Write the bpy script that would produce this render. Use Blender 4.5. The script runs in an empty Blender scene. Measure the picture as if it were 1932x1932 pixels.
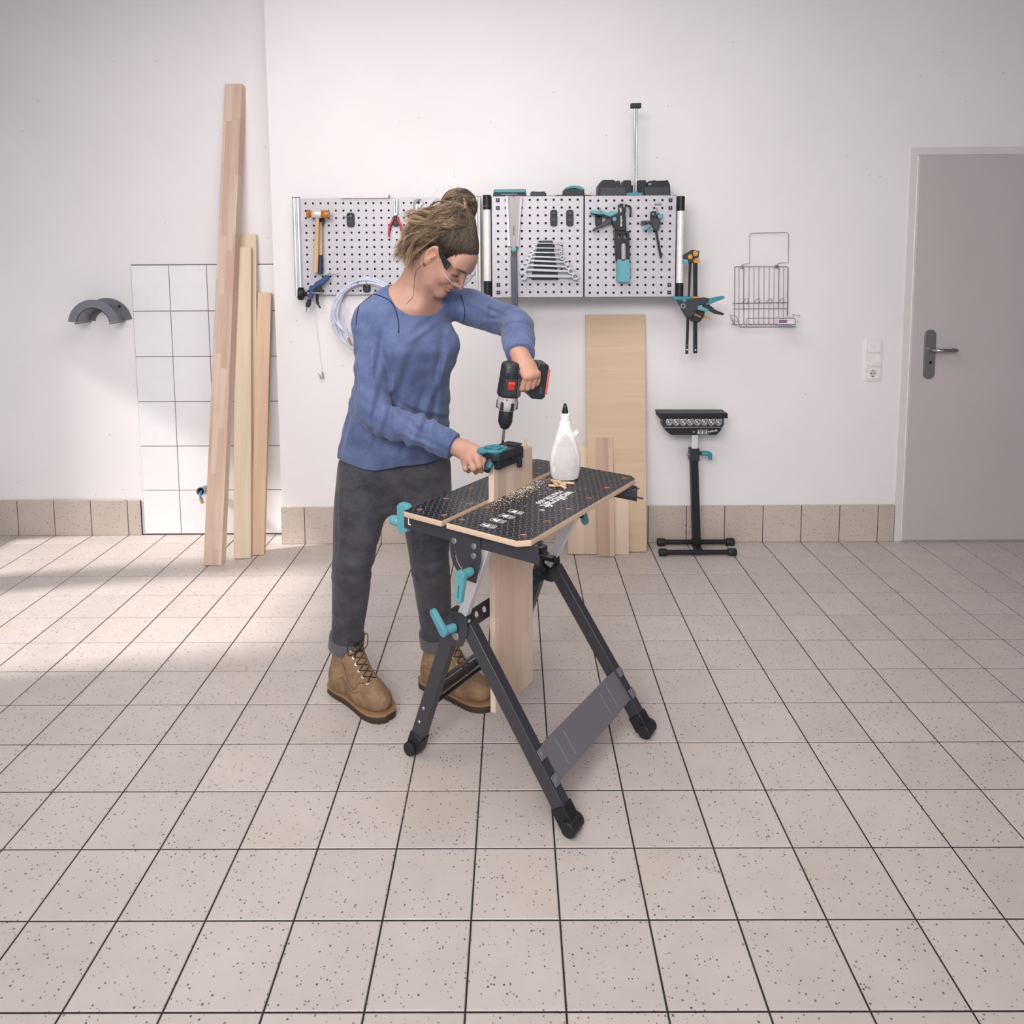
import bpy, bmesh, math, random
import numpy as np
from mathutils import Vector, Matrix
random.seed(7)
SC = bpy.context.scene
COL = SC.collection
PI = math.pi

# ------------------------------------------------------------------ camera
IMG = 1932.0
CAM_F, CAM_PIT, CAM_YAW, CAM_ROL = 1366.25, 0.09176, -0.00353, -0.00553
CAM_C = np.array([0.01372, -1.72692, 1.50011])
CAM_PX, CAM_PY = 965.11, 617.27
_fw = np.array([math.sin(CAM_YAW)*math.cos(CAM_PIT), math.cos(CAM_YAW)*math.cos(CAM_PIT), -math.sin(CAM_PIT)])
_rt = np.array([math.cos(CAM_YAW), -math.sin(CAM_YAW), 0.0])
_up = np.cross(_rt, _fw)
_r2 = _rt*math.cos(CAM_ROL) + _up*math.sin(CAM_ROL)
_u2 = -_rt*math.sin(CAM_ROL) + _up*math.cos(CAM_ROL)
cam_data = bpy.data.cameras.new('camera')
cam = bpy.data.objects.new('camera', cam_data)
COL.objects.link(cam)
cam_data.sensor_fit = 'HORIZONTAL'
cam_data.sensor_width = 36.0
cam_data.lens = 36.0*CAM_F/IMG
cam_data.shift_x = -(CAM_PX-IMG/2)/IMG
cam_data.shift_y = (CAM_PY-IMG/2)/IMG
cam_data.clip_start = 0.02
cam_data.clip_end = 100
m = Matrix.Identity(4)
for i in range(3):
    m[i][0] = _r2[i]; m[i][1] = _u2[i]; m[i][2] = -_fw[i]; m[i][3] = CAM_C[i]
cam.matrix_world = m
SC.camera = cam

# ------------------------------------------------------------------ light
SC.view_settings.view_transform = 'Standard'
SC.view_settings.look = 'None'
SC.view_settings.gamma = 1.0
SC.view_settings.use_curve_mapping = False
SC.view_settings.exposure = 0.07
world = bpy.data.worlds.new('world'); SC.world = world
world.use_nodes = True
_bg = world.node_tree.nodes['Background']
_bg.inputs['Color'].default_value = (0.86, 0.91, 1.0, 1)
_bg.inputs['Strength'].default_value = WORLD_STRENGTH = 1.2
def area_light(name, loc, target, sx, sy, power, color=(1, 1, 1), spread=180):
    l = bpy.data.lights.new(name, 'AREA'); l.shape = 'RECTANGLE'; l.size = sx; l.size_y = sy
    l.energy = power; l.color = color; l.spread = math.radians(spread)
    o = bpy.data.objects.new(name, l); COL.objects.link(o); o.location = loc
    o.rotation_euler = (Vector(target)-Vector(loc)).to_track_quat('-Z', 'Y').to_euler()
    return o
sun = bpy.data.lights.new('sun', 'SUN'); sun.energy = 5.0; sun.angle = math.radians(4.5); sun.color = (1.0, 0.96, 0.9)
sun_o = bpy.data.objects.new('sun', sun); COL.objects.link(sun_o)
SUN_DIR = Vector((0.98, 0.185, -0.62)).normalized()
sun_o.rotation_euler = SUN_DIR.to_track_quat('-Z', 'Y').to_euler()
area_light('unseen_area_lamp', (-0.35, 0.15, 3.0), (-0.3, 0.35, 0), 2.4, 1.6, 46, (1.0, 0.965, 0.93))  # unseen overhead panel, added for floor light and shade under things
area_light('unseen_area_lamp', (-0.7, -2.7, 2.7), (0.1, 2.0, 0.75), 2.2, 1.1, 42, (1.0, 0.965, 0.94), 100)  # frontal fill light added behind the camera, no fixture there

# ------------------------------------------------------------------ helpers
def ray(x, y):
    return _fw + _r2*(x-CAM_PX)/CAM_F - _u2*(y-CAM_PY)/CAM_F
def aty(x, y, Y):          # the point on the plane at depth Y behind photograph position x, y
    d = ray(x, y); return CAM_C + d*((Y-CAM_C[1])/d[1])
def atz(x, y, z):          # the same on a level plane
    d = ray(x, y); return CAM_C + d*((z-CAM_C[2])/d[2])
def proj(P):
    d = np.asarray(P, float)-CAM_C; z = d@_fw
    return CAM_PX+CAM_F*(d@_r2)/z, CAM_PY-CAM_F*(d@_u2)/z
def lin(c):
    c = c/255.0
    return c/12.92 if c <= 0.04045 else ((c+0.055)/1.055)**2.4
def S(r, g, b): return (lin(r), lin(g), lin(b), 1.0)

class NT:
    def __init__(s, name):
        s.m = bpy.data.materials.new(name); s.m.use_nodes = True
        s.t = s.m.node_tree; s.b = s.t.nodes['Principled BSDF']
    def n(s, kind, **kw):
        nd = s.t.nodes.new('ShaderNode'+kind)
        for k, v in kw.items(): setattr(nd, k, v)
        return nd
    def l(s, a, b): s.t.links.new(a, b)
    def val(s, sock, v):
        if hasattr(v, 'links') or hasattr(v, 'is_linked'): s.l(v, sock)
        else: sock.default_value = v
    def math(s, op, a, b=0.0, c=0.0):
        nd = s.n('Math', operation=op)
        s.val(nd.inputs[0], a); s.val(nd.inputs[1], b); s.val(nd.inputs[2], c)
        return nd.outputs[0]
    def coord(s, scale=(1, 1, 1), rot=(0, 0, 0), loc=(0, 0, 0), kind='Object'):
        tc = s.n('TexCoord'); mp = s.n('Mapping')
        mp.inputs['Scale'].default_value = scale; mp.inputs['Rotation'].default_value = rot; mp.inputs['Location'].default_value = loc
        s.l(tc.outputs[kind], mp.inputs['Vector']); return mp.outputs['Vector']
    def noise(s, vec, scale=5, detail=3, rough=0.5, dist=0.0, col=False):
        nd = s.n('TexNoise'); s.l(vec, nd.inputs['Vector'])
        nd.inputs['Scale'].default_value = scale; nd.inputs['Detail'].default_value = detail
        nd.inputs['Roughness'].default_value = rough; nd.inputs['Distortion'].default_value = dist
        return nd.outputs['Color' if col else 'Fac']
    def ramp(s, fac, stops, interp='LINEAR'):
        nd = s.n('ValToRGB'); nd.color_ramp.interpolation = interp; s.l(fac, nd.inputs['Fac'])
        e = nd.color_ramp.elements
        while len(e) < len(stops): e.new(0.5)
        for k, (p, c) in enumerate(stops): e[k].position = p; e[k].color = c if len(c) == 4 else (*c, 1)
        return nd.outputs['Color']
    def mix(s, fac, a, b, mode='MIX'):
        nd = s.n('Mix', data_type='RGBA', blend_type=mode)
        s.val(nd.inputs[0], fac); s.val(nd.inputs[6], a); s.val(nd.inputs[7], b)
        return nd.outputs[2]
    def bump(s, h, strength=0.2, dist=0.002):
        nd = s.n('Bump'); s.l(h, nd.inputs['Height']); nd.inputs['Strength'].default_value = strength; nd.inputs['Distance'].default_value = dist
        s.l(nd.outputs['Normal'], s.b.inputs['Normal'])
    def base(s, c): s.val(s.b.inputs['Base Color'], c)
    def set(s, rough=0.5, metal=0.0, spec=0.5):
        s.b.inputs['Roughness'].default_value = rough; s.b.inputs['Metallic'].default_value = metal
        s.b.inputs['Specular IOR Level'].default_value = spec
        return s

MATS = {}
def mat(name, rgb=(128, 128, 128), rough=0.5, metal=0.0, spec=0.5, vary=0.06, scale=40, bump=0.0):
    """plain paint / plastic / metal with slight mottling"""
    if name in MATS: return MATS[name]
    t = NT(name).set(rough, metal, spec)
    if metal > 0.3: vary, scale = min(vary, 0.03), 9
    v = t.noise(t.coord(), scale, 3)
    c = S(*rgb)
    lo = tuple(x*(1-vary) for x in c[:3]); hi = tuple(min(1, x*(1+vary)) for x in c[:3])
    t.base(t.ramp(v, [(0.3, lo), (0.7, hi)]))
    rr = t.n('MapRange'); t.l(v, rr.inputs[0]); rr.inputs[3].default_value = max(0.02, rough-0.05); rr.inputs[4].default_value = min(1, rough+0.05)
    t.l(rr.outputs[0], t.b.inputs['Roughness'])
    if bump: t.bump(v, bump, 0.001)
    MATS[name] = t.m
    return t.m
def wood(name, light, dark, grain_axis=2, strip=0.0, strip_axis=0, fine=60, amount=1.0, rough=0.55, joint=0.6):
    """straight grained timber; strip > 0 gives edge-glued lamellas with staggered butt joints"""
    if name in MATS: return MATS[name]
    t = NT(name).set(rough, 0, 0.35)
    sc = [fine, fine, fine]; sc[grain_axis] = fine*0.035
    vec = t.coord(tuple(sc))
    g = t.noise(vec, 1.0, 5, 0.6, 1.2)
    sc2 = [8, 8, 8]; sc2[grain_axis] = 1.1
    g2 = t.noise(t.coord(tuple(sc2), loc=(3, 1, 7)), 1.0, 2, 0.5, 0.6)
    f = t.math('ADD', t.math('MULTIPLY', g, 0.55), t.math('MULTIPLY', g2, 0.45))
    if strip:
        tc = t.n('TexCoord'); sx = t.n('SeparateXYZ'); t.l(tc.outputs['Object'], sx.inputs[0])
        a = t.math('FLOOR', t.math('DIVIDE', sx.outputs[strip_axis], strip))
        wn = t.n('TexWhiteNoise', noise_dimensions='1D'); t.l(a, wn.inputs['W'])
        b = t.math('FLOOR', t.math('DIVIDE', t.math('ADD', sx.outputs[grain_axis], t.math('MULTIPLY', wn.outputs['Value'], joint*3)), joint))
        w2 = t.n('TexWhiteNoise', noise_dimensions='2D'); cv = t.n('CombineXYZ'); t.l(a, cv.inputs[0]); t.l(b, cv.inputs[1]); t.l(cv.outputs[0], w2.inputs['Vector'])
        f = t.math('ADD', t.math('MULTIPLY', f, 0.72), t.math('MULTIPLY', w2.outputs['Value'], 0.27))
    lo = S(*dark); hi = S(*light)
    t.base(t.ramp(f, [(0.5-0.28*amount, lo), (0.5+0.25*amount, hi)]))
    t.bump(g, 0.08, 0.0006)
    MATS[name] = t.m
    return t.m

def tag(o, label=None, cat=None, group=None, kind=None):
    if label: o['label'] = label
    if cat: o['category'] = cat
    if group: o['group'] = group
    if kind: o['kind'] = kind
    return o
def thing(name, loc, label, cat, group=None):
    o = bpy.data.objects.new(name, None); COL.objects.link(o); o.location = tuple(float(v) for v in loc); o.empty_display_size = 0.05
    return tag(o, label, cat, group)
def origin_of(o):
    p = Vector((0, 0, 0))
    while o is not None: p = p+o.location; o = o.parent
    return p
def finish(me, smooth=35):
    me.update()
    if smooth:
        me.shade_smooth(); me.set_sharp_from_angle(angle=math.radians(smooth))
def frame_from(d, hint=(0, 0, 1)):
    d = Vector(d).normalized(); h = Vector(hint)
    if abs(d.dot(h.normalized())) > 0.98: h = Vector((1, 0, 0))
    a = d.cross(h).normalized(); b = a.cross(d).normalized()
    return a, b, d

class MB:
    """collects shapes in world coordinates; build() links them as ONE mesh object"""
    def __init__(s): s.v = []; s.f = []; s.mi = []; s.cur = 0
    def add(s, vs, fs):
        k = len(s.v); s.v += [tuple(float(c) for c in p) for p in vs]
        for f in fs: s.f.append([i+k for i in f]); s.mi.append(s.cur)
        return s
    def box(s, c, size, ax=None):
        ax = ax or ((1, 0, 0), (0, 1, 0), (0, 0, 1)); c = Vector([float(q) for q in c]); A = [Vector(a) for a in ax]
        h = [q/2 for q in size]; vs = []
        for i in (-1, 1):
            for j in (-1, 1):
                for k in (-1, 1): vs.append(c+A[0]*h[0]*i+A[1]*h[1]*j+A[2]*h[2]*k)
        return s.add(vs, [(0, 1, 3, 2), (4, 6, 7, 5), (0, 4, 5, 1), (2, 3, 7, 6), (0, 2, 6, 4), (1, 5, 7, 3)])
    def bx(s, x0, x1, y0, y1, z0, z1): return s.box(((x0+x1)/2, (y0+y1)/2, (z0+z1)/2), (x1-x0, y1-y0, z1-z0))
    def bar(s, p, q, w, h, hint=(0, 0, 1)):      # rectangular bar from p to q, w across, h along hint
        a, b, d = frame_from(Vector(q)-Vector(p), hint)
        return s.box((Vector(p)+Vector(q))/2, (w, h, (Vector(q)-Vector(p)).length), (a, b, d))
    def rings(s, R, closed=False, cap=True):
        n = len(R[0]); k = len(s.v)
        vs = [p for r in R for p in r]; fs = []
        m_ = len(R)
        for i in range(m_ if closed else m_-1):
            i2 = (i+1) % m_
            for j in range(n):
                j2 = (j+1) % n; fs.append((i*n+j, i*n+j2, i2*n+j2, i2*n+j))
        if cap and not closed:
            fs.append(tuple(range(n-1, -1, -1))); fs.append(tuple((m_-1)*n+j for j in range(n)))
        return s.add(vs, fs)
    def cyl(s, p, q, r, r2=None, n=16):
        return s.tube([p, q], [r, r if r2 is None else r2], n)
    def tube(s, pts, rad, n=8, closed=False, squash=None, hint=(0, 0, 1)):
        P = [Vector([float(c) for c in p]) for p in pts]; m_ = len(P)
        if not isinstance(rad, (list, tuple)): rad = [rad]*m_
        R = []; prev = None
        for i in range(m_):
            if closed: d = P[(i+1) % m_]-P[i-1]
            else: d = P[min(i+1, m_-1)]-P[max(i-1, 0)]
            if d.length < 1e-9: d = Vector((0, 0, 1))
            d.normalize()
            if prev is None: a, b, _ = frame_from(d, hint)
            else:
                a = prev-d*prev.dot(d)
                if a.length < 1e-6: a, b, _ = frame_from(d, hint)
                a.normalize(); b = a.cross(d)
            prev = a
            sq = squash or (1, 1)
            R.append([P[i]+(a*math.cos(2*PI*j/n)*sq[0]+b*math.sin(2*PI*j/n)*sq[1])*rad[i] for j in range(n)])
        return s.rings(R, closed)
    def lathe(s, base, axis, prof, n=24):        # prof: (distance along axis, radius)
        a, b, d = frame_from(axis); base = Vector([float(c) for c in base])
        R = [[base+d*h+(a*math.cos(2*PI*j/n)+b*math.sin(2*PI*j/n))*max(r, 1e-5) for j in range(n)] for h, r in prof]
        return s.rings(R)
    def ell(s, c, r, ax=None, nu=20, nv=12):
        ax = [Vector(a) for a in (ax or ((1, 0, 0), (0, 1, 0), (0, 0, 1)))]; c = Vector([float(q) for q in c]); R = []
        for i in range(nv+1):
            t = -PI/2+PI*i/nv; t = max(-PI/2+0.02, min(PI/2-0.02, t))
            R.append([c+ax[0]*r[0]*math.cos(t)*math.cos(2*PI*j/nu)+ax[1]*r[1]*math.cos(t)*math.sin(2*PI*j/nu)+ax[2]*r[2]*math.sin(t) for j in range(nu)])
        return s.rings(R)
    def prism(s, poly, depth):                   # poly: 3D points of the front outline; depth: vector to the back
        n = len(poly); P = [Vector([float(c) for c in p]) for p in poly]; D = Vector([float(c) for c in depth])
        fs = [tuple(range(n)), tuple(range(2*n-1, n-1, -1))]
        for i in range(n): fs.append((i, i+n, (i+1) % n+n, (i+1) % n))
        return s.add(P+[p+D for p in P], fs)
    def px(s, pts, Y, th):                       # outline read off the photograph, standing at depth Y, th thick towards the wall
        return s.prism([aty(x, y, Y) for x, y in pts], (0, th, 0))
    def build(s, name, material, parent=None, bevel=0.0, seg=2, smooth=35, sub=0):
        me = bpy.data.meshes.new(name)
        o0 = origin_of(parent) if parent is not None else Vector((0, 0, 0))
        me.from_pydata([(x-o0.x, y-o0.y, z-o0.z) for x, y, z in s.v], [], s.f)
        mats = material if isinstance(material, (list, tuple)) else [material]
        for mm in mats: me.materials.append(mm)
        if len(mats) > 1: me.polygons.foreach_set('material_index', s.mi)
        bm = bmesh.new(); bm.from_mesh(me); bmesh.ops.recalc_face_normals(bm, faces=bm.faces); bm.to_mesh(me); bm.free()
        finish(me, smooth)
        o = bpy.data.objects.new(name, me); COL.objects.link(o)
        if parent is not None: o.parent = parent
        if bevel:
            b = o.modifiers.new('bevel', 'BEVEL'); b.width = bevel; b.segments = seg; b.limit_method = 'ANGLE'; b.angle_limit = math.radians(35); b.harden_normals = False
        if sub:
            d = o.modifiers.new('sub', 'SUBSURF'); d.levels = sub; d.render_levels = sub
        return o
    def solo(s, name, material, base, label, cat, group=None, **kw):   # a thing that is one mesh, its origin at base
        e = bpy.data.objects.new('tmp', None); e.location = tuple(float(c) for c in base)
        o = s.build(name, material, e, **kw); o.parent = None; o.location = e.location
        bpy.data.objects.remove(e)
        return tag(o, label, cat, group)

def plate(outlines, thick, bevel=0.0):
    """flat plate with holes: mesh in its own xy plane, z from -thick/2 to thick/2"""
    cu = bpy.data.curves.new('plate', 'CURVE'); cu.dimensions = '2D'; cu.fill_mode = 'BOTH'; cu.extrude = thick/2-bevel; cu.bevel_depth = bevel; cu.bevel_resolution = 1
    for ol in outlines:
        sp = cu.splines.new('POLY'); sp.points.add(len(ol)-1); sp.use_cyclic_u = True
        for p, q in zip(sp.points, ol): p.co = (q[0], q[1], 0, 1)
    o = bpy.data.objects.new('plate', cu); COL.objects.link(o)
    dg = bpy.context.evaluated_depsgraph_get(); dg.update()
    me = bpy.data.meshes.new_from_object(o.evaluated_get(dg))
    bpy.data.objects.remove(o); bpy.data.curves.remove(cu)
    return me
def place_mesh(me, name, mats, parent, M, smooth=35, top_normal=None):
    """mesh me mapped by matrix M (world) and put under parent"""
    o0 = origin_of(parent) if parent is not None else Vector((0, 0, 0))
    me.transform(Matrix.Translation(-o0) @ M)
    me.materials.clear()
    mats = mats if isinstance(mats, (list, tuple)) else [mats]
    for mm in mats: me.materials.append(mm)
    finish(me, smooth)
    if top_normal is not None:
        for p in me.polygons: p.material_index = 0 if p.normal.dot(Vector(top_normal)) > 0.7 else 1
    else:
        for p in me.polygons: p.material_index = 0
    me.name = name
    o = bpy.data.objects.new(name, me); COL.objects.link(o)
    if parent is not None: o.parent = parent
    return o
def axes(o, x, y, z):
    M = Matrix.Identity(4)
    for i in range(3): M[i][0] = x[i]; M[i][1] = y[i]; M[i][2] = z[i]; M[i][3] = o[i]
    return M
def lettering(text, size, thick=0.0004, bold=0.0, sx=1.0, shear=0.0, align='CENTER'):
    cu = bpy.data.curves.new('text', 'FONT'); cu.body = text; cu.size = size; cu.extrude = thick/2; cu.offset = bold; cu.align_x = align; cu.align_y = 'CENTER'; cu.shear = shear
    cu.resolution_u = 3
    o = bpy.data.objects.new('text', cu); COL.objects.link(o)
    dg = bpy.context.evaluated_depsgraph_get(); dg.update()
    me = bpy.data.meshes.new_from_object(o.evaluated_get(dg))
    bpy.data.objects.remove(o); bpy.data.curves.remove(cu)
    if sx != 1.0: me.transform(Matrix.Diagonal((sx, 1, 1, 1)))
    return me
def circle(cx, cy, r, n=20, a0=0.0): return [(cx+r*math.cos(a0+2*PI*i/n), cy+r*math.sin(a0+2*PI*i/n)) for i in range(n)]
def rrect(x0, x1, y0, y1, r, n=5):
    P = []
    for cx, cy, a in ((x1-r, y1-r, 0), (x0+r, y1-r, 90), (x0+r, y0+r, 180), (x1-r, y0+r, 270)):
        for i in range(n+1):
            t = math.radians(a+90*i/n); P.append((cx+r*math.cos(t), cy+r*math.sin(t)))
    return P
def bez(pts, n=8):               # Catmull-Rom through points (tuples of any length)
    P = [np.array(p, float) for p in pts]; out = []
    for i in range(len(P)-1):
        p0 = P[max(i-1, 0)]; p1 = P[i]; p2 = P[i+1]; p3 = P[min(i+2, len(P)-1)]
        for k in range(n):
            t = k/n; out.append(0.5*((2*p1)+(-p0+p2)*t+(2*p0-5*p1+4*p2-p3)*t*t+(-p0+3*p1-3*p2+p3)*t**3))
    out.append(P[-1]); return out

# ------------------------------------------------------------------ shared materials
TEAL = mat('teal_plastic', (92, 156, 167), 0.42)
TEAL_D = mat('deep_teal_plastic', (56, 136, 148), 0.45)
BLACK = mat('black_plastic', (26, 28, 33), 0.45, 0, 0.4)
CHAR = mat('charcoal_powder_coat', (47, 47, 54), 0.42, 0.0, 0.8, 0.08, 300)
CHAR_SHEEN = mat('charcoal_sheen_coat', (118, 114, 122), 0.42, 0.2, 0.8, 0.05, 300)  # charcoal coat of the legs, lightened in colour to stand for its sheen
STEEL = mat('bright_steel', (164, 164, 168), 0.4, 0.85)
CHROME = mat('chrome', (176, 174, 178), 0.24, 1.0)
ALU = mat('brushed_aluminium', (226, 224, 226), 0.34, 0.55)
PANEL = mat('silver_panel_paint', (188, 184, 190), 0.45, 0.15)
ORANGE = mat('amber_orange_plastic', (212, 148, 62), 0.45)
WHITE_PL = mat('white_plastic', (236, 232, 231), 0.4)
HOLE_DARK = mat('hole_dark', (14, 14, 16), 0.8)
WHITE_INK = mat('white_ink', (232, 232, 234), 0.6)

# ------------------------------------------------------------------ the room
T = 0.203
WALL_Y, REC_Y = 2.02, 2.158
X_L, X_R, Z_C = -3.25, 3.35, 3.05
CORNER_X = float(aty(523, 700, WALL_Y)[0])

def plaster(name, rgb):
    t = NT(name).set(0.75, 0, 0.3)
    v = t.coord()
    n1 = t.noise(v, 2.2, 4, 0.55); n2 = t.noise(v, 38, 4, 0.6)
    c = S(*rgb)
    base = t.ramp(n1, [(0.3, tuple(x*0.955 for x in c[:3])), (0.7, c)])
    # scuffs and small knocks
    vs = t.n('TexVoronoi', feature='F1'); t.l(t.coord((4.2, 4.2, 6.5), loc=(0.3, 0, 0.7)), vs.inputs['Vector']); vs.inputs['Scale'].default_value = 1.6
    spot = t.math('LESS_THAN', vs.outputs['Distance'], 0.035)
    sm = t.noise(t.coord((3, 3, 14), rot=(0, 0.25, 0)), 3.0, 5, 0.7)
    scr = t.math('MULTIPLY', t.math('GREATER_THAN', sm, 0.735), 0.22)
    f = t.math('MAXIMUM', t.math('MULTIPLY', spot, 0.35), scr)
    t.base(t.mix(f, base, (0.22, 0.2, 0.2, 1)))
    t.bump(n2, 0.12, 0.0012)
    return t.m
M_WALL = plaster('white_painted_plaster', (236, 231, 232))
M_CEIL = mat('ceiling_paint', (140, 138, 138), 0.8)  # unseen ceiling, grey chosen to darken the top of the walls
M_SIDE = mat('bounce_cutting_grey', (150, 148, 150), 0.85, 0, 0.2, 0.08, 6)  # unseen side walls, grey chosen to cut bounce at the edges

def stone_tile(name, rgb, dark, scale=85.0):
    t = NT(name).set(0.42, 0, 0.45)
    oi = t.n('ObjectInfo')
    tc = t.n('TexCoord'); ad = t.n('VectorMath', operation='ADD'); t.l(tc.outputs['Object'], ad.inputs[0])
    mv = t.n('VectorMath', operation='SCALE'); t.l(oi.outputs['Location'], mv.inputs[0]); mv.inputs['Scale'].default_value = 1.713
    t.l(mv.outputs[0], ad.inputs[1])
    vec = ad.outputs[0]
    vo = t.n('TexVoronoi', feature='F1'); t.l(vec, vo.inputs['Vector']); vo.inputs['Scale'].default_value = scale; vo.inputs['Randomness'].default_value = 1.0
    sep = t.n('SeparateColor'); t.l(vo.outputs['Color'], sep.inputs[0])
    # only some cells carry a speck, of differing size
    size = t.math('MULTIPLY', t.math('POWER', sep.outputs[0], 3.0), 0.42)
    speck = t.math('LESS_THAN', vo.outputs['Distance'], size)
    speck = t.math('MULTIPLY', speck, t.math('GREATER_THAN', sep.outputs[1], 0.35))
    cl = t.noise(vec, 7, 3, 0.6)
    c = S(*rgb); d = S(*dark)
    base = t.ramp(cl, [(0.25, tuple(x*0.93 for x in c[:3])), (0.75, tuple(min(1, x*1.04) for x in c[:3]))])
    var = t.math('MULTIPLY_ADD', oi.outputs['Random'], 0.075, 0.945)
    vb = t.n('Vector' 'Math', operation='SCALE'); t.l(base, vb.inputs[0]); t.l(var, vb.inputs['Scale'])
    stain = t.noise(vec, 2.3, 2, 0.5); sf = t.n('MapRange'); t.l(stain, sf.inputs[0]); sf.inputs[1].default_value = 0.62; sf.inputs[2].default_value = 0.78; sf.inputs[4].default_value = 0.16
    b2 = t.mix(sf.outputs[0], vb.outputs[0], S(196, 168, 132))
    spc = t.mix(t.math('GREATER_THAN', sep.outputs[2], 0.5), d, S(120, 100, 88))
    t.base(t.mix(t.math('MULTIPLY', speck, 0.85), b2, spc))
    t.bump(t.noise(vec, 160, 2), 0.05, 0.0006)
    return t.m
M_TILE = stone_tile('speckled_beige_stoneware', (200, 189, 184), (52, 46, 45), 150.0)
M_SKIRT = stone_tile('speckled_taupe_stoneware', (196, 182, 172), (64, 54, 50), 170.0)
M_GROUT = mat('dark_grout', (52, 48, 50), 0.9, 0, 0.2, 0.25, 120)
M_GROUT_L = mat('grey_grout', (112, 104, 104), 0.9)

def cushion(w, h, th, lip=0.0016):
    """tile lying in xy with a softly rounded rim; face at z = 0"""
    v = []; a, b = w/2, h/2
    for (ww, hh, z) in ((a, b, -th), (a, b, -lip), (a-lip, b-lip, 0)):
        v += [(-ww, -hh, z), (ww, -hh, z), (ww, hh, z), (-ww, hh, z)]
    f = [(8, 9, 10, 11)]
    for k in (0, 4):
        for i in range(4): f.append((k+i, k+(i+1) % 4, k+4+(i+1) % 4, k+4+i))
    me = bpy.data.meshes.new('tile'); me.from_pydata(v, [], f); me.update()
    return me
def piece(me, name, parent, loc, rot=(0, 0, 0)):
    o = bpy.data.objects.new(name, me); COL.objects.link(o); o.parent = parent; o.location = tuple(float(c) for c in loc); o.rotation_euler = rot
    return o

# floor: screed with one object per tile
floor = MB().bx(X_L, X_R, -3.6, REC_Y+0.02, -0.06, -0.0022).build('floor', M_GROUT, smooth=0); tag(floor, 'beige speckled stoneware tile floor with dark joints', kind='structure')
tile_me = cushion(T-0.0042, T-0.0042, 0.006); tile_me.materials.append(M_TILE)
rest = MB(); n_in = 0
for r in range(-17, 11):
    for c in range(-10, 24):
        cx = (c+0.5-6.45)*T; cy = (r+0.5)*T
        if cx < X_L+0.05 or cx > X_R-0.05 or cy < -3.5: continue
        w = T-0.0042; y0, y1 = cy-w/2, cy+w/2
        back = WALL_Y if cx-w/2 > CORNER_X-0.06 else REC_Y-0.004
        if y0 > back-0.012: continue
        y1 = min(y1, back-0.002)
        vis = False
        if cy > -0.9:
            for q in ((cx-w/2, y0), (cx+w/2, y0), (cx-w/2, y1), (cx+w/2, y1)):
                if q[1] < -1.2: continue
                x, y = proj((q[0], q[1], 0))
                if -4 < x < 1936 and y < 1936: vis = True
        if vis and y1-y0 > w-0.001: piece(tile_me, 'tile', floor, (cx, cy, 0)); n_in += 1
        elif vis:
            me = cushion(w, y1-y0, 0.006); me.materials.append(M_TILE); piece(me, 'tile', floor, (cx, (y0+y1)/2, 0)); n_in += 1
        else: rest.bx(cx-w/2, cx+w/2, y0, y1, -0.006, 0)
print('floor tiles in view', n_in)
tag(rest.build('tile_field', M_TILE, floor, smooth=0), kind='stuff')

# walls
wb = MB(); wb.bx(CORNER_X, X_R, WALL_Y, WALL_Y+0.3, 0, Z_C).build('wall_back', M_WALL, smooth=0).update_tag()
wall_back = bpy.data.objects['wall_back']; tag(wall_back, 'white painted garage wall behind the tool panels', kind='structure')
wall_rec = MB().bx(X_L, CORNER_X+0.02, REC_Y, REC_Y+0.16, 0, Z_C).build('wall_recess', M_WALL, smooth=0); tag(wall_rec, 'white recessed wall with a field of white tiles', kind='structure')
# side wall with two window openings that let the low sun in
wl = MB()
WY = [(0.50, 1.28), (1.46, 1.98)]; WZ = (0.34, 1.62)
ys = [-3.6]+[q for w in WY for q in w]+[REC_Y+0.16]
for i in range(0, len(ys)-1, 2): wl.bx(X_L-0.2, X_L, ys[i], ys[i+1], 0, Z_C)
for a, b in WY: wl.bx(X_L-0.2, X_L, a, b, 0, WZ[0]); wl.bx(X_L-0.2, X_L, a, b, WZ[1], Z_C)
tag(wl.build('wall_left', M_SIDE, smooth=0), 'side wall greyed to cut bounce light, with two window openings', kind='structure')
tag(MB().bx(X_R, X_R+0.2, -3.6, WALL_Y+0.3, 0, Z_C).build('wall_right', M_SIDE, smooth=0), 'side wall greyed to cut bounce light, beside the door', kind='structure')
tag(MB().bx(X_L-0.2, X_R+0.2, -3.6, REC_Y+0.3, Z_C, Z_C+0.15).build('ceiling', M_CEIL, smooth=0), 'ceiling greyed to cut bounce light', kind='structure')

# white wall tiles in the recess
def glaze(name, rgb):
    t = NT(name).set(0.16, 0, 0.5)
    oi = t.n('ObjectInfo'); v = t.noise(t.coord(), 14, 3)
    c = S(*rgb); b = t.ramp(v, [(0.3, tuple(x*0.97 for x in c[:3])), (0.7, c)])
    vb = t.n('VectorMath', operation='SCALE'); t.l(b, vb.inputs[0]); t.l(t.math('MULTIPLY_ADD', oi.outputs['Random'], 0.03, 0.97), vb.inputs['Scale'])
    t.base(vb.outputs[0]); t.bump(t.noise(t.coord(), 11, 2), 0.25, 0.003)
    return t.m
M_GLAZE = glaze('white_glazed_tile', (240, 238, 240))
YT = REC_Y-0.009
tx = [aty(x, y, YT)[0] for x, y in ((246, 500), (317, 500), (389, 500))]
pw = (tx[2]-tx[0])/2; x0 = tx[0]
tz = [aty(320, y, YT)[2] for y in (500, 587, 672.5, 757, 841, 925)]
ph = (tz[0]-tz[-1])/5
tag(MB().bx(x0-0.001, CORNER_X+0.02, REC_Y-0.004, REC_Y+0.004, 0.0, tz[0]+0.004).build('grout_bed', M_GROUT_L, wall_rec, smooth=0), kind=None)
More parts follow.
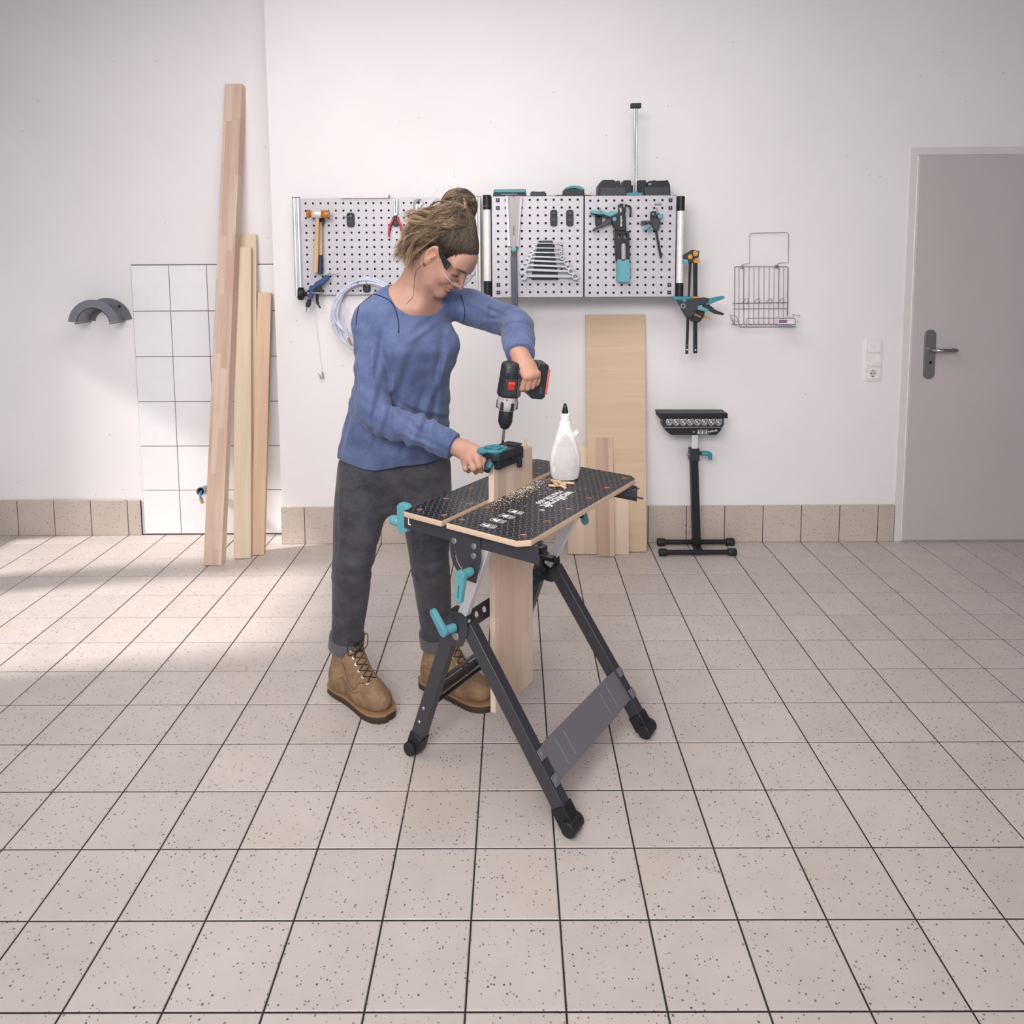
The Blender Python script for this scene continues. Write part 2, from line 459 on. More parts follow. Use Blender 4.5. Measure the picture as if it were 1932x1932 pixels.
wt = cushion(pw-0.004, ph-0.004, 0.006, 0.001); wt.materials.append(M_GLAZE)
k = 0
while x0+k*pw < CORNER_X:
    for j in range(8):
        z1 = tz[0]-j*ph; z0 = max(z1-ph, 0.002)
        if z1 < 0.03: continue
        xa = x0+k*pw; xb = min(xa+pw, CORNER_X+0.02)
        if z1-z0 > ph-0.002 and xb-xa > pw-0.002: me = wt
        else: me = cushion(xb-xa-0.004, z1-z0-0.004, 0.006, 0.001); me.materials.append(M_GLAZE)
        piece(me, 'tile', wall_rec, ((xa+xb)/2, YT, (z0+z1)/2), (PI/2, 0, 0))
    k += 1

# skirting tiles
def skirting(name, xs, Y, h, label):
    base = MB().bx(xs[0], xs[-1], Y+0.002, Y+0.010, 0, h-0.003).build(name, M_GROUT, smooth=0); tag(base, label, kind='structure')
    for a, b in zip(xs[:-1], xs[1:]):
        me = cushion(b-a-0.0035, h, 0.008, 0.0015); me.materials.append(M_SKIRT)
        piece(me, 'tile', base, ((a+b)/2, Y, h/2+0.001), (PI/2, 0, 0))
cols = [(c-6.45)*T for c in range(-9, 24)]
end_l = float(aty(268, 1000, REC_Y-0.010)[0]); door_l = float(aty(1686, 1000, WALL_Y)[0])
skirting('baseboard_left', [X_L]+[c for c in cols if X_L+0.03 < c < end_l-0.02]+[end_l], REC_Y-0.012, 0.198, 'beige speckled skirting tiles along the recessed wall')
skirting('baseboard_right', [CORNER_X-0.004]+[c for c in cols if CORNER_X+0.03 < c < door_l-0.02]+[door_l-0.002], WALL_Y-0.010, 0.2, 'beige speckled skirting tiles along the main wall')

# door
M_DOOR = mat('grey_white_door_paint', (192, 183, 183), 0.5, 0, 0.4, 0.025, 3)
M_DOOR_FR = mat('door_frame_paint', (218, 212, 211), 0.5, 0, 0.4, 0.02, 8)
door = bpy.data.objects.new('door_1', None); COL.objects.link(door); door.location = (door_l+0.04, WALL_Y, 0); tag(door, 'plain light grey steel door with a steel lever handle', kind='structure')
DX = float(aty(1702, 1000, WALL_Y-0.012)[0])
fr = MB().prism([(x, WALL_Y-0.006, z) for x, z in ((door_l, 0), (door_l, 2.06), (3.1, 2.06), (3.1, 0), (3.06, 0), (3.06, 2.022), (DX-0.004, 2.022), (DX-0.004, 0))], (0, 0.014, 0))
fr.build('door_frame', M_DOOR_FR, door, bevel=0.002)
MB().bx(DX-0.004, DX+0.004, WALL_Y-0.010, WALL_Y+0.01, 0.008, 2.02).build('door_seal', mat('door_edge_paint', (235, 228, 227), 0.4), door, bevel=0.002)
MB().bx(DX, 3.06, WALL_Y-0.016, WALL_Y+0.01, 0.008, 2.018).build('door_leaf', M_DOOR, door, bevel=0.006, seg=3)
DY = WALL_Y-0.016
pl = [aty(x, y, DY-0.008) for x, y in ((1742, 623), (1763, 714))]
pcx, pw_, pz0, pz1 = (aty(1753, 668, DY)[0]), 0.027, pl[1][2], pl[0][2]
M_BRUSH = mat('dull_stainless', (132, 128, 128), 0.42, 0.6, 0.5, 0.1, 25)
me = plate([rrect(-pw_, pw_, -(pz1-pz0)/2, (pz1-pz0)/2, 0.026, 8)], 0.008, 0.0025)
pz = (pz0+pz1)/2
place_mesh(me, 'handle_plate', M_BRUSH, door, axes((pcx, DY-0.004, pz), (1, 0, 0), (0, 0, 1), (0, -1, 0)))
hx0 = aty(1755, 659, DY); hx1 = aty(1806, 660, DY-0.06)
lv = bez([(hx0[0], DY-0.006, hx0[2]), (hx0[0], DY-0.045, hx0[2]), (hx0[0]+0.025, DY-0.062, hx0[2]), (hx1[0]-0.03, DY-0.062, hx0[2]), (hx1[0], DY-0.055, hx0[2]), (hx1[0]+0.002, DY-0.025, hx0[2])], 6)
MB().tube(lv, 0.0105, 14).build('lever', mat('lever_steel', (176, 172, 172), 0.25, 1.0), door)
kx = aty(1753, 684, DY)
MB().lathe((kx[0], DY-0.006, kx[2]), (0, -1, 0), [(0, 0.0), (0, 0.014), (0.005, 0.013), (0.006, 0.0)], 20).build('lock_rosette', M_BRUSH, door)
MB().cyl((kx[0], DY-0.010, kx[2]+0.002), (kx[0], DY-0.0135, kx[2]+0.002), 0.0075, None, 16).build('keyhole', HOLE_DARK, door)

# ------------------------------------------------------------------ folding workbench
BO = Vector((0.065, 0.405, 0)); _a = math.radians(55.5)
BU = Vector((math.cos(_a), math.sin(_a), 0)); BV = Vector((-BU.y, BU.x, 0)); BZ = Vector((0, 0, 1))
def BW(u, v, z): return BO+BU*u+BV*v+BZ*z
def b_uv(x, y, z=0.80):                       # photograph position on the table top -> bench coordinates
    p = atz(x, y, z)-np.array(BO); return float(p@np.array(BU)), float(p@np.array(BV))
def b_up(x, y, u):                            # ... on an end plane u = const -> (v, z)
    d = ray(x, y); n = np.array(BU); t = ((np.array(BW(u, 0, 0))-CAM_C)@n)/(d@n); X = CAM_C+d*t-np.array(BO)
    return float(X@np.array(BV)), float(X[2])
AXB = (BU, BV, BZ)
ZT, TH = 0.80, 0.016
bench = thing('workbench', BW(0, 0, 0), 'folding workbench with black patterned wooden jaws, charcoal legs and teal clamp levers', 'workbench')

def laminate():
    t = NT('black_patterned_laminate').set(0.4, 0, 0.4)
    tc = t.n('TexCoord'); mp = t.n('Mapping'); t.l(tc.outputs['Object'], mp.inputs['Vector'])
    mp.inputs['Rotation'].default_value = (0, 0, -_a)
    sx = t.n('SeparateXYZ'); t.l(mp.outputs[0], sx.inputs[0])
    q = 0.030; p = 0.0190
    tri = t.math('PINGPONG', t.math('DIVIDE', sx.outputs[0], q), 0.5)          # 0..0.5
    tri = t.math('MULTIPLY', t.math('SUBTRACT', t.math('MINIMUM', t.math('MAXIMUM', tri, 0.12), 0.38), 0.25), 2.3)
    w = t.math('FRACT', t.math('ADD', t.math('DIVIDE', sx.outputs[1], p), tri))
    ln = t.math('LESS_THAN', t.math('ABSOLUTE', t.math('SUBTRACT', w, 0.5)), 0.045)
    ny = t.noise(t.coord(), 120, 2)
    dk = t.ramp(ny, [(0.3, S(26, 27, 33)), (0.7, S(36, 37, 44))])
    wear = t.noise(t.coord(), 30, 3)
    t.base(t.mix(t.math('MULTIPLY', ln, t.math('MULTIPLY_ADD', wear, 0.5, 0.15)), dk, S(196, 196, 202)))
    t.bump(ln, 0.1, 0.0003)
    return t.m
M_LAM = laminate()
M_MDF = mat('mdf_edge', (210, 182, 158), 0.7, 0, 0.3, 0.08, 220)
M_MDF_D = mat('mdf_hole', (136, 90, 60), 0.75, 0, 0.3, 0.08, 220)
f7 = lambda x, y: (720+x*0.2795, 750+y*0.2795)
f9 = lambda x, y: (900+x*0.1087, 860+y*0.1087)
front_holes = [b_uv(*f7(*q)) for q in ((540, 828), (710, 747), (870, 673), (1012, 605), (955, 931), (1118, 838), (1266, 756), (1398, 681), (1520, 611), (1638, 547))]
rear_holes = [b_uv(*f7(*q)) for q in ((255, 758), (420, 797), (433, 684), (597, 719), (600, 615), (1040, 518), (1065, 480), (1030, 436))]
ch = 0.026; U0, U1, V0 = -0.334, 0.329, -0.198
front_out = [(U0, 0.0555), (U0, V0+ch), (U0+ch, V0), (U1-ch, V0), (U1, V0+ch), (U1, 0.0555)]
rear_out = [(U0+0.002, 0.0755), (U1, 0.0755), (U1, 0.215-ch), (U1-ch, 0.215), (U0+ch*0.2, 0.215), (U0+0.002, 0.215-ch*0.2)]
MB_top = axes(BW(0, 0, ZT-TH/2), BU, BV, BZ)
jaws = []
for nm, out, holes in (('front_jaw', front_out, front_holes), ('rear_jaw', rear_out, rear_holes)):
    me = plate([out]+[circle(u, v, 0.0098, 18) for u, v in holes], TH, 0.0006)
    j = place_mesh(me, nm, [M_LAM, M_MDF], bench, MB_top, 30, BZ); jaws.append(j)
    tag(j, 'black laminated jaw with silver wave pattern and pale board edge')
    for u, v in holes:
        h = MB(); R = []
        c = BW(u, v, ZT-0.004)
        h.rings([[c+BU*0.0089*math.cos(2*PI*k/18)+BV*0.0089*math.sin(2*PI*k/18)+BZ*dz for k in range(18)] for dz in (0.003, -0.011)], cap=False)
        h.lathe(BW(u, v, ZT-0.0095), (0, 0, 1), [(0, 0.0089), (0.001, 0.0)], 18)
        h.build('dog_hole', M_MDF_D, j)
# printed lettering (reads from the far side of the bench)
def fit(me, L, Hh):
    xs = [v.co.x for v in me.vertices]; ys = [v.co.y for v in me.vertices]
    me.transform(Matrix.Diagonal((L/(max(xs)-min(xs)), Hh/(max(ys)-min(ys)), 1, 1)) @ Matrix.Translation((-(max(xs)+min(xs))/2, -(max(ys)+min(ys))/2, 0)))
    return me
def print_top(me, u, v, name='lettering', rot=PI):
    x = BU*math.cos(rot)+BV*math.sin(rot); y = -BU*math.sin(rot)+BV*math.cos(rot)
    return place_mesh(me, name, WHITE_INK, jaws[0], axes(BW(u, v, ZT+0.0003), x, y, BZ), 0)
wa, wb_ = b_uv(*f9(1650, 630)), b_uv(*f9(1180, 880))
print_top(fit(lettering('wolfcraft', 0.052, 0.0003, 0.0009, 0.80), math.dist(wa, wb_)*1.04, 0.036), (wa[0]+wb_[0])/2, (wa[1]+wb_[1])/2)
print_top(lettering('\u00ae', 0.02, 0.0003, 0, 0.9), wb_[0]-0.030, wb_[1]-0.008)
ma, mb_ = b_uv(*f9(1470, 620)), b_uv(*f9(1040, 825))
print_top(fit(lettering('MASTER 650', 0.0265, 0.0003, 0.0006, 0.95), math.dist(ma, mb_)*1.02, 0.0185), (ma[0]+mb_[0])/2, (ma[1]+mb_[1])/2)
# four rounded pictogram boxes: a body part beside a crossed circle
for k, (x, y) in enumerate(((200, 1215), (365, 1125), (520, 1050), (675, 975))):
    u, v = b_uv(*f9(x, y)); w2, h2 = 0.0105, 0.023
    me = plate([rrect(-w2, w2, -h2, h2, 0.004, 3), rrect(-w2+0.0012, w2-0.0012, -h2+0.0012, h2-0.0012, 0.003, 3)], 0.0003)
    print_top(me, u, v, 'pictogram_frame', 0.0)
    me = plate([circle(0, -0.013, 0.0066, 16), circle(0, -0.013, 0.0055, 16)], 0.0003); print_top(me, u, v, 'pictogram_ring', 0.0)
    me = plate([[(-0.0042, -0.0168), (-0.0033, -0.0177), (0.0042, -0.0092), (0.0033, -0.0083)]], 0.0003); print_top(me, u, v, 'pictogram_slash', 0.0)
    shp = [[(-.007, -.004), (.006, -.002), (.007, .004), (.001, .006), (.002, .018), (-.003, .019), (-.006, .008)],
           [(-.007, -.003), (.007, -.003), (.008, .001), (.002, .005), (.006, .012), (.001, .02), (-.003, .014), (-.007, .006)],
           [(-.007, -.002), (.004, -.004), (.008, .003), (.003, .005), (.003, .012), (-.002, .018), (-.003, .010), (-.007, .006)],
           [(-.007, -.001), (.001, -.003), (.008, .001), (.004, .005), (.006, .014), (.001, .010), (-.003, .018), (-.006, .009)]][k]
    print_top(plate([shp], 0.0003), u, v, 'pictogram', 0.0)

# rails under the top, quarter plates, sliding posts, legs
UE = 0.235
def in_end(u): return lambda v, z: BW(u, v, z)
for s in (-1, 1):
    ur = s*0.292
    P = in_end(ur)
    rail = MB().box(P(0.02, 0.7565), (0.003, 0.46, 0.050), AXB)
    rail.box(BW(ur-s*0.016, 0.02, 0.7805), (0.034, 0.45, 0.003), AXB)
    r_ = rail.build('rail', CHAR, bench, bevel=0.0008)
    MB().box(BW(ur+s*0.0018, 0.232, 0.757), (0.0008, 0.003, 0.022), AXB).box(BW(ur+s*0.0018, 0.228, 0.7675), (0.0008, 0.010, 0.003), AXB).box(BW(ur+s*0.0018, 0.228, 0.7465), (0.0008, 0.010, 0.003), AXB).build('hook_slot', WHITE_PL, r_)
    # inner channel seen at the open end
    ch_ = MB().box(BW(ur-s*0.026, -0.005, 0.764), (0.0025, 0.43, 0.026), AXB).box(BW(ur-s*0.014, -0.005, 0.7765), (0.026, 0.43, 0.002), AXB).box(BW(ur-s*0.020, -0.02, 0.752), (0.014, 0.44, 0.002), AXB)
    ch_.build('channel', CHAR, r_, bevel=0.0005)
    for vv in (-0.15, 0.0, 0.14): MB().box(BW(ur-s*0.018, vv, 0.7825), (0.03, 0.03, 0.005), AXB).build('spacer', BLACK, r_)
    # quarter-round plate with its curved slot
    qa = s*0.296
    out = [(0.075, 0.775), (0.075, 0.71)]+[(0.005+0.07*math.cos(t), 0.71-0.075*math.sin(t)) for t in np.linspace(0.1, 1.45, 9)]+[(-0.012, 0.634), (-0.028, 0.70), (-0.028, 0.775)]
    sl = [(0.012+0.050*math.cos(t), 0.708-0.056*math.sin(t)) for t in np.linspace(0.0, 1.05, 8)]+[(0.012+0.043*math.cos(t), 0.708-0.049*math.sin(t)) for t in np.linspace(1.05, 0.0, 8)]
    me = plate([out, sl], 0.003, 0.0004)
    place_mesh(me, 'quarter_plate', CHAR, bench, axes(BW(qa, 0, 0), BV, BZ, BU))
    for (v, z) in ((0.060, 0.737), (-0.008, 0.737), (-0.007, 0.710)):
        MB().lathe(BW(qa+s*0.0015, v, z), BU*s, [(0, 0.0), (0, 0.0085), (0.002, 0.0085), (0.0035, 0.006), (0.0035, 0.0)], 16).build('bolt', STEEL, bench)
    # aluminium post
    P0 = BW(s*0.238, 0.088, 0.47); P1 = BW(s*0.280, -0.040, 0.745)
    d = (P1-P0).normalized(); nrm = (BU*s-d*(BU*s).dot(d)).normalized()
    ax = (d.cross(nrm), nrm, d)
    po = MB().box((P0+P1)/2, (0.030, 0.022, (P1-P0).length), ax)
    po.build('post', ALU, bench, bevel=0.0015)
    # legs: square tubes meeting in a bracket
    def leg(v1, z1, v0, name='leg'):
        L = MB(); p = BW(s*UE, v1, z1); q = BW(s*UE, v0, 0.012)
        L.bar(p, q, 0.042, 0.032, BU)
        return L.build(name, CHAR, bench, bevel=0.002)
    for v1, v0 in ((0.112, 0.277), (0.062, -0.277)):
        l_ = leg(v1, 0.47, v0)
        p = BW(s*UE, v1, 0.47); q = BW(s*UE, v0, 0.012); dd = (q-p).normalized()
        sh = MB().bar(q-dd*0.060, q-dd*0.010, 0.048, 0.040, BU)
        sh.build('foot_sleeve', BLACK, bench, bevel=0.003)
        sg = 1 if v0 > 0 else -1
        MB().tube([BW(s*UE-s*0.026, v0+sg*0.002, 0.0215), BW(s*UE+s*0.030, v0+sg*0.002, 0.0215)], 0.0212, 18).build('rubber_foot', mat('black_rubber', (28, 29, 33), 0.6), bench, bevel=0.003)
    # hinge bracket
    bo = [(0.122, 0.412), (0.130, 0.450), (0.117, 0.505), (0.056, 0.510), (0.052, 0.455), (0.070, 0.413), (0.084, 0.404), (0.106, 0.403)]
    me = plate([bo], 0.003, 0.0005); place_mesh(me, 'bracket', CHAR, bench, axes(BW(s*(UE+0.0185), 0, 0), BV, BZ, BU))
    MB().box(BW(s*(UE+0.003), 0.086, 0.4985), (0.030, 0.060, 0.020), AXB).build('bracket_collar', BLACK, bench, bevel=0.002)
    MB().lathe(BW(s*(UE+0.0195), 0.094, 0.435), BU*s, [(0, 0.0), (0, 0.0115), (0.003, 0.0115), (0.005, 0.008), (0.005, 0.0)], 18).build('bolt', STEEL, bench)
# cross members
cr = [(-0.225, -0.024), (0.225, -0.024), (0.225, 0.024), (-0.225, 0.024)]
slots = []
for k in range(11):
    c = -0.19+k*0.038
    slots.append([(c+0.010*math.cos(t), 0.002+0.010*math.sin(t)) for t in np.linspace(0, PI, 7)]+[(c-0.006, -0.006), (c+0.008, -0.006)])
me = plate([cr]+slots, 0.003); nb = (BZ*math.cos(0.35)+BV*math.sin(0.35)).normalized()
place_mesh(me, 'perforated_stretcher', CHAR, bench, axes(BW(0, 0.098, 0.452), BU, nb, BU.cross(nb)))
# footboard between the near legs: a pressed tread with ribs
pa, pb = (-0.166, 0.166), (-0.210, 0.110)
up = (BV*(pa[0]-pb[0])+BZ*(pa[1]-pb[1])); L_ = up.length; up.normalize(); nn = BU.cross(up)
c = BW(0, (pa[0]+pb[0])/2, (pa[1]+pb[1])/2)
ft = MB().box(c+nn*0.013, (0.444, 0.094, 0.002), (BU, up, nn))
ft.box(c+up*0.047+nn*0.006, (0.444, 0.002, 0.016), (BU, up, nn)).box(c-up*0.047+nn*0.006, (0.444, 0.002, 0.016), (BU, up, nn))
tread = ft.build('footboard', CHAR_SHEEN, bench, bevel=0.0015)
for uu in (-0.155, -0.112, 0.105, 0.150): MB().tube([c+BU*uu+up*0.036+nn*0.0138, c+BU*uu-up*0.036+nn*0.0138], 0.0026, 8, squash=(1, 0.8)).build('rib', CHAR_SHEEN, tread)
for s in (-1, 1):
    for (v, z) in (pa, pb):
        MB().box(BW(s*UE, v, z)+nn*0.0218, (0.028, 0.028, 0.0018), (BU, up, nn)).build('lug', CHAR_SHEEN, tread, bevel=0.0005)
        MB().lathe(BW(s*UE, v, z)+nn*0.0225, nn, [(0, 0), (0, 0.0075), (0.0015, 0.0075), (0.003, 0.005), (0.003, 0)], 14).build('bolt', STEEL, tread)
# stretcher between the far legs
a, b = BW(-UE, 0.206, 0.205), BW(UE, 0.206, 0.205)
fs_ = MB().bar(a, b, 0.052, 0.003, BV+BZ*0.4); fs_.bar(a+BZ*0.025+BV*0.004, b+BZ*0.025+BV*0.004, 0.003, 0.014, BV).bar(a-BZ*0.025-BV*0.004, b-BZ*0.025-BV*0.004, 0.003, 0.014, BV)
fs_.build('stretcher', CHAR, bench, bevel=0.0006)
for (v, z) in ((0.237, 0.168), (0.255, 0.118)):
    MB().lathe(BW(-UE-0.016, v-0.012, z), -BU, [(0, 0), (0, 0.006), (0.002, 0.006), (0.004, 0.004), (0.004, 0)], 12).build('bolt', STEEL, bench)
# aluminium cross bar under the top
MB().bar(BW(-0.27, -0.028, 0.722), BW(0.27, -0.028, 0.722), 0.022, 0.022, BZ).build('cross_bar', ALU, bench, bevel=0.002)

# teal clamping levers (an L: hub and a slotted paddle)
def lever(base, axis, paddle, name='clamp_lever'):
    base = Vector(base); ax = Vector(axis).normalized(); pd = Vector(paddle); Lp = pd.length; pd.normalize()
    side = ax.cross(pd).normalized()
    g = MB().lathe(base-ax*0.006, ax, [(0, 0.0), (0, 0.012), (0.008, 0.013), (0.04, 0.012), (0.045, 0.010), (0.045, 0)], 18)
    o = g.build(name, TEAL, bench)
    out = []
    for i in range(9):
        t = PI/2+PI*i/8; out.append((0.0135*math.cos(t)-0.0, 0.0135*math.sin(t)))
    for i in range(9):
        t = -PI/2+PI*i/8; out.append((Lp+0.010*math.cos(t), 0.010*math.sin(t)))
    slot = rrect(0.024, Lp+0.003, -0.0045, 0.0045, 0.0044, 4)
    me = plate([out, slot, circle(0.004, 0, 0.0068, 14)], 0.015, 0.002)
    place_mesh(me, 'paddle', TEAL, o, axes(base+ax*0.034, pd, side, pd.cross(side)))
    bk = MB().box(base+ax*0.0285+pd*(Lp/2+0.008), (Lp*0.85, 0.012, 0.002), (pd, side, ax)); bk.build('paddle_floor', TEAL_D, o)
    MB().cyl(base-ax*0.010, base-ax*0.004, 0.0145, None, 16).build('washer', BLACK, o)
    return o
qv, qz = b_up(886, 1079, -0.305)
lever(BW(-0.302, qv, qz), -BU+BV*0.12, (BV*0.008-BZ*0.066))
qv, qz = b_up(853, 1186, -0.265)
lever(BW(-0.258, qv, qz), -BU+BV*0.35, (BV*0.034+BZ*0.044))
lever(BW(0.302, 0.015, 0.665), BU+BV*0.2, (BV*-0.02-BZ*0.055))
lever(BW(0.258, 0.12, 0.452), BU*0.8+BV*0.5, (BV*0.03+BZ*0.03))
# spindle grips at the far side: teal housing with a knob
for s in (-1, 1):
    u = s*0.30
    hb = MB()
    hs = [(0.246, 0.787), (0.252, 0.794), (0.274, 0.794), (0.281, 0.787), (0.281, 0.722), (0.274, 0.713), (0.252, 0.719), (0.246, 0.730)]
    me = plate([hs], 0.024, 0.004)
    hobj = place_mesh(me, 'spindle_housing', TEAL, bench, axes(BW(s*0.276, 0, 0), BV, BZ, BU))
    MB().lathe(BW(s*0.276, 0.270, 0.738), BV, [(0, 0.0), (0, 0.010), (0.012, 0.0105), (0.018, 0.0150), (0.034, 0.0150), (0.044, 0.0135), (0.050, 0.008), (0.052, 0)], 20).build('spindle_knob', TEAL, hobj)

# ------------------------------------------------------------------ board clamped in the bench, dowels, chips
M_BEECH_V = wood('laminated_beech_upright', (230, 208, 190), (200, 168, 146), 2, 0.041, 0, 90, 0.9, 0.5, 0.33)
BRDU = (-0.118, 0.089); BRDV = (0.0558, 0.0752); ZB, ZBT = 0.14, 0.918
class _R: pass
brd = MB().box((0, 0, (ZBT-ZB)/2), (BRDU[1]-BRDU[0], BRDV[1]-BRDV[0], ZBT-ZB)).build('beech_board', M_BEECH_V, bevel=0.0008)
brd.location = BW((BRDU[0]+BRDU[1])/2, (BRDV[0]+BRDV[1])/2, ZB); brd.rotation_euler = (0, 0, _a)
tag(brd, 'upright laminated beech board clamped in the slot of the workbench', 'board')
M_DOWEL = wood('dowel_beech', (226, 196, 164), (192, 152, 116), 2, 0, 0, 160, 0.8, 0.55)
def dowel(p, q, label, group='wooden dowel pins', r=0.004, name='dowel'):
    p = Vector(p); q = Vector(q); d = (q-p).normalized(); L = (q-p).length
    o = MB().lathe((0, 0, 0), (0, 0, 1), [(0, 0.0), (0, r*0.75), (0.0015, r), (L-0.0015, r), (L, r*0.75), (L, 0.0)], 14).build(name, M_DOWEL)
    o.location = p; o.rotation_euler = d.to_track_quat('Z', 'Y').to_euler()
    return tag(o, label, 'dowel', group)
dowel(BW(0.066, 0.066, ZBT-0.004), BW(0.066, 0.066, ZBT+0.026), 'wooden dowel standing upright in the top edge of the clamped board')
def on_top(x, y, z=ZT): return Vector(atz(x, y, z))
f10 = lambda x, y: (1020+x*0.09834, 760+y*0.09834)
for (a, b, za, zb, lab) in (
    ((195, 1485), (405, 1525), 0.0042, 0.0042, 'dowel lying directly against the foot of the glue bottle'),
    ((420, 1530), (645, 1545), 0.0042, 0.0042, 'dowel pointing right along the bottle, rightmost of the pile'),
    ((150, 1585), (385, 1595), 0.0042, 0.0042, 'leftmost dowel of the pile, lying level in front'),
    ((245, 1515), (330, 1590), 0.0112, 0.0112, 'dowel lying slantwise on top of the pile, left of the two crossing ones'),
    ((310, 1515), (485, 1580), 0.0122, 0.0112, 'dowel lying slantwise across the middle of the pile'),
    ((375, 1580), (495, 1640), 0.0112, 0.0042, 'dowel nearest the lettering, sliding off the front of the pile')):
    dowel(on_top(*f10(*a), ZT+za), on_top(*f10(*b), ZT+zb), lab)

def chips(name, n, sampler, smin, smax, material, label, cat, z):
    mb = MB(); rnd = random.Random(3)
    for _ in range(n):
        x, y = sampler(rnd); s = rnd.uniform(smin, smax)*rnd.uniform(0.5, 1); a = rnd.uniform(0, 2*PI); t = rnd.uniform(-0.5, 0.5)
        ca, sa = math.cos(a), math.sin(a)
        L, w, h = s, s*rnd.uniform(0.3, 0.7), s*rnd.uniform(0.12, 0.3)
        ax = (Vector((ca, sa, t)).normalized(),)
        b_ = Vector((-sa, ca, 0)); c_ = ax[0].cross(b_)
        zz = z+abs(ax[0].z)*L/2+h/2
        P = Vector((x, y, zz))
        vs = [P-ax[0]*L/2-b_*w/2, P+ax[0]*L/2-b_*w/3, P+ax[0]*L/2+b_*w/3, P-ax[0]*L/2+b_*w/2, P+c_*h]
        mb.add(vs, [(0, 1, 2, 3), (0, 1, 4), (1, 2, 4), (2, 3, 4), (3, 0, 4)])
    o = mb.build(name, material, smooth=0)
    return tag(o, label, cat, kind='stuff')
M_CHIP = mat('pale_wood_chips', (226, 212, 194), 0.8, 0, 0.2, 0.2, 300)
def samp_top(r):
    while True:
        u = r.triangular(-0.19, 0.17, 0.02)+r.gauss(0, 0.012); v = 0.0545-abs(r.gauss(0, 0.030))-0.001
        if r.random() < 0.1: u = r.uniform(0.0, 0.16); v = r.uniform(-0.12, 0.05)
        if u > 0.165 and v > -0.04: continue
        p = BW(u, v, 0); return p.x, p.y
chips('wood_chips', 850, samp_top, 0.0018, 0.0060, M_CHIP, 'pale drilling chips scattered on the black jaw beside the board', 'wood chips', ZT)
def samp_top2(r):
    u = -0.16+r.gauss(0, 0.06); v = 0.078+abs(r.gauss(0, 0.03))+0.001
    p = BW(u, min(v, 0.2), 0); return p.x, p.y
chips('wood_chips', 260, samp_top2, 0.0008, 0.0022, M_CHIP, 'fine pale drilling dust on the rear black jaw', 'wood chips', ZT)
def samp_floor(r):
    c = atz(800, 1490, 0); return c[0]+r.gauss(0.03, 0.10), c[1]+r.gauss(-0.02, 0.075)
chips('sawdust', 7000, samp_floor, 0.0008, 0.0028, mat('yellow_sawdust', (214, 194, 158), 0.9, 0, 0.2, 0.2, 300), 'thin yellowish sawdust spilled on the floor before the workbench', 'sawdust', 0.0)

# ------------------------------------------------------------------ glue bottle
gb = on_top(1066, 903)
glue = thing('glue_bottle', gb, 'white glue bottle with black pointed cap standing on the workbench', 'bottle')
_zs = lambda y: 0.80+(905-y)/ (CAM_F/np.linalg.norm(np.array(gb)-CAM_C))*1.005
bd = Vector((1, 0.06, 0)).normalized(); bp = Vector((-0.06, 1, 0))
prof = [(0.8005, 0.0275, 0.019), (0.803, 0.0325, 0.024), (0.812, 0.0355, 0.026), (0.84, 0.0385, 0.0275), (0.87, 0.0398, 0.028), (0.90, 0.0385, 0.0275), (0.93, 0.0335, 0.0255), (0.955, 0.0285, 0.0235), (0.98, 0.0235, 0.021), (1.0, 0.0195, 0.0185), (1.02, 0.0158, 0.0158), (1.034, 0.0140, 0.0140), (1.037, 0.0125, 0.0125)]
_gz = lambda z: 0.80+(z-0.80)*0.815
prof = [(_gz(z), a*1.26, b*1.15) for z, a, b in prof]
def sup(c, a, b, n=28, e=2.6):
    R = []
    for k in range(n):
        t = 2*PI*k/n; cc, ss = math.cos(t), math.sin(t)
        R.append(c+bd*(a*math.copysign(abs(cc)**(2/e), cc))+bp*(b*math.copysign(abs(ss)**(2/e), ss)))
    return R
body = MB().rings([sup(Vector((gb.x, gb.y, z)), a, b, 28, 2.6 if z < 0.955 else 2.0) for z, a, b in prof])
gbody = body.build('bottle_body', WHITE_PL, glue, smooth=50)
# raised label panel with grip dots
M_LABEL = mat('pale_grey_label', (206, 200, 199), 0.45)
Rp = []
pz = [(0.8095, .026), (0.83, .0315), (0.87, .0315), (0.90, .0290), (0.93, .0235), (0.955, .0175), (0.975, .011), (0.984, .004)]
vs = []; fs = []
def front_y(z, x):
    for (z0, a0, b0), (z1, a1, b1) in zip(prof[:-1], prof[1:]):
        if z0 <= z <= z1:
            t = (z-z0)/(z1-z0); a = a0+(a1-a0)*t; b = b0+(b1-b0)*t; break
    return b*(max(0, 1-(abs(x)/a)**2.6))**(1/2.6)
NP = 11
for z, hw in [(_gz(z), hw*1.26) for z, hw in pz]:
    for k in range(NP):
        x = (-1+2*k/(NP-1))*hw-0.0022
        vs.append(Vector((gb.x, gb.y, z))+bd*x-bp*(front_y(z, x)+0.0006))
for i in range(len(pz)-1):
    for k in range(NP-1): fs.append((i*NP+k, i*NP+k+1, (i+1)*NP+k+1, (i+1)*NP+k))
MB().add(vs, fs).build('label_panel', M_LABEL, gbody, smooth=60)
dots = MB()
for r_, (z, n) in enumerate(((0.972, 3), (0.9655, 4), (0.959, 5), (0.9525, 6), (0.946, 7), (0.9395, 8))):
    for k in range(n):
        x = (k-(n-1)/2)*0.0062-0.0022; z_ = _gz(z); p = Vector((gb.x, gb.y, z_))+bd*x-bp*(front_y(z_, x)+0.0002)
        dots.ell(p, (0.0013, 0.0013, 0.0013), None, 8, 5)
tag(dots.build('grip_dots', mat('grip_grey', (190, 184, 183), 0.4), gbody), kind='stuff')
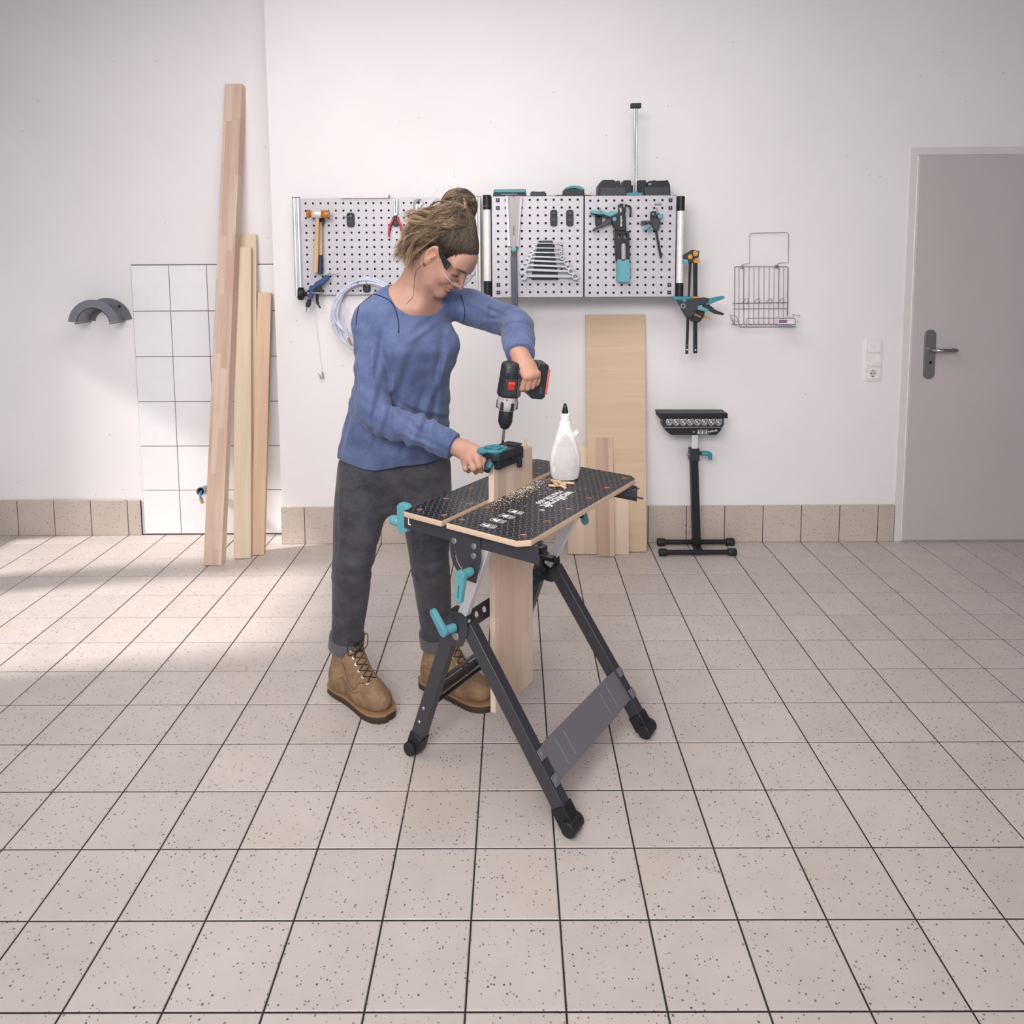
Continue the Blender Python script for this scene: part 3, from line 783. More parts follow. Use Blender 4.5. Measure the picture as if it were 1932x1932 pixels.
MB().lathe((gb.x, gb.y, _gz(1.036)), (0, 0, 1), [(0, 0), (0, 0.0165), (0.020, 0.0165), (0.022, 0.0155), (0.022, 0)], 28).build('collar', WHITE_PL, glue)
for k in range(4): MB().lathe((gb.x, gb.y, _gz(1.036)+0.003+k*0.0045), (0, 0, 1), [(0, 0.0162), (0.001, 0.0171), (0.002, 0.0162)], 28).build('thread_ring', WHITE_PL, glue)
MB().lathe((gb.x, gb.y, _gz(1.036)+0.022), (0, 0, 1), [(0, 0), (0, 0.0105), (0.006, 0.0098), (0.019, 0.0070), (0.028, 0.0046), (0.0315, 0.0022), (0.032, 0)], 20).build('pointed_cap', mat('glossy_black_cap', (22, 25, 32), 0.25), glue)
rk = Vector((gb.x, gb.y, _gz(0.984)))+bd*0.032-bp*0.004
MB().tube([rk-bp*0.010+bd*0.000, rk-bp*0.008+bd*0.003, rk+bp*0.010+bd*0.006], [0.0075, 0.0085, 0.0085], 18).build('side_plug', WHITE_PL, glue, bevel=0.001)

# ------------------------------------------------------------------ timber leaning on the walls
M_BEECH = wood('beech_beam', (220, 196, 180), (196, 164, 146), 2, 0.031, 0, 90, 0.6, 0.5, 0.30)
M_SPRUCE = wood('pale_spruce', (228, 210, 188), (204, 180, 154), 2, 0, 0, 70, 1.0, 0.6)
M_SPRUCE2 = wood('rosy_spruce', (222, 194, 168), (192, 158, 132), 2, 0, 0, 70, 1.0, 0.6)
M_PLY = wood('plywood_face', (220, 196, 168), (198, 170, 140), 0, 0, 0, 34, 1.0, 0.6)
M_PANELW = wood('glued_maple_panel', (230, 208, 184), (204, 174, 148), 2, 0.037, 0, 80, 0.9, 0.5, 2.0)
M_DARKB = wood('rosy_beech', (212, 184, 164), (178, 142, 124), 2, 0.02, 0, 80, 0.9, 0.5, 3.0)
def leaner(name, bot, top, w, th, material, label, cat, z_axis_hint=None, twist=0.0):
    """plank from the floor point bot (middle of its front lower edge) to top, w wide, th thick"""
    b = Vector(bot); t = Vector(top); d = (t-b); L = d.length; d.normalize()
    x = Vector((1, 0, 0)); x = (x-d*x.dot(d)).normalized(); y = d.cross(x)
    if twist: x, y = x*math.cos(twist)+y*math.sin(twist), y*math.cos(twist)-x*math.sin(twist)
    o = MB().box((0, th/2, L/2), (w, th, L)).build(name, material, bevel=0.0015)
    tilt = abs(d.dot(Vector((0, 0, 1))))
    o.matrix_world = axes(b, x, y, d)
    return tag(o, label, cat)
def fl(x, y): p = atz(x, y, 0); return Vector((p[0], p[1], 0))
b = fl(400.5, 1068); t3 = aty(433, 321, 2.05)
d = Vector(t3)-b; tp = b+d*(2.42/ d.z)
leaner('beech_beam', b+Vector((0, 0, 0.003)), tp, 0.093, 0.046, M_BEECH, 'tall finger-jointed beech beam leaning on the recessed wall, longest of the timbers', 'timber', twist=-0.10)
b = fl(461, 1050); leaner('timber_board', b+Vector((0.01, 0.03, 0.003)), aty(465, 442, 2.115), 0.098, 0.022, M_SPRUCE, 'pale flat board hidden behind the square post, with rounded top corner', 'timber')
b = fl(457, 1055); leaner('timber_post', b+Vector((0, 0, 0.003)), aty(457.5, 466, 2.052), 0.083, 0.055, M_SPRUCE, 'pale square spruce post with a dark crack, second of the leaning timbers', 'timber', twist=0.12)
b = fl(485, 1048.5); leaner('timber_post', b+Vector((0, 0, 0.003)), aty(499, 552, 2.085), 0.068, 0.048, M_SPRUCE2, 'short rosy spruce post, shortest and rightmost of the leaning timbers', 'timber', twist=0.16)
b = (fl(1108, 1043)+fl(1221, 1042))/2; tp = (Vector(aty(1105, 594, 1.995))+Vector(aty(1217, 594, 1.995)))/2
leaner('plywood_sheet', b+Vector((0, 0, 0.003)), tp, 0.305, 0.018, M_PLY, 'tall warm plywood sheet leaning against the white wall', 'board')
b = (fl(1071, 1048)+fl(1187, 1046))/2; tp = (Vector(aty(1072, 841, 1.955))+Vector(aty(1186, 841, 1.955)))/2
leaner('glued_panel', b+Vector((0, 0, 0.003)), tp, 0.314, 0.018, M_PANELW, 'pale glued wood panel leaning on the plywood sheet', 'board')
b = (fl(1128, 1052)+fl(1160, 1051))/2; tp = (Vector(aty(1124.5, 826, 1.93))+Vector(aty(1155.5, 826, 1.93)))/2
leaner('beech_strip', b+Vector((0, 0, 0.003)), tp, 0.087, 0.018, M_DARKB, 'narrow rosy beech strip leaning in front of the pale panel', 'board')

# ------------------------------------------------------------------ hose bracket, pipe stub, switches
M_GALV = mat('galvanised_sheet', (136, 136, 144), 0.45, 0.6, 0.5, 0.12, 14)
c0 = aty(205, 604, REC_Y-0.004)
hb = thing('hose_bracket', (c0[0], REC_Y, c0[2]), 'curved galvanised hose bracket on the wall left of the white tiles', 'bracket')
def arc(cx, cz, r, y, a0, a1, n=22): return [Vector((cx+r*math.cos(a0+(a1-a0)*i/n), y, cz+r*math.sin(a0+(a1-a0)*i/n))) for i in range(n+1)]
hc = aty(203, 609, REC_Y-0.004); hr = 0.132; cx, cz = hc[0], hc[2]
A0, A1 = math.radians(8), math.radians(172)
def flange(y, r1, r0, name, lab=None):
    o = arc(cx, cz, r1, y, A0, A1); i_ = arc(cx, cz, r0, y, A1, A0)
    MB().prism(o+i_, (0, 0.003, 0)).build(name, M_GALV, hb, smooth=30)
flange(REC_Y-0.005, 0.134, 0.066, 'back_flange')
flange(REC_Y-0.138, 0.132, 0.086, 'front_flange')
R = []
for i in range(23):
    t = A0+(A1-A0)*i/22; e = Vector((math.cos(t), 0, math.sin(t))); ring = []
    for (y, r) in ((REC_Y-0.005, 0.094), (REC_Y-0.138, 0.089), (REC_Y-0.138, 0.086), (REC_Y-0.005, 0.091)): ring.append(Vector((cx, y, cz))+e*r)
    R.append(ring)
MB().rings(R).build('saddle', M_GALV, hb, smooth=40)
for t in (A0, A1):
    e = Vector((math.cos(t), 0, math.sin(t)))
    MB().box(Vector((cx, REC_Y-0.072, cz))+e*0.092-Vector((0, 0, 0.006)), (0.012, 0.138, 0.006)).build('end_lip', M_GALV, hb, bevel=0.001)
MB().lathe((cx+0.070, REC_Y-0.008, cz+0.088), (0, -1, 0), [(0, 0), (0, 0.0075), (0.004, 0.006), (0.004, 0)], 14).build('screw', mat('dark_screw', (40, 40, 44), 0.4, 0.5), hb)

pc = aty(384, 925, YT)
ps = thing('pipe_stub', (pc[0], YT, pc[2]), 'short grey pipe stub with blue hose end poking from the tiled wall', 'pipe')
M_PIPE = mat('grey_pipe', (150, 148, 150), 0.4)
q = Vector(aty(378, 927, YT-0.07))
pr = MB(); 
a_, b_, d_ = frame_from(q-Vector((pc[0]+0.012, YT, pc[2]+0.004)))
P0 = Vector((pc[0]+0.012, YT+0.002, pc[2]+0.004))
for r0, nm, m_ in ((0.0225, 'pipe', M_PIPE),):
    rr = [[P0+(q-P0)*t+(a_*math.cos(2*PI*k/20)+b_*math.sin(2*PI*k/20))*r for k in range(20)] for t, r in ((0, r0), (1, r0), (1, r0-0.003), (0.3, r0-0.003))]
    MB().rings(rr, cap=False).build(nm, m_, ps)
MB().lathe(P0+(q-P0)*0.35, d_, [(0, 0.019), (0.001, 0)], 16).build('pipe_inside', HOLE_DARK, ps)
hz = bez([q-d_*0.02, q+Vector((0.004, -0.012, -0.012)), q+Vector((0.006, -0.014, -0.036))], 5)
MB().tube(hz, 0.006, 10).build('hose_end', mat('blue_hose', (70, 140, 200), 0.35), ps)
MB().lathe(q+Vector((0.006, -0.014, -0.034)), (0.35, 0, -1), [(0, 0), (0, 0.0105), (0.012, 0.0105), (0.013, 0.008), (0.026, 0.0085), (0.03, 0.0075), (0.03, 0)], 12).build('brass_fitting', mat('brass_fitting', (196, 176, 140), 0.3, 0.9), ps)
# second fitting peeping out between beam and post
vv = aty(440, 632, YT)
vf = thing('wall_valve', (vv[0], YT, vv[2]), 'small chrome wall valve peeping out between the beam and the post', 'valve')
MB().lathe((vv[0], YT, vv[2]), (0, -1, 0), [(0, 0), (0, 0.024), (0.006, 0.022), (0.007, 0.012), (0.03, 0.012), (0.03, 0)], 18).build('rosette', CHROME, vf)
MB().tube([(vv[0], YT-0.03, vv[2]+0.03), (vv[0], YT-0.03, vv[2]-0.035)], 0.009, 12).build('valve_body', CHROME, vf)

sw = aty(1646, 679, WALL_Y)
sp = thing('switch_panel', (sw[0], WALL_Y, sw[2]), 'white frame with two light switches above a power socket', 'switch')
tl, br = aty(1632, 640, WALL_Y-0.01), aty(1660, 718, WALL_Y-0.01)
hw = 0.041; hh = (tl[2]-br[2])/2
me = plate([rrect(-hw, hw, -hh, hh, 0.008, 4)], 0.010, 0.002); place_mesh(me, 'frame_plate', WHITE_PL, sp, axes((sw[0], WALL_Y-0.005, sw[2]), (1, 0, 0), (0, 0, 1), (0, -1, 0)))
M_GAP = mat('switch_gap', (128, 122, 124), 0.6)
for k, dz in enumerate((0.070, 0.0, -0.070)):
    me = plate([rrect(-0.0335, 0.0335, -0.0295, 0.0295, 0.004, 3)], 0.002); place_mesh(me, 'switch_gap', M_GAP, sp, axes((sw[0], WALL_Y-0.0102, sw[2]+dz), (1, 0, 0), (0, 0, 1), (0, -1, 0)))
    if k < 2:
        me = plate([rrect(-0.032, 0.032, -0.028, 0.028, 0.004, 3)], 0.007, 0.0015); n_ = Vector((0, -1, 0.06)).normalized()
        place_mesh(me, 'rocker', WHITE_PL, sp, axes((sw[0], WALL_Y-0.0115, sw[2]+dz), (1, 0, 0), n_.cross(Vector((1, 0, 0))), n_))
    else:
        me = plate([rrect(-0.032, 0.032, -0.028, 0.028, 0.004, 3), circle(0, 0, 0.0195, 24)], 0.006, 0.001)
        so = place_mesh(me, 'socket_cover', WHITE_PL, sp, axes((sw[0], WALL_Y-0.0115, sw[2]+dz), (1, 0, 0), (0, 0, 1), (0, -1, 0)))
        MB().lathe((sw[0], WALL_Y-0.0113, sw[2]+dz), (0, -1, 0), [(0, 0.0), (0, 0.0195), (0.0005, 0.0195), (0.0006, 0)], 24).build('socket_cup', mat('socket_cup', (206, 200, 200), 0.4), so)
        for sx_ in (-0.0085, 0.0085): MB().cyl((sw[0]+sx_, WALL_Y-0.0126, sw[2]+dz), (sw[0]+sx_, WALL_Y-0.0115, sw[2]+dz), 0.0027, None, 10).build('pin_hole', HOLE_DARK, so)
        for sz in (-1, 1): MB().box((sw[0], WALL_Y-0.0122, sw[2]+dz+sz*0.0172), (0.010, 0.003, 0.004)).build('earth_clip', mat('earth_clip', (90, 86, 86), 0.3, 0.8), so)

# ------------------------------------------------------------------ perforated panels
def perforated(x0, x1, z0, z1, Y, cols_, rows_, hs, name, material, parent, thick=0.0018):
    """sheet in the xz plane with square holes centred on cols_ x rows_"""
    mb = MB()
    xs = [x0]+sum([[c-hs/2, c+hs/2] for c in cols_], [])+[x1]; zs = [z0]+sum([[r-hs/2, r+hs/2] for r in rows_], [])+[z1]
    nx, nz = len(xs), len(zs)
    vs = [(x, Y, z) for z in zs for x in xs]+[(x, Y+thick, z) for z in zs for x in xs]; fs = []; off = nx*nz
    for j in range(nz-1):
        for i in range(nx-1):
            a = j*nx+i
            if i % 2 == 1 and j % 2 == 1:
                for p, q in ((a, a+1), (a+1, a+nx+1), (a+nx+1, a+nx), (a+nx, a)): fs.append((p, q, q+off, p+off))
            else: fs.append((a, a+1, a+nx+1, a+nx))
    mb.add(vs, fs)
    o = mb.build(name, material, parent, smooth=0)
    MB().bx(x0+0.004, x1-0.004, Y+0.012, Y+0.014, z0+0.004, z1-0.004).build('hole_shade_sheet', HOLE_DARK, parent, smooth=0)  # added dark sheet that stands for the shade behind the holes
    # folded rim
    t = 0.012
    MB().bx(x0, x1, Y, Y+t, z1-0.0015, z1).bx(x0, x1, Y, Y+t, z0, z0+0.0015).bx(x0, x0+0.0015, Y, Y+t, z0, z1).bx(x1-0.0015, x1, Y, Y+t, z0, z1).build('folded_rim', material, parent, smooth=0)
    return o
PY = WALL_Y-0.032
g4 = lambda x, y: (540+x/9.66, 360+y/9.66)
h00 = aty(*g4(352, 231), PY); h0n = aty(*g4(1865, 231), PY); hm0 = aty(*g4(383, 1695), PY)
p_x = (h0n[0]-h00[0])/11; p_z = (h00[2]-hm0[2])/11
lp = aty(570, 556, PY)
LP_Z1 = aty(620, 374.5, PY)[2]; LP_Z0 = aty(640, 556, PY)[2]
LP_X0 = aty(568, 460, PY)[0]; LP_X1 = aty(899, 460, PY)[0]
pegl = thing('pegboard', ((LP_X0+LP_X1)/2, PY, LP_Z0), 'silver perforated tool panel behind the person, with polished side profile', 'pegboard')
rows_ = sorted([h00[2]-k*p_z for k in range(13)]); rows_ = [r for r in rows_ if r > LP_Z0+0.008]
cols_ = [h00[0]+k*p_x for k in range(26) if h00[0]+k*p_x < LP_X1-0.008]
perforated(LP_X0, LP_X1, LP_Z0, LP_Z1, PY, cols_, rows_, 0.0098, 'perforated_sheet', PANEL, pegl)
def side_profile(xa, xb, parent):
    w = (xb-xa)/2
    for k in range(2):
        MB().tube([(xa+w*(k+0.5), PY-0.004, LP_Z0-0.004), (xa+w*(k+0.5), PY-0.004, LP_Z1+0.003)], w*0.56, 20, squash=(1, 1)).build('profile_tube', ALU, parent)
        MB().cyl((xa+w*(k+0.5), PY-0.004, LP_Z1+0.003), (xa+w*(k+0.5), PY-0.004, LP_Z1+0.006), w*0.58, None, 20).build('profile_cap', BLACK, parent)
side_profile(aty(554.5, 460, PY)[0], aty(569, 460, PY)[0], pegl)
side_profile(aty(897, 460, PY)[0], aty(908, 460, PY)[0], pegl)

CY = 1.80
e3 = lambda x, y: (880+x/4.391, 310+y/4.391)
cab_z1 = aty(1100, 369, CY)[2]; cab_z0 = aty(1100, 561, CY)[2]
dxs = [aty(x, 460, CY)[0] for x in (927.8, 1101, 1102.8, 1275)]
cab = thing('tool_cabinet', ((dxs[0]+dxs[3])/2, WALL_Y, cab_z0), 'wall cabinet with two perforated silver doors and round bar handles', 'cabinet')
MB().bx(dxs[0]-0.012, dxs[3]+0.006, CY+0.018, WALL_Y-0.001, cab_z0+0.002, cab_z1-0.002).build('cabinet_body', mat('cabinet_dark_steel', (40, 41, 47), 0.45), cab, bevel=0.002)
for k in range(2):
    d0, d1 = dxs[2*k], dxs[2*k+1]
    dr = bpy.data.objects.new('door', None); COL.objects.link(dr); dr.parent = cab; dr.location = (0, 0, 0)
    if k == 0: ox, nx_ = aty(*e3(260, 297), CY), 11
    else: ox, nx_ = aty(*e3(1026, 301), CY), 11
    px_ = (aty(*e3(922, 297), CY)[0]-aty(*e3(260, 297), CY)[0])/10 if k == 0 else (aty(*e3(1690, 299), CY)[0]-ox[0])/10
    pz_ = (aty(*e3(260, 297), CY)[2]-aty(*e3(258, 1061), CY)[2])/12
    cc = [ox[0]+i*px_ for i in range(11)]; rr = sorted([ox[2]-i*pz_ for i in range(13)]); rr = [r for r in rr if r > cab_z0+0.008]
    perforated(d0, d1, cab_z0, cab_z1, CY, cc, rr, 0.0102, 'perforated_sheet', PANEL, dr)
    bxx = cc[0] if k == 0 else cc[-1]
    for r in (rr[-1], rr[-2], rr[0], rr[1]):
        bo = MB().box((bxx, CY-0.002, r), (0.0175, 0.005, 0.0175)).build('bolt_pad', BLACK, dr, bevel=0.001)
        MB().ell((bxx, CY-0.005, r), (0.0044, 0.003, 0.0044), None, 12, 6).build('bolt_head', STEEL, bo)
for nm, xa, xb, yt, yb in (('left', 911.5, 927, 368, 557), ('right', 1276.5, 1291, 370, 561)):
    xm = aty((xa+xb)/2, 460, CY)[0]; r = (aty(xb, 460, CY)[0]-aty(xa, 460, CY)[0])/2
    zt, zb = aty(xa, yt, CY)[2], aty(xa, yb, CY)[2]; hgt = zt-zb
    hd = MB().cyl((xm, CY+0.004, zb+hgt*0.14), (xm, CY+0.004, zt-hgt*0.14), r*0.92, None, 24).build('bar_handle', mat('white_handle_tube', (232, 226, 226), 0.35, 0.1), cab)
    for z0, z1 in ((zb, zb+hgt*0.145), (zt-hgt*0.145, zt)): MB().cyl((xm, CY+0.004, z0), (xm, CY+0.004, z1), r, None, 24).build('handle_end', BLACK, hd, bevel=0.002)
    MB().box((xm, CY+0.02, (zt+zb)/2), (r*1.2, 0.02, hgt*0.9)).build('handle_rail', BLACK, hd)
zl = aty(*e3(1588, 332), CY-0.001)
lb = MB().box((zl[0], CY-0.0012, zl[2]), (0.032, 0.001, 0.008)).build('name_badge', BLACK, cab)
place_mesh(lettering('wolfcraft', 0.0075, 0.0003, 0.0001), 'badge_lettering', WHITE_INK, lb, axes((zl[0], CY-0.002, zl[2]+0.0003), (1, 0, 0), (0, 0, 1), (0, -1, 0)), 0)

# ------------------------------------------------------------------ tools on the left panel
def conv(x0, y0, s): return lambda x, y: (x0+x/s, y0+y/s)
c5 = conv(545, 500, 8.784); c1 = conv(900, 320, 9.2); c2 = conv(1090, 320, 8.782); cw = conv(960, 440, 12.88); cc_ = conv(1260, 460, 7.1556); cs = conv(1230, 770, 6.6647); cp = conv(720, 350, 8.05)
def mm(f, pts): return [f(*p) for p in pts]
def plate_px(outs, Y, th, name, material, parent, bevel=0.0008):
    ol = [[(lambda q: (q[0], q[2]))(aty(x, y, Y)) for x, y in o] for o in outs]
    me = plate(ol, th, bevel if th > 2.2*bevel else 0.0)
    return place_mesh(me, name, material, parent, axes((0, Y+th/2, 0), (1, 0, 0), (0, 0, 1), (0, -1, 0)))
def P3(f, x, y, Y): return Vector(aty(*f(x, y), Y))
def hook_clip(f, xa, xb, ya, yb, Y, label, pin=False):
    a = P3(f, xa, ya, Y); b = P3(f, xb, yb, Y); w = b.x-a.x; h = a.z-b.z; cx, cz = (a.x+b.x)/2, (a.z+b.z)/2
    t = thing('tool_clip', (cx, Y, b.z), label, 'tool clip', 'black clips plugged into the panels')
    me = plate([rrect(-w/2, w/2, -h/2, h/2, w*0.32, 4), rrect(-w*0.22, w*0.22, h*0.16, h*0.40, w*0.12, 3)], 0.012, 0.0015)
    bd = place_mesh(me, 'clip_body', BLACK, t, axes((cx, Y-0.006, cz), (1, 0, 0), (0, 0, 1), (0, -1, 0)))
    MB().bar((cx, Y-0.004, cz+h*0.12), (cx, Y-0.022, cz+h*0.30), 0.006, 0.0015).build('spring_tongue', STEEL, t)
    MB().box((cx, Y-0.0125, cz-h*0.12), (w*0.5, 0.001, h*0.14)).build('clip_ridge', mat('clip_grey', (58, 60, 66), 0.5), bd)
    if pin:
        MB().tube([(cx, Y-0.016, cz+h*0.22), (cx-0.022, Y-0.03, cz+h*0.20), (cx-0.032, Y-0.038, cz+h*0.26)], 0.0018, 8).build('pin', STEEL, t)
    return t
hook_clip(g4, 1112, 1245, 405, 655, PY, 'black tool clip with a bent metal pin, beside the mallet', True)
hook_clip(c1, 1275, 1385, 705, 975, CY, 'empty black clip above the spanners, left of the pair')
hook_clip(c1, 1552, 1665, 705, 975, CY, 'empty black clip above the spanners, right of the pair')

# mallet
HY = PY-0.07
m0 = P3(g4, 380, 418, HY); m1 = P3(g4, 782, 430, HY)
ml = thing('mallet', (P3(g4, 570, 600, HY).x, HY, P3(g4, 530, 1480, HY).z), 'mallet with amber plastic faces and ash handle hung on the panel', 'mallet')
dx = (m1-m0); Lm = dx.length; dx.normalize()
M_AMB = NT('amber_resin').set(0.15, 0, 0.6); M_AMB.base(S(198, 118, 38)); M_AMB.b.inputs['Transmission Weight'].default_value = 0.25; M_AMB = M_AMB.m
MB().lathe(m0+dx*Lm*0.24, dx, [(0, 0), (0, 0.019), (0.004, 0.0205), (Lm*0.42-0.004, 0.0205), (Lm*0.42, 0.019), (Lm*0.42, 0)], 24).build('head', mat('mallet_head_white_metal', (218, 214, 210), 0.35, 0.4), ml)
MB().lathe(m0, dx, [(0, 0), (0, 0.019), (0.003, 0.0215), (0.014, 0.0215), (0.017, 0.016), (Lm*0.24, 0.018), (Lm*0.24, 0)], 24).build('striking_face', M_AMB, ml)
MB().lathe(m0+dx*Lm*0.66, dx, [(0, 0), (0, 0.018), (0.004, 0.0205), (Lm*0.28, 0.0215), (Lm*0.34, 0.018), (Lm*0.34, 0)], 24).build('striking_face', M_AMB, ml)
h0 = P3(g4, 572, 470, HY); h1 = P3(g4, 530, 1485, HY+0.03)
M_ASH = wood('ash_handle', (226, 200, 168), (184, 146, 108), 2, 0, 0, 90, 1.1)
MB().tube([h0, h0+(h1-h0)*0.12, h0+(h1-h0)*0.35, h0+(h1-h0)*0.7, h1], [0.0085, 0.0095, 0.0115, 0.0132, 0.0140], 16, squash=(1, 0.75), hint=(0, 1, 0)).build('handle', M_ASH, ml)
# claw hammer behind
HY2 = PY-0.028
hm = thing('hammer', (P3(g4, 630, 1000, HY2).x, HY2, P3(g4, 630, 1515, HY2).z), 'hammer with navy grip half hidden behind the mallet', 'hammer')
q0 = P3(g4, 628, 560, HY2); q1 = P3(g4, 628, 1170, HY2); q2 = P3(g4, 622, 1515, HY2)
MB().tube([q0, q1], [0.008, 0.0095], 14).build('shaft', M_ASH, hm)
MB().tube([q1, (q1+q2)/2, q2], [0.0105, 0.012, 0.0125], 14).build('grip', mat('navy_grip', (38, 46, 74), 0.55), hm, bevel=0.001)
MB().bar(P3(g4, 560, 530, HY2), P3(g4, 700, 530, HY2), 0.018, 0.024).build('head', mat('black_steel', (44, 45, 50), 0.4, 0.6), hm, bevel=0.003)
MB().bar(P3(g4, 655, 520, HY2+0.01), P3(g4, 655, 640, HY2+0.01), 0.014, 0.012).build('hook', BLACK, hm, bevel=0.002)
MB().cyl(P3(g4, 790, 440, HY2), P3(g4, 822, 440, HY2), 0.004, 0.002, 10).build('nail_tip', STEEL, hm)

# folding rule on top of the panel
ra, rb = aty(642.5, 372, PY-0.01), aty(735, 372, PY-0.01)
fr_ = thing('folding_rule', ((ra[0]+rb[0])/2, PY-0.01, LP_Z1), 'folded white folding rule lying on the top edge of the left panel', 'ruler')
LZ = LP_Z1+0.0005
for k in range(3): MB().bx(ra[0], rb[0]-0.004, PY-0.018+k*0.0055, PY-0.018+k*0.0055+0.005, LZ, LZ+0.0155).build('leaf', mat('rule_white', (236, 226, 228), 0.5), fr_, bevel=0.0008)
MB().bx(rb[0]-0.004, rb[0], PY-0.0185, PY-0.002, LZ, LZ+0.0155).build('end_tip', mat('rule_red', (120, 26, 40), 0.45), fr_, bevel=0.001)
tk = MB()
for k in range(46): tk.box((ra[0]+0.03+k*(rb[0]-ra[0]-0.05)/45, PY-0.0183, LZ+0.006+0.002*(k % 2)), (0.0009, 0.0004, 0.004 if k % 5 else 0.007))
tag(tk.build('scale_marks', mat('rule_ink', (150, 120, 126), 0.6), fr_, smooth=0), kind='stuff')

# red pliers
YP = PY-0.018
pj = P3(cp, 212, 440, YP)
pli = thing('pliers', (pj.x, YP, P3(cp, 210, 780, YP).z), 'long-nosed pliers with red and navy grips hanging on the panel', 'pliers')
for s in (-1, 1):
    MB().px(mm(cp, [(212+s*2, 210), (212+s*32, 205), (212+s*30, 330), (212+s*28, 440), (212, 455)] if s > 0 else [(208, 455), (180, 445), (182, 330), (176, 205), (205, 210)]), YP, 0.009).build('jaw', STEEL, pli, bevel=0.001)
    g = [P3(cp, 210+s*34, 478, YP), P3(cp, 210+s*45, 540, YP), P3(cp, 210+s*82, 610, YP), P3(cp, 210+s*98, 690, YP), P3(cp, 210+s*100, 780, YP)]
    gp = MB().tube(bez(g, 5), [0.0062]*3+[0.0058]*15+[0.0048]*3, 12, squash=(1, 0.8), hint=(0, 1, 0)).build('grip', mat('red_grip', (190, 58, 50), 0.45), pli)
    g2 = [p+Vector((-s*0.0035, 0.002, 0)) for p in g[:4]]
    MB().tube(bez(g2, 5), 0.0046, 10).build('inner_grip', mat('navy_grip', (38, 46, 74), 0.55), gp)
MB().lathe(P3(cp, 210, 440, YP-0.002), (0, -1, 0), [(0, 0), (0, 0.006), (0.002, 0.006), (0.0025, 0)], 16).build('pivot', STEEL, pli)
hook_clip(cp, 175, 258, 470, 620, PY, 'black clip behind the red pliers')
# adjustable spanner, mostly hidden by the hair
YA = PY-0.02
aw = thing('adjustable_spanner', tuple(P3(cp, 535, 600, YA)), 'adjustable spanner on the panel, its jaws showing above the hair', 'spanner')
MB().px(mm(cp, [(480, 330), (478, 270), (500, 220), (545, 205), (600, 205), (548, 240), (530, 270), (548, 300), (545, 390), (530, 560), (505, 560), (505, 380)]), YA, 0.010).build('body', mat('dark_chrome', (70, 72, 78), 0.25, 0.9), aw, bevel=0.0015)
MB().px(mm(cp, [(548, 300), (575, 285), (600, 270), (630, 238), (628, 265), (600, 310), (590, 335), (560, 340)]), YA+0.001, 0.008).build('sliding_jaw', STEEL, aw, bevel=0.001)
MB().px(mm(cp, [(525, 280), (548, 280), (540, 380), (512, 380)]), YA-0.001, 0.003).build('handle_inlay', CHROME, aw)

# blue blow gun with gauge knob, hanging wire
YG = PY-0.055
gg = thing('blow_gun', tuple(P3(c5, 380, 430, YG)), 'blue compressed air gun with ribbed black knob hanging at the panel corner', 'air gun')
M_NAVY = mat('blue_gun_body', (44, 66, 120), 0.4)
k0 = P3(c5, 150, 475, YG-0.01); k1 = P3(c5, 330, 480, YG); kd = (k1-k0).normalized()
kb = MB().lathe(k0, kd, [(0, 0), (0, 0.027), (0.004, 0.0305), (0.024, 0.0305), (0.030, 0.027), (0.034, 0.012), (0.045, 0.010), (0.045, 0)], 30).build('gauge_knob', BLACK, gg)
a_, b_, d_ = frame_from(kd)
for j in range(22):
    t = 2*PI*j/22; e = a_*math.cos(t)+b_*math.sin(t)
    MB().bar(k0+kd*0.004+e*0.0305, k0+kd*0.026+e*0.0305, 0.003, 0.003, e).build('knob_rib', BLACK, kb)
MB().px(mm(c5, [(325, 385), (345, 340), (410, 335), (430, 290), (560, 215), (600, 160), (650, 175), (662, 235), (600, 290), (540, 330), (470, 360), (420, 400), (400, 460), (385, 560), (320, 540), (300, 500), (340, 470)]), YG, 0.022).build('gun_body', M_NAVY, gg, bevel=0.004, seg=3)
MB().px(mm(c5, [(470, 360), (530, 330), (535, 420), (490, 470), (400, 470), (410, 400)]), YG+0.002, 0.018).build('valve_block', BLACK, gg, bevel=0.002)
MB().tube([P3(c5, 630, 180, YG+0.01), P3(c5, 695, 130, YG+0.01)], [0.0042, 0.0035], 12).build('nozzle', mat('nozzle_copper', (206, 190, 178), 0.25, 0.9), gg)
MB().tube([P3(c5, 690, 165, YG+0.02), P3(c5, 770, 150, YG+0.02), P3(c5, 840, 134, YG+0.02)], [0.0025, 0.002, 0.0012], 8).build('nozzle_wire', STEEL, gg)
MB().px(mm(c5, [(375, 452), (530, 455), (535, 470), (510, 478), (375, 466)]), YG-0.004, 0.014).build('trigger_bracket', STEEL, gg, bevel=0.001)
MB().tube(bez([P3(c5, 478, 475, YG+0.01), P3(c5, 468, 560, YG+0.01), P3(c5, 480, 640, YG+0.01), P3(c5, 522, 715, YG+0.01)], 5), [0.0055]*6+[0.005]*5+[0.003]*5, 10, squash=(1, 1.4)).build('trigger', BLACK, gg)
MB().px(mm(c5, [(310, 560), (362, 565), (352, 660), (335, 705), (268, 690), (280, 640)]), YG, 0.02).build('hose_grip', BLACK, gg, bevel=0.003)
MB().tube([P3(c5, 305, 690, YG+0.01), P3(c5, 283, 778, YG+0.01)], [0.0045, 0.002], 10).build('plug', STEEL, gg)
MB().cyl(P3(c5, 382, 545, YG+0.01), P3(c5, 385, 605, YG+0.01), 0.004, None, 10).build('ferrule', STEEL, gg)
wr = thing('test_lead', tuple(P3(c5, 550, 1880, PY)), 'thin white lead with a small metal clip dangling below the air gun', 'lead')
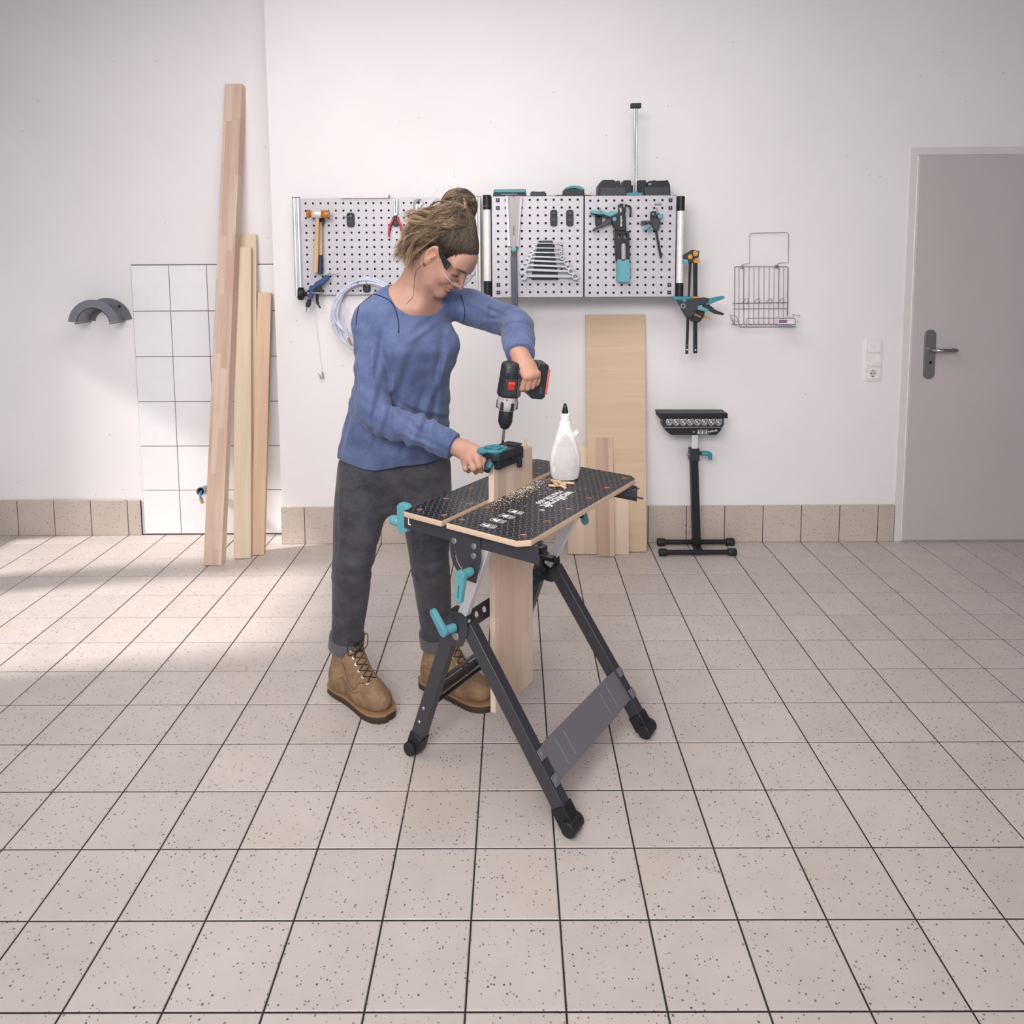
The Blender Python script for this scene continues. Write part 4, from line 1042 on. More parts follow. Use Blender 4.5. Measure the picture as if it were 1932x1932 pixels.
MB().tube(bez([P3(c5, 386, 600, YG+0.01), P3(c5, 430, 900, PY), P3(c5, 472, 1200, PY+0.01), P3(c5, 550, 1780, PY+0.02)], 8), 0.0012, 6).build('wire', WHITE_PL, wr)
MB().px(mm(c5, [(540, 1770), (558, 1770), (582, 1888), (560, 1890), (545, 1840)]), PY+0.012, 0.005).build('clip_arm', STEEL, wr, bevel=0.0006)
MB().px(mm(c5, [(470, 1795), (480, 1798), (530, 1850), (545, 1885), (520, 1890), (505, 1840)]), PY+0.012, 0.005).build('clip_arm', STEEL, wr, bevel=0.0006)

# coil of clear hose
M_HOSE = NT('clear_bluish_hose').set(0.22, 0, 0.5); M_HOSE.base(M_HOSE.ramp(M_HOSE.noise(M_HOSE.coord(), 30, 2), [(0.3, S(198, 203, 230)), (0.7, S(228, 230, 243))])); M_HOSE.b.inputs['Transmission Weight'].default_value = 0.12; M_HOSE = M_HOSE.m
hcn = Vector(aty(692, 594, PY-0.035))
hs = thing('hose_coil', (hcn.x, PY-0.03, hcn.z-0.2), 'coil of clear bluish plastic hose hanging behind the shoulder', 'hose')
rnd = random.Random(5)
for k in range(9):
    rx = 0.160+0.0022*k+rnd.uniform(-0.004, 0.004); rz = 0.195-0.0075*((k*5) % 9)+rnd.uniform(-0.003, 0.003); ph = rnd.uniform(-0.06, 0.06)
    topz = hcn.z+0.190-0.0038*k
    dxk = rnd.uniform(-0.006, 0.006); tl_ = rnd.uniform(-0.06, 0.03)
    pts = []
    for i in range(48):
        t = 2*PI*i/48
        x = rx*math.cos(t)*(1-0.08*math.sin(t)); z = rz*math.sin(t)
        pts.append(Vector((hcn.x+dxk+x+tl_*z*0.4, PY-0.012-0.006*(k % 4)-0.012*(0.5+0.5*math.sin(t)), topz-rz+z)))
    MB().tube(pts, 0.0062, 8, closed=True).build('hose_turn', M_HOSE, hs)
MB().tube(bez([P3(c5, 900, 640, PY-0.045), P3(c5, 905, 900, PY-0.048), P3(c5, 985, 1210, PY-0.05)], 6), 0.006, 8).build('hose_end', M_HOSE, hs)
MB().tube([P3(c5, 985, 1205, PY-0.05), P3(c5, 1035, 1330, PY-0.05)], [0.0075, 0.006], 10).build('brass_coupling', mat('brass_fitting', (196, 176, 140), 0.3, 0.9), hs)
for x in (1130, 1275): MB().tube(bez([P3(c5, x, 255, PY-0.02), P3(c5, x+3, 280, PY-0.05), P3(c5, x+16, 332, PY-0.048)], 4), 0.0022, 8).build('wire_hook', STEEL, hs)
hook_clip(c5, 1238, 1352, 318, 448, PY, 'black clip that carries the hose coil, beside the shoulder')

# ------------------------------------------------------------------ tools on the cabinet doors
YS = CY-0.016
saw = thing('pull_saw', tuple(P3(c1, 640, 2300, YS)), 'pull saw with wide steel blade in a guard and dark ribbed handle', 'saw')
bl = MB().px(mm(c1, [(545, 458), (742, 458), (702, 1342), (580, 1342)]), YS, 0.004).build('blade', mat('saw_steel', (150, 142, 142), 0.5, 0.5), saw)
MB().px(mm(c1, [(496, 455), (536, 455), (578, 1330), (534, 1330)]), YS-0.006, 0.012).build('blade_guard', mat('guard_white', (226, 222, 224), 0.35), saw, bevel=0.0015)
MB().px(mm(c1, [(742, 466), (790, 470), (720, 1342), (698, 1342)]), YS-0.002, 0.008).build('back_guard', mat('guard_grey', (196, 190, 194), 0.4), saw, bevel=0.001)
MB().px(mm(c1, [(588, 1370), (690, 1330), (716, 1345), (692, 1400), (692, 1520), (590, 1520)]), YS-0.008, 0.016).build('blade_holder', mat('holder_black', (36, 40, 48), 0.4), saw, bevel=0.0015)
hl0 = cw(80, 560); hl1 = (978.5, 583)
MB().px([cw(40, 560), cw(200, 560), cw(215, 1500), (977.3, 586), (965.5, 586), cw(62, 1500)], YS-0.010, 0.020).build('handle', mat('slate_handle', (74, 80, 94), 0.5, 0, 0.5, 0.1, 400), saw, bevel=0.003)
rbm = MB()
for k in range(34):
    y = 570+k*48
    if cw(0, y)[1] > 582: break
    sh = (y-560)*0.018
    rbm.px(mm(cw, [(52+sh, y), (110+sh, y-38), (110+sh, y-28), (52+sh, y+10)]), YS-0.0112, 0.002)
tag(rbm.build('grip_ribs', mat('rib_grey', (104, 108, 122), 0.5), saw, smooth=0), kind='stuff')
MB().lathe(P3(c1, 640, 1380, YS-0.008), (0, -1, 0), [(0, 0), (0, 0.0125), (0.004, 0.012), (0.005, 0)], 22).build('lock_knob', TEAL, saw)
MB().tube(bez([P3(c1, 640, 500, CY), P3(c1, 640, 440, CY-0.03), P3(c1, 640, 385, CY-0.038)], 4), 0.0028, 8).build('hook', STEEL, saw)
place_mesh(lettering('wolfcraft', 0.013, 0.0003, 0.0001), 'lettering', BLACK, bl, axes(tuple(P3(c1, 638, 1055, YS-0.0006)), (0, 0, -1), (1, 0, 0), (0, -1, 0)), 0)

# spanner set on a stepped rack
YR = CY-0.012
rk = thing('spanner_rack', tuple(P3(cw, 880, 1135, CY)), 'black stepped rack holding the row of spanners', 'tool rack')
MB().px(mm(cw, [(725, 182), (1066, 182), (1100, 400), (1170, 850), (1210, 1135), (545, 1135), (600, 780), (660, 480)]), YR, 0.011).build('rack_back', mat('rack_black', (20, 26, 28), 0.5), rk, bevel=0.002)
SP = [((640, 245), (1260, 245), 34), ((598, 357), (1265, 365), 38), ((560, 468), (1258, 476), 44), ((500, 568), (1297, 592), 54), ((452, 662), (1392, 704), 60), ((408, 772), (1440, 815), 66), ((345, 884), (1508, 925), 76), ((345, 1035), (1615, 1050), 86)]
lbls = ['smallest', 'second smallest', 'third smallest', 'fourth smallest', 'fourth largest', 'third largest', 'second largest', 'largest']
for k, ((ax_, ay), (bx_, by), r) in enumerate(SP):
    Yk = YR-0.016-0.001*k
    A = P3(cw, ax_, ay, Yk); B = P3(cw, bx_, by, Yk); d = (B-A); L = d.length; d.normalize(); n = Vector((0, -1, 0)); w = n.cross(d).normalized()
    rr = (P3(cw, bx_+r, by, Yk)-B).length
    sp = thing('spanner', tuple((A+B)/2), 'chrome combination spanner, %s of the eight on the rack' % lbls[k], 'spanner', 'spanners on the rack')
    hwid = rr*0.50
    MB().bar(A+d*rr*0.9, B-d*rr*0.75, hwid*2*0.8, 0.005, n).build('shank', CHROME, sp, bevel=0.0012)
    ring = plate([circle(0, 0, rr, 24), circle(0, 0, rr*0.62, 12)], 0.009+0.0004*k, 0.0012)
    place_mesh(ring, 'ring_end', CHROME, sp, axes(tuple(B), d, w, d.cross(w)))
    q = rr*1.22; th = math.radians(15)
    o = []
    for i in range(13):
        t = math.radians(-125+250*i/12); o.append((q*math.cos(t), q*math.sin(t)))
    o += [(-q*0.62, q*0.42), (q*0.20, q*0.40), (q*0.38, 0), (q*0.20, -q*0.40), (-q*0.62, -q*0.42)]
    jw = plate([o], 0.006+0.0004*k, 0.001)
    d2 = d*math.cos(th)+w*math.sin(th); w2 = w*math.cos(th)-d*math.sin(th)
    place_mesh(jw, 'open_end', CHROME, sp, axes(tuple(A), d2, w2, d2.cross(w2)))

# cartridge gun
YC = CY-0.045
cg = thing('cartridge_gun', tuple(P3(e3, 1300, 978, YC)), 'black and teal cartridge gun hanging on the right cabinet door', 'cartridge gun')
MB().px(mm(c2, [(205, 692), (222, 675), (370, 678), (520, 716), (552, 678), (668, 710), (640, 742), (540, 788), (430, 742), (350, 746), (208, 722)]), YC-0.002, 0.026).build('upper_handle', TEAL, cg, bevel=0.004, seg=3)
MB().px(mm(c2, [(210, 722), (350, 748), (430, 746), (540, 792), (520, 830), (430, 775), (350, 762), (215, 735)]), YC+0.002, 0.018).build('handle_edge', BLACK, cg, bevel=0.002)
MB().px(mm(c2, [(245, 1015), (255, 985), (330, 930), (400, 890), (470, 830), (500, 795), (570, 790), (580, 880), (520, 900), (430, 945), (340, 980), (262, 1028)]), YC+0.002, 0.018).build('trigger_lever', mat('graphite_plastic', (50, 51, 58), 0.45), cg, bevel=0.003, seg=3)
gbd = MB().px(mm(c2, [(540, 792), (620, 745), (680, 715), (680, 575), (740, 555), (790, 580), (800, 690), (780, 730), (796, 770), (808, 1024), (640, 1018), (592, 930), (560, 860)]), YC-0.006, 0.034).build('gun_body', BLACK, cg, bevel=0.004, seg=3)
MB().tube(bez([P3(c2, 780, 590, YC+0.01), P3(c2, 862, 612, YC+0.01), P3(c2, 876, 660, YC+0.01), P3(c2, 872, 765, YC+0.01)], 5), 0.0048, 10).build('rod_hook', BLACK, cg)
MB().px(mm(c2, [(690, 630), (722, 630), (728, 700), (706, 712)]), YC-0.008, 0.004).build('push_plate', STEEL, cg)
MB().lathe(P3(c2, 610, 818, YC-0.006), (0, -1, 0), [(0, 0.0), (0, 0.009), (0.002, 0.009), (0.002, 0.006), (0.001, 0.006), (0.001, 0)], 20).build('dial', TEAL, cg)
plate_px([mm(e3, [(1228, 558), (1345, 558), (1353, 800), (1245, 800)]), mm(e3, [(1248, 572), (1280, 572), (1280, 617), (1252, 617)]), mm(e3, [(1298, 572), (1332, 572), (1332, 617), (1298, 617)]), mm(e3, [(1276, 665), (1288, 650), (1316, 650), (1326, 665), (1326, 790), (1278, 790)])], YC-0.004, 0.034, 'barrel_frame', BLACK, cg, 0.002)
MB().cyl(P3(e3, 1289, 560, YC+0.01), P3(e3, 1300, 780, YC+0.01), 0.005, None, 12).build('push_rod', STEEL, cg)
MB().px(mm(e3, [(1252, 612), (1332, 612), (1332, 622), (1252, 622)]), YC-0.002, 0.03).build('piston', STEEL, cg)
MB().tube([P3(e3, 1300, 650, YC+0.014), P3(e3, 1302, 800, YC+0.014)], 0.0145, 16).build('cartridge', mat('cartridge_grey', (168, 162, 170), 0.35), cg)
sl_ = MB().px(mm(e3, [(1250, 790), (1276, 786), (1300, 800), (1330, 786), (1352, 790), (1360, 860), (1356, 970), (1345, 979), (1256, 976), (1248, 968), (1250, 850)]), YC-0.006, 0.038).build('sleeve', TEAL, cg, bevel=0.006, seg=3)
for k in range(7): MB().px(mm(e3, [(1258, 825+k*18), (1272, 832+k*18), (1272, 838+k*18), (1258, 831+k*18)]), YC-0.0075, 0.003).build('grip_rib', TEAL_D, sl_)
place_mesh(lettering('wolfcraft', 0.014, 0.0003, 0.0002), 'lettering', WHITE_INK, gbd, axes(tuple(P3(c2, 722, 855, YC-0.0063)), (0, 0, -1), (1, 0, 0), (0, -1, 0)), 0)
MB().tube([P3(c2, 370, 640, CY), P3(c2, 368, 655, CY-0.06), P3(c2, 368, 750, CY-0.06)], 0.0026, 8).build('hook', STEEL, cg)
MB().tube([P3(c2, 768, 530, CY), P3(c2, 768, 530, CY-0.06), P3(c2, 768, 620, CY-0.06)], 0.0026, 8).build('hook', STEEL, cg)
hook_clip(c2, 290, 395, 745, 935, CY, 'black clip behind the handle of the cartridge gun')

# small one-hand clamp
YK = CY-0.03
sc_ = thing('bar_clamp', tuple(P3(e3, 1610, 775, YK)), 'small one-hand clamp with teal triggers on the right cabinet door', 'clamp', 'one-hand bar clamps')
M_GRA = mat('graphite_plastic', (50, 51, 58), 0.45)
MB().px(mm(c2, [(1213, 830), (1213, 720), (1235, 685), (1290, 685), (1312, 722), (1362, 722), (1372, 760), (1310, 790), (1300, 830)]), YK-0.004, 0.024).build('fixed_jaw', BLACK, sc_, bevel=0.003)
MB().px(mm(c2, [(1328, 752), (1350, 738), (1405, 738), (1418, 765), (1410, 800), (1345, 812), (1330, 790)]), YK-0.006, 0.028).build('jaw_pad', TEAL, sc_, bevel=0.002)
MB().px(mm(c2, [(1200, 860), (1215, 822), (1300, 795), (1382, 848), (1376, 905), (1342, 1000), (1300, 1018), (1270, 1000), (1228, 900)]), YK-0.006, 0.028).build('movable_jaw', M_GRA, sc_, bevel=0.004, seg=3)
MB().px(mm(c2, [(1043, 872), (1080, 846), (1212, 844), (1225, 900), (1150, 890), (1060, 886)]), YK, 0.016).build('handle', M_GRA, sc_, bevel=0.002)
MB().px(mm(c2, [(1040, 902), (1070, 888), (1130, 905), (1100, 915), (1042, 914)]), YK+0.002, 0.012).build('handle_tip', M_GRA, sc_)
MB().px(mm(c2, [(1072, 1008), (1128, 950), (1190, 903), (1208, 930), (1150, 988), (1082, 1012)]), YK, 0.014).build('trigger', TEAL, sc_, bevel=0.002)
MB().px(mm(c2, [(1164, 1036), (1206, 978), (1240, 962), (1257, 1002), (1226, 992), (1186, 1018)]), YK, 0.014).build('release_lever', TEAL, sc_, bevel=0.002)
MB().px(mm(e3, [(1560, 540), (1578, 536), (1622, 772), (1604, 777)]), YK+0.004, 0.007).build('bar', BLACK, sc_, bevel=0.0008)
MB().lathe(P3(c2, 1250, 733, YK-0.004), (0, -1, 0), [(0, 0), (0, 0.004), (0.001, 0.004), (0.001, 0)], 12).build('rivet', STEEL, sc_)
MB().tube([P3(c2, 1308, 640, CY), P3(c2, 1308, 645, CY-0.036), P3(c2, 1310, 745, CY-0.036)], 0.0024, 8).build('hook', STEEL, sc_)

# ------------------------------------------------------------------ things on top of the cabinet
ZC = cab_z1-0.002
def flat_base(pts, Y, zfloor):       # keep outline but set it down on the shelf
    w = [aty(x, y, Y) for x, y in pts]; z0 = min(p[2] for p in w); return [(p[0], p[1], p[2]-z0+zfloor) for p in w]
YB = CY+0.03
tc_ = thing('tool_case', tuple(P3(c1, 565, 440, YB)), 'small case with teal lid and black base on the cabinet top, leftmost', 'case')
MB().prism(flat_base(mm(c1, [(278, 378), (855, 378), (858, 448), (276, 448)]), YB, ZC), (0, 0.075, 0)).build('case_base', BLACK, tc_, bevel=0.004)
zb_ = ZC+aty(*c1(300, 378), YB)[2]-aty(*c1(300, 448), YB)[2]
lid = MB().prism(flat_base(mm(c1, [(285, 380), (285, 332), (310, 320), (828, 314), (850, 330), (850, 380)]), YB-0.002, zb_), (0, 0.079, 0)).build('case_lid', mat('teal_lid', (66, 132, 143), 0.42), tc_, bevel=0.004)
MB().prism(flat_base(mm(c1, [(400, 380), (430, 405), (690, 405), (715, 380)]), YB-0.004, zb_-0.011), (0, 0.006, 0)).build('case_latch', mat('latch_grey', (120, 116, 124), 0.5), tc_, bevel=0.001)
bb = thing('black_block', tuple(P3(c1, 1060, 440, YB)), 'small black ribbed block lying on the cabinet top', 'accessory')
MB().prism(flat_base(mm(c1, [(930, 448), (930, 365), (945, 355), (1100, 360), (1170, 355), (1185, 370), (1185, 448)]), YB, ZC), (0, 0.05, 0)).build('block_body', BLACK, bb, bevel=0.003)
MB().prism(flat_base(mm(c1, [(1186, 448), (1186, 372), (1204, 395), (1204, 448)]), YB+0.004, ZC), (0, 0.04, 0)).build('block_end', M_GRA, bb, bevel=0.002)
for k in range(4): MB().prism(flat_base(mm(c1, [(960+k*50, 440), (960+k*50, 372), (975+k*50, 372), (975+k*50, 440)]), YB-0.0015, ZC+0.001), (0, 0.003, 0)).build('block_rib', M_GRA, bb)
hp = thing('sanding_block', tuple(P3(c1, 1680, 440, YB)), 'hand sander with arched teal grip on the cabinet top', 'sander')
zz = [(1490, 448), (1498, 350), (1515, 320)]+[(1685+190*math.cos(t), 330-42*math.sin(t)+0) for t in np.linspace(PI*0.93, PI*0.07, 9)]+[(1868, 340), (1872, 448)]
MB().prism(flat_base(mm(c1, [(1485, 448), (1498, 362), (1520, 330), (1600, 306), (1690, 300), (1770, 306), (1862, 334), (1872, 448)]), YB, ZC), (0, 0.06, 0)).build('sander_body', BLACK, hp, bevel=0.004)
arc_o = [(1492, 352), (1510, 315), (1560, 280), (1630, 262), (1700, 258), (1780, 266), (1840, 290), (1875, 330)]
arc_i = [(1860, 336), (1800, 332), (1750, 310), (1690, 302), (1600, 308), (1540, 328), (1500, 362)]
zo = ZC+aty(*c1(1500, 362), YB)[2]-aty(*c1(1500, 448), YB)[2]
MB().prism(flat_base(mm(c1, arc_o+arc_i), YB-0.003, zo), (0, 0.066, 0)).build('grip_arch', mat('teal_lid', (66, 132, 143), 0.42), hp, bevel=0.003)
MB().prism(flat_base(mm(c1, [(1338, 448), (1345, 436), (1380, 424), (1490, 424), (1870, 420), (1960, 424), (2060, 432), (2085, 448)]), YB-0.005, ZC), (0, 0.075, 0)).build('sanding_sole', mat('sole_black', (40, 36, 36), 0.7), hp, bevel=0.001)
MB().tube([P3(c2, 205, 395, YB), P3(c2, 235, 376, YB)], 0.002, 8).build('clip_wire', mat('copper_wire', (196, 130, 80), 0.3, 0.8), hp)
bc = thing('black_case', tuple(P3(c2, 930, 425, YB+0.04)), 'large black moulded case with notched top edge on the cabinet, rightmost', 'case')
out = [(335, 432), (345, 240), (370, 205), (405, 160), (425, 150), (605, 152), (632, 182), (645, 165), (690, 162), (705, 178), (714, 262), (745, 265), (756, 250), (762, 158), (870, 155), (885, 170), (890, 240), (985, 240), (990, 170), (1010, 158), (1120, 155), (1135, 170), (1146, 258), (1160, 255), (1166, 185), (1190, 165), (1255, 162), (1270, 152), (1295, 164), (1455, 162), (1480, 150), (1500, 165), (1532, 235), (1538, 432)]
MB().prism(flat_base(mm(c2, out), YB+0.045, ZC), (0, 0.10, 0)).build('case_body', BLACK, bc, bevel=0.003)
MB().prism(flat_base(mm(c2, [(370, 432), (370, 270), (800, 262), (800, 432)]), YB+0.040, ZC), (0, 0.006, 0)).build('case_panel', M_GRA, bc, bevel=0.002)
MB().prism(flat_base(mm(c2, [(1110, 432), (1110, 268), (1520, 262), (1525, 432)]), YB+0.040, ZC), (0, 0.006, 0)).build('case_panel', M_GRA, bc, bevel=0.002)
MB().box(P3(c2, 1195, 240, YB+0.038)+Vector((0, 0, 0)), (0.018, 0.006, 0.010)).build('case_button', TEAL, bc, bevel=0.002)
st = thing('drill_stand', tuple(P3(c2, 945, 425, YB)), 'drill guide with teal base and two upright steel rods on the cabinet', 'drill stand')
MB().prism(flat_base(mm(c2, [(800, 385), (905, 378), (915, 352), (985, 352), (995, 378), (1085, 380), (1080, 400), (1065, 436), (815, 436)]), YB-0.01, ZC), (0, 0.05, 0)).build('stand_base', mat('teal_lid', (66, 132, 143), 0.42), st, bevel=0.003)
for x in (928, 966):
    p = P3(c2, x, 372, YB+0.012); MB().cyl(p, p+Vector((0, 0, 0.42)), 0.0048 if x < 950 else 0.0042, None, 14).build('guide_rod', CHROME, st)
MB().box((P3(c2, 947, 372, YB+0.012).x, YB+0.012, P3(c2, 947, 372, YB).z+0.41), (0.05, 0.03, 0.022)).build('rod_bridge', BLACK, st, bevel=0.003)

# ------------------------------------------------------------------ two clamps on the right-hand handle
YL = CY-0.028
ca = thing('bar_clamp', tuple(P3(cc_, 260, 1480, YL)), 'long one-hand clamp with teal levers hanging in front, below the cabinet handle', 'clamp', 'one-hand bar clamps')
M_CLB = mat('clamp_black', (38, 40, 46), 0.45)
MB().px(mm(cc_, [(213, 152), (335, 80), (345, 205), (340, 255), (275, 255), (272, 212), (213, 202)]), YL-0.004, 0.026).build('fixed_jaw', M_CLB, ca, bevel=0.003)
MB().lathe(P3(cc_, 302, 175, YL-0.004), (0, -1, 0), [(0, 0), (0, 0.0115), (0.0015, 0.0115), (0.002, 0)], 20).build('jaw_dot', ORANGE, ca)
MB().px(mm(cc_, [(208, 222), (265, 210), (276, 222), (276, 265), (208, 262)]), YL-0.006, 0.03).build('jaw_pad', TEAL, ca, bevel=0.002)
MB().px(mm(cc_, [(286, 250), (322, 250), (300, 730), (292, 1000), (276, 1488), (238, 1488), (254, 1000), (270, 730)]), YL+0.006, 0.006).build('bar', BLACK, ca, bevel=0.0008)
for y, r in ((1428, 11), (1366, 5)): MB().lathe(P3(cc_, 258, y, YL+0.006), (0, -1, 0), [(0, 0), (0, r*0.00036), (0.0006, r*0.00036), (0.0006, 0)], 12).build('bar_hole', WHITE_PL, ca)
MB().px(mm(cc_, [(128, 762), (260, 742), (330, 745), (500, 724), (568, 738), (545, 800), (440, 830), (352, 965), (310, 1002), (252, 996), (200, 905)]), YL-0.006, 0.03).build('movable_jaw', M_GRA, ca, bevel=0.004, seg=3)
MB().px(mm(cc_, [(66, 735), (90, 712), (330, 712), (330, 748), (256, 750), (250, 790), (210, 790), (190, 758), (85, 758)]), YL-0.009, 0.036).build('jaw_pad', TEAL_D, ca, bevel=0.003)
plate_px([circle(*cc_(206, 838), 4.6, 16), circle(*cc_(206, 838), 3.1, 12)], YL-0.008, 0.002, 'jaw_window', STEEL, ca, 0)
MB().px(mm(cc_, [(498, 790), (600, 730), (740, 704), (776, 716), (762, 742), (655, 780), (540, 832), (510, 820)]), YL-0.004, 0.024).build('squeeze_lever', TEAL_D, ca, bevel=0.004, seg=3)
MB().px(mm(cc_, [(470, 800), (540, 800), (640, 890), (766, 942), (752, 966), (640, 948), (560, 905), (480, 862)]), YL-0.002, 0.020).build('handle', M_CLB, ca, bevel=0.003, seg=3)
MB().px(mm(cc_, [(398, 872), (420, 830), (470, 845), (562, 895), (560, 914), (480, 906)]), YL-0.010, 0.010).build('release_trigger', TEAL, ca, bevel=0.002)
YL2 = CY-0.018+0.03
cb = thing('bar_clamp', tuple(P3(cc_, 372, 1480, YL2)), 'long one-hand clamp with orange pads hanging behind the teal one', 'clamp', 'one-hand bar clamps')
MB().px(mm(cc_, [(335, 80), (430, 96), (418, 186), (345, 206), (330, 150)]), YL2-0.006, 0.026).build('fixed_jaw', M_CLB, cb, bevel=0.003)
MB().lathe(P3(cc_, 371, 130, YL2-0.006), (0, -1, 0), [(0, 0), (0, 0.0135), (0.0015, 0.0135), (0.002, 0)], 20).build('jaw_dot', ORANGE, cb)
MB().px(mm(cc_, [(345, 215), (428, 192), (430, 260), (345, 262)]), YL2-0.008, 0.03).build('jaw_pad', ORANGE, cb, bevel=0.002)
MB().px(mm(cc_, [(345, 255), (402, 255), (398, 1480), (345, 1480)]), YL2+0.006, 0.007).build('bar', BLACK, cb, bevel=0.0008)
for y, r in ((1432, 11), (1378, 5)): MB().lathe(P3(cc_, 372, y, YL2+0.006), (0, -1, 0), [(0, 0), (0, r*0.00036), (0.0006, r*0.00036), (0.0006, 0)], 12).build('bar_hole', WHITE_PL, cb)
MB().px(mm(cc_, [(330, 715), (425, 708), (428, 748), (335, 752)]), YL2-0.01, 0.034).build('jaw_pad', ORANGE, cb, bevel=0.002)
MB().px(mm(cc_, [(350, 880), (505, 912), (490, 982), (440, 1050), (410, 1064), (320, 1052), (298, 1000), (330, 940)]), YL2-0.004, 0.028).build('movable_jaw', M_CLB, cb, bevel=0.004, seg=3)
MB().px(mm(cc_, [(342, 968), (360, 925), (378, 930), (398, 958), (452, 984), (442, 996), (382, 972)]), YL2-0.008, 0.012).build('trigger', ORANGE, cb, bevel=0.001)
MB().px(mm(cc_, [(488, 966), (540, 990), (582, 1020), (576, 1032), (490, 996)]), YL2, 0.014).build('release_lever', ORANGE, cb, bevel=0.001)

# ------------------------------------------------------------------ wire basket
z4 = conv(1230, 310, 2.5755)
WR = mat('chromed_wire', (150, 146, 150), 0.3, 0.8)
BY = WALL_Y-0.014
bk = thing('wire_basket', tuple(P3(z4, 545, 800, BY)), 'chromed wire basket with hooks hanging on the wall by the clamps', 'basket')
def wire(pts, name, r=0.0015, parent=None): return MB().tube(pts, r, 7).build(name, WR, parent or bk)
q = lambda x, y, Y=BY: P3(z4, x, y, Y)
wire([q(437, 492), q(440, 486), q(474, 482), q(475, 345), q(480, 335), q(655, 331), q(664, 338), q(663, 476), q(614, 481), q(606, 490)], 'hanger')
for x, y in ((436, 499), (604, 497)): MB().lathe(P3(z4, x, y, WALL_Y), (0, -1, 0), [(0, 0), (0, 0.009), (0.010, 0.009), (0.012, 0.006), (0.012, 0)], 16).build('screw_washer', STEEL if x < 500 else mat('grey_washer', (120, 118, 122), 0.4, 0.5), bk)
wire([q(402, 690), q(402, 505), q(408, 497), q(655, 497), q(662, 505), q(660, 730)], 'back_frame', 0.0019)
zbk = q(500, 779).z; FY = BY-0.105
xsv = [(423, 422), (446, 446), (472, 470), (496, 494), (520, 518), (545, 543), (570, 567), (594, 591), (618, 615), (640, 637)]
for i, (xa, xb) in enumerate([(402, 400)]+xsv+[(660, 656)]):
    t_ = q(xa, 497); b_ = q(xb, 778); f_ = Vector((b_.x, FY, zbk-0.004))
    wire([t_, b_+Vector((0, 0, 0.006)), b_+Vector((0, -0.006, 0)), f_, f_+Vector((0, -0.002, 0.004))], 'basket_wire')
wire([q(392, 676), q(664, 672)], 'cross_wire', 0.0018); wire([q(395, 703), q(655, 701)], 'cross_wire'); wire([q(385, 778), q(700, 776)], 'cross_wire', 0.0018)
xl, xr = q(398, 778).x, q(660, 778).x
zt_ = zbk+0.052
for nm, x0_, s_ in (('side_loop', xl, -1), ('side_loop', xr, 1)):
    wire([(x0_, BY-0.004, zbk), (x0_+s_*0.020, BY-0.004, zt_-0.004), (x0_+s_*0.022, BY-0.008, zt_), (x0_+s_*0.022, FY+0.004, zt_), (x0_+s_*0.018, FY, zt_-0.004), (x0_, FY, zbk-0.004)], nm, 0.0018)
    wire([(x0_+s_*0.012, BY-0.004, zbk+0.026), (x0_+s_*0.012, FY, zbk+0.024)], 'cross_wire')
wire([(xl+0.03, FY, zbk-0.004), (xl+0.03, FY-0.002, zbk+0.036), (xl+0.036, FY-0.002, zbk+0.042), (xr-0.01, FY-0.002, zbk+0.042), (xr-0.003, FY-0.002, zbk+0.036), (xr-0.003, FY, zbk-0.004)], 'front_rail', 0.0018)
wire([(xl, FY, zbk-0.004), (xr, FY, zbk-0.004)], 'front_wire', 0.0018)
for x in (448, 504, 562, 620):
    a = q(x-10, 676)
    wire(bez([a, a+Vector((0.008, -0.02, 0.022)), a+Vector((0.018, -0.03, 0.026)), a+Vector((0.024, -0.026, 0.014)), a+Vector((0.022, -0.012, -0.002))], 4), 'hook')
for x in (446, 616): wire([q(x, 500), q(x-1, 712)], 'hook_stay', 0.0022)
bxp = Vector((xr-0.048, FY+0.020, zbk+0.016))
pk = thing('small_box', tuple(bxp-Vector((0, 0, 0.016))), 'small white packet with red and blue stripes lying in the wire basket', 'box')
pb_ = MB().box(bxp+Vector((0.010, 0, 0.012)), (0.094, 0.020, 0.034)).build('packet', mat('packet_white', (232, 228, 230), 0.5), pk, bevel=0.001)
yf = bxp.y-0.0105
MB().box((bxp.x-0.012, yf, bxp.z+0.012), (0.042, 0.0006, 0.007)).build('red_stripe', mat('packet_red', (150, 74, 84), 0.5), pk)
MB().box((bxp.x-0.013, yf, bxp.z+0.004), (0.040, 0.0006, 0.007)).build('blue_stripe', mat('packet_blue', (84, 84, 168), 0.5), pk)
for k in range(6): MB().box((bxp.x-0.030+k*0.0042, yf, bxp.z+0.023), (0.003, 0.0006, 0.0045)).build('print_mark', mat('packet_navy', (70, 80, 150), 0.5), pk)

# ------------------------------------------------------------------ roller stand
pf = Vector(atz(1315.5, 1040, 0.0)); RX, RY = pf.x, 1.905
rs = thing('roller_stand', (RX, RY, 0), 'black roller stand with a row of eight ball rollers, standing by the skirting', 'roller stand')
for yy in (RY+0.062, RY-0.072):
    wdt = 0.172 if yy > RY else 0.166; RXk = RX+(0.010 if yy > RY else -0.014)
    tb = MB().cyl((RXk-wdt, yy, 0.0203), (RXk+wdt, yy, 0.0203), 0.0125, None, 18).build('base_tube', BLACK, rs)
    for s in (-1, 1): MB().lathe((RXk+s*(wdt-0.012), yy, 0.0203), (s, 0, 0), [(0, 0), (0, 0.0165), (0.008, 0.0192), (0.036, 0.0200), (0.042, 0.0165), (0.042, 0)], 20).build('rubber_cap', mat('black_rubber', (28, 29, 33), 0.6), tb)
MB().bar((RX-0.006, RY-0.072, 0.0215), (RX+0.004, RY+0.062, 0.0215), 0.034, 0.030, (0, 0, 1)).build('base_bar', BLACK, rs, bevel=0.002)
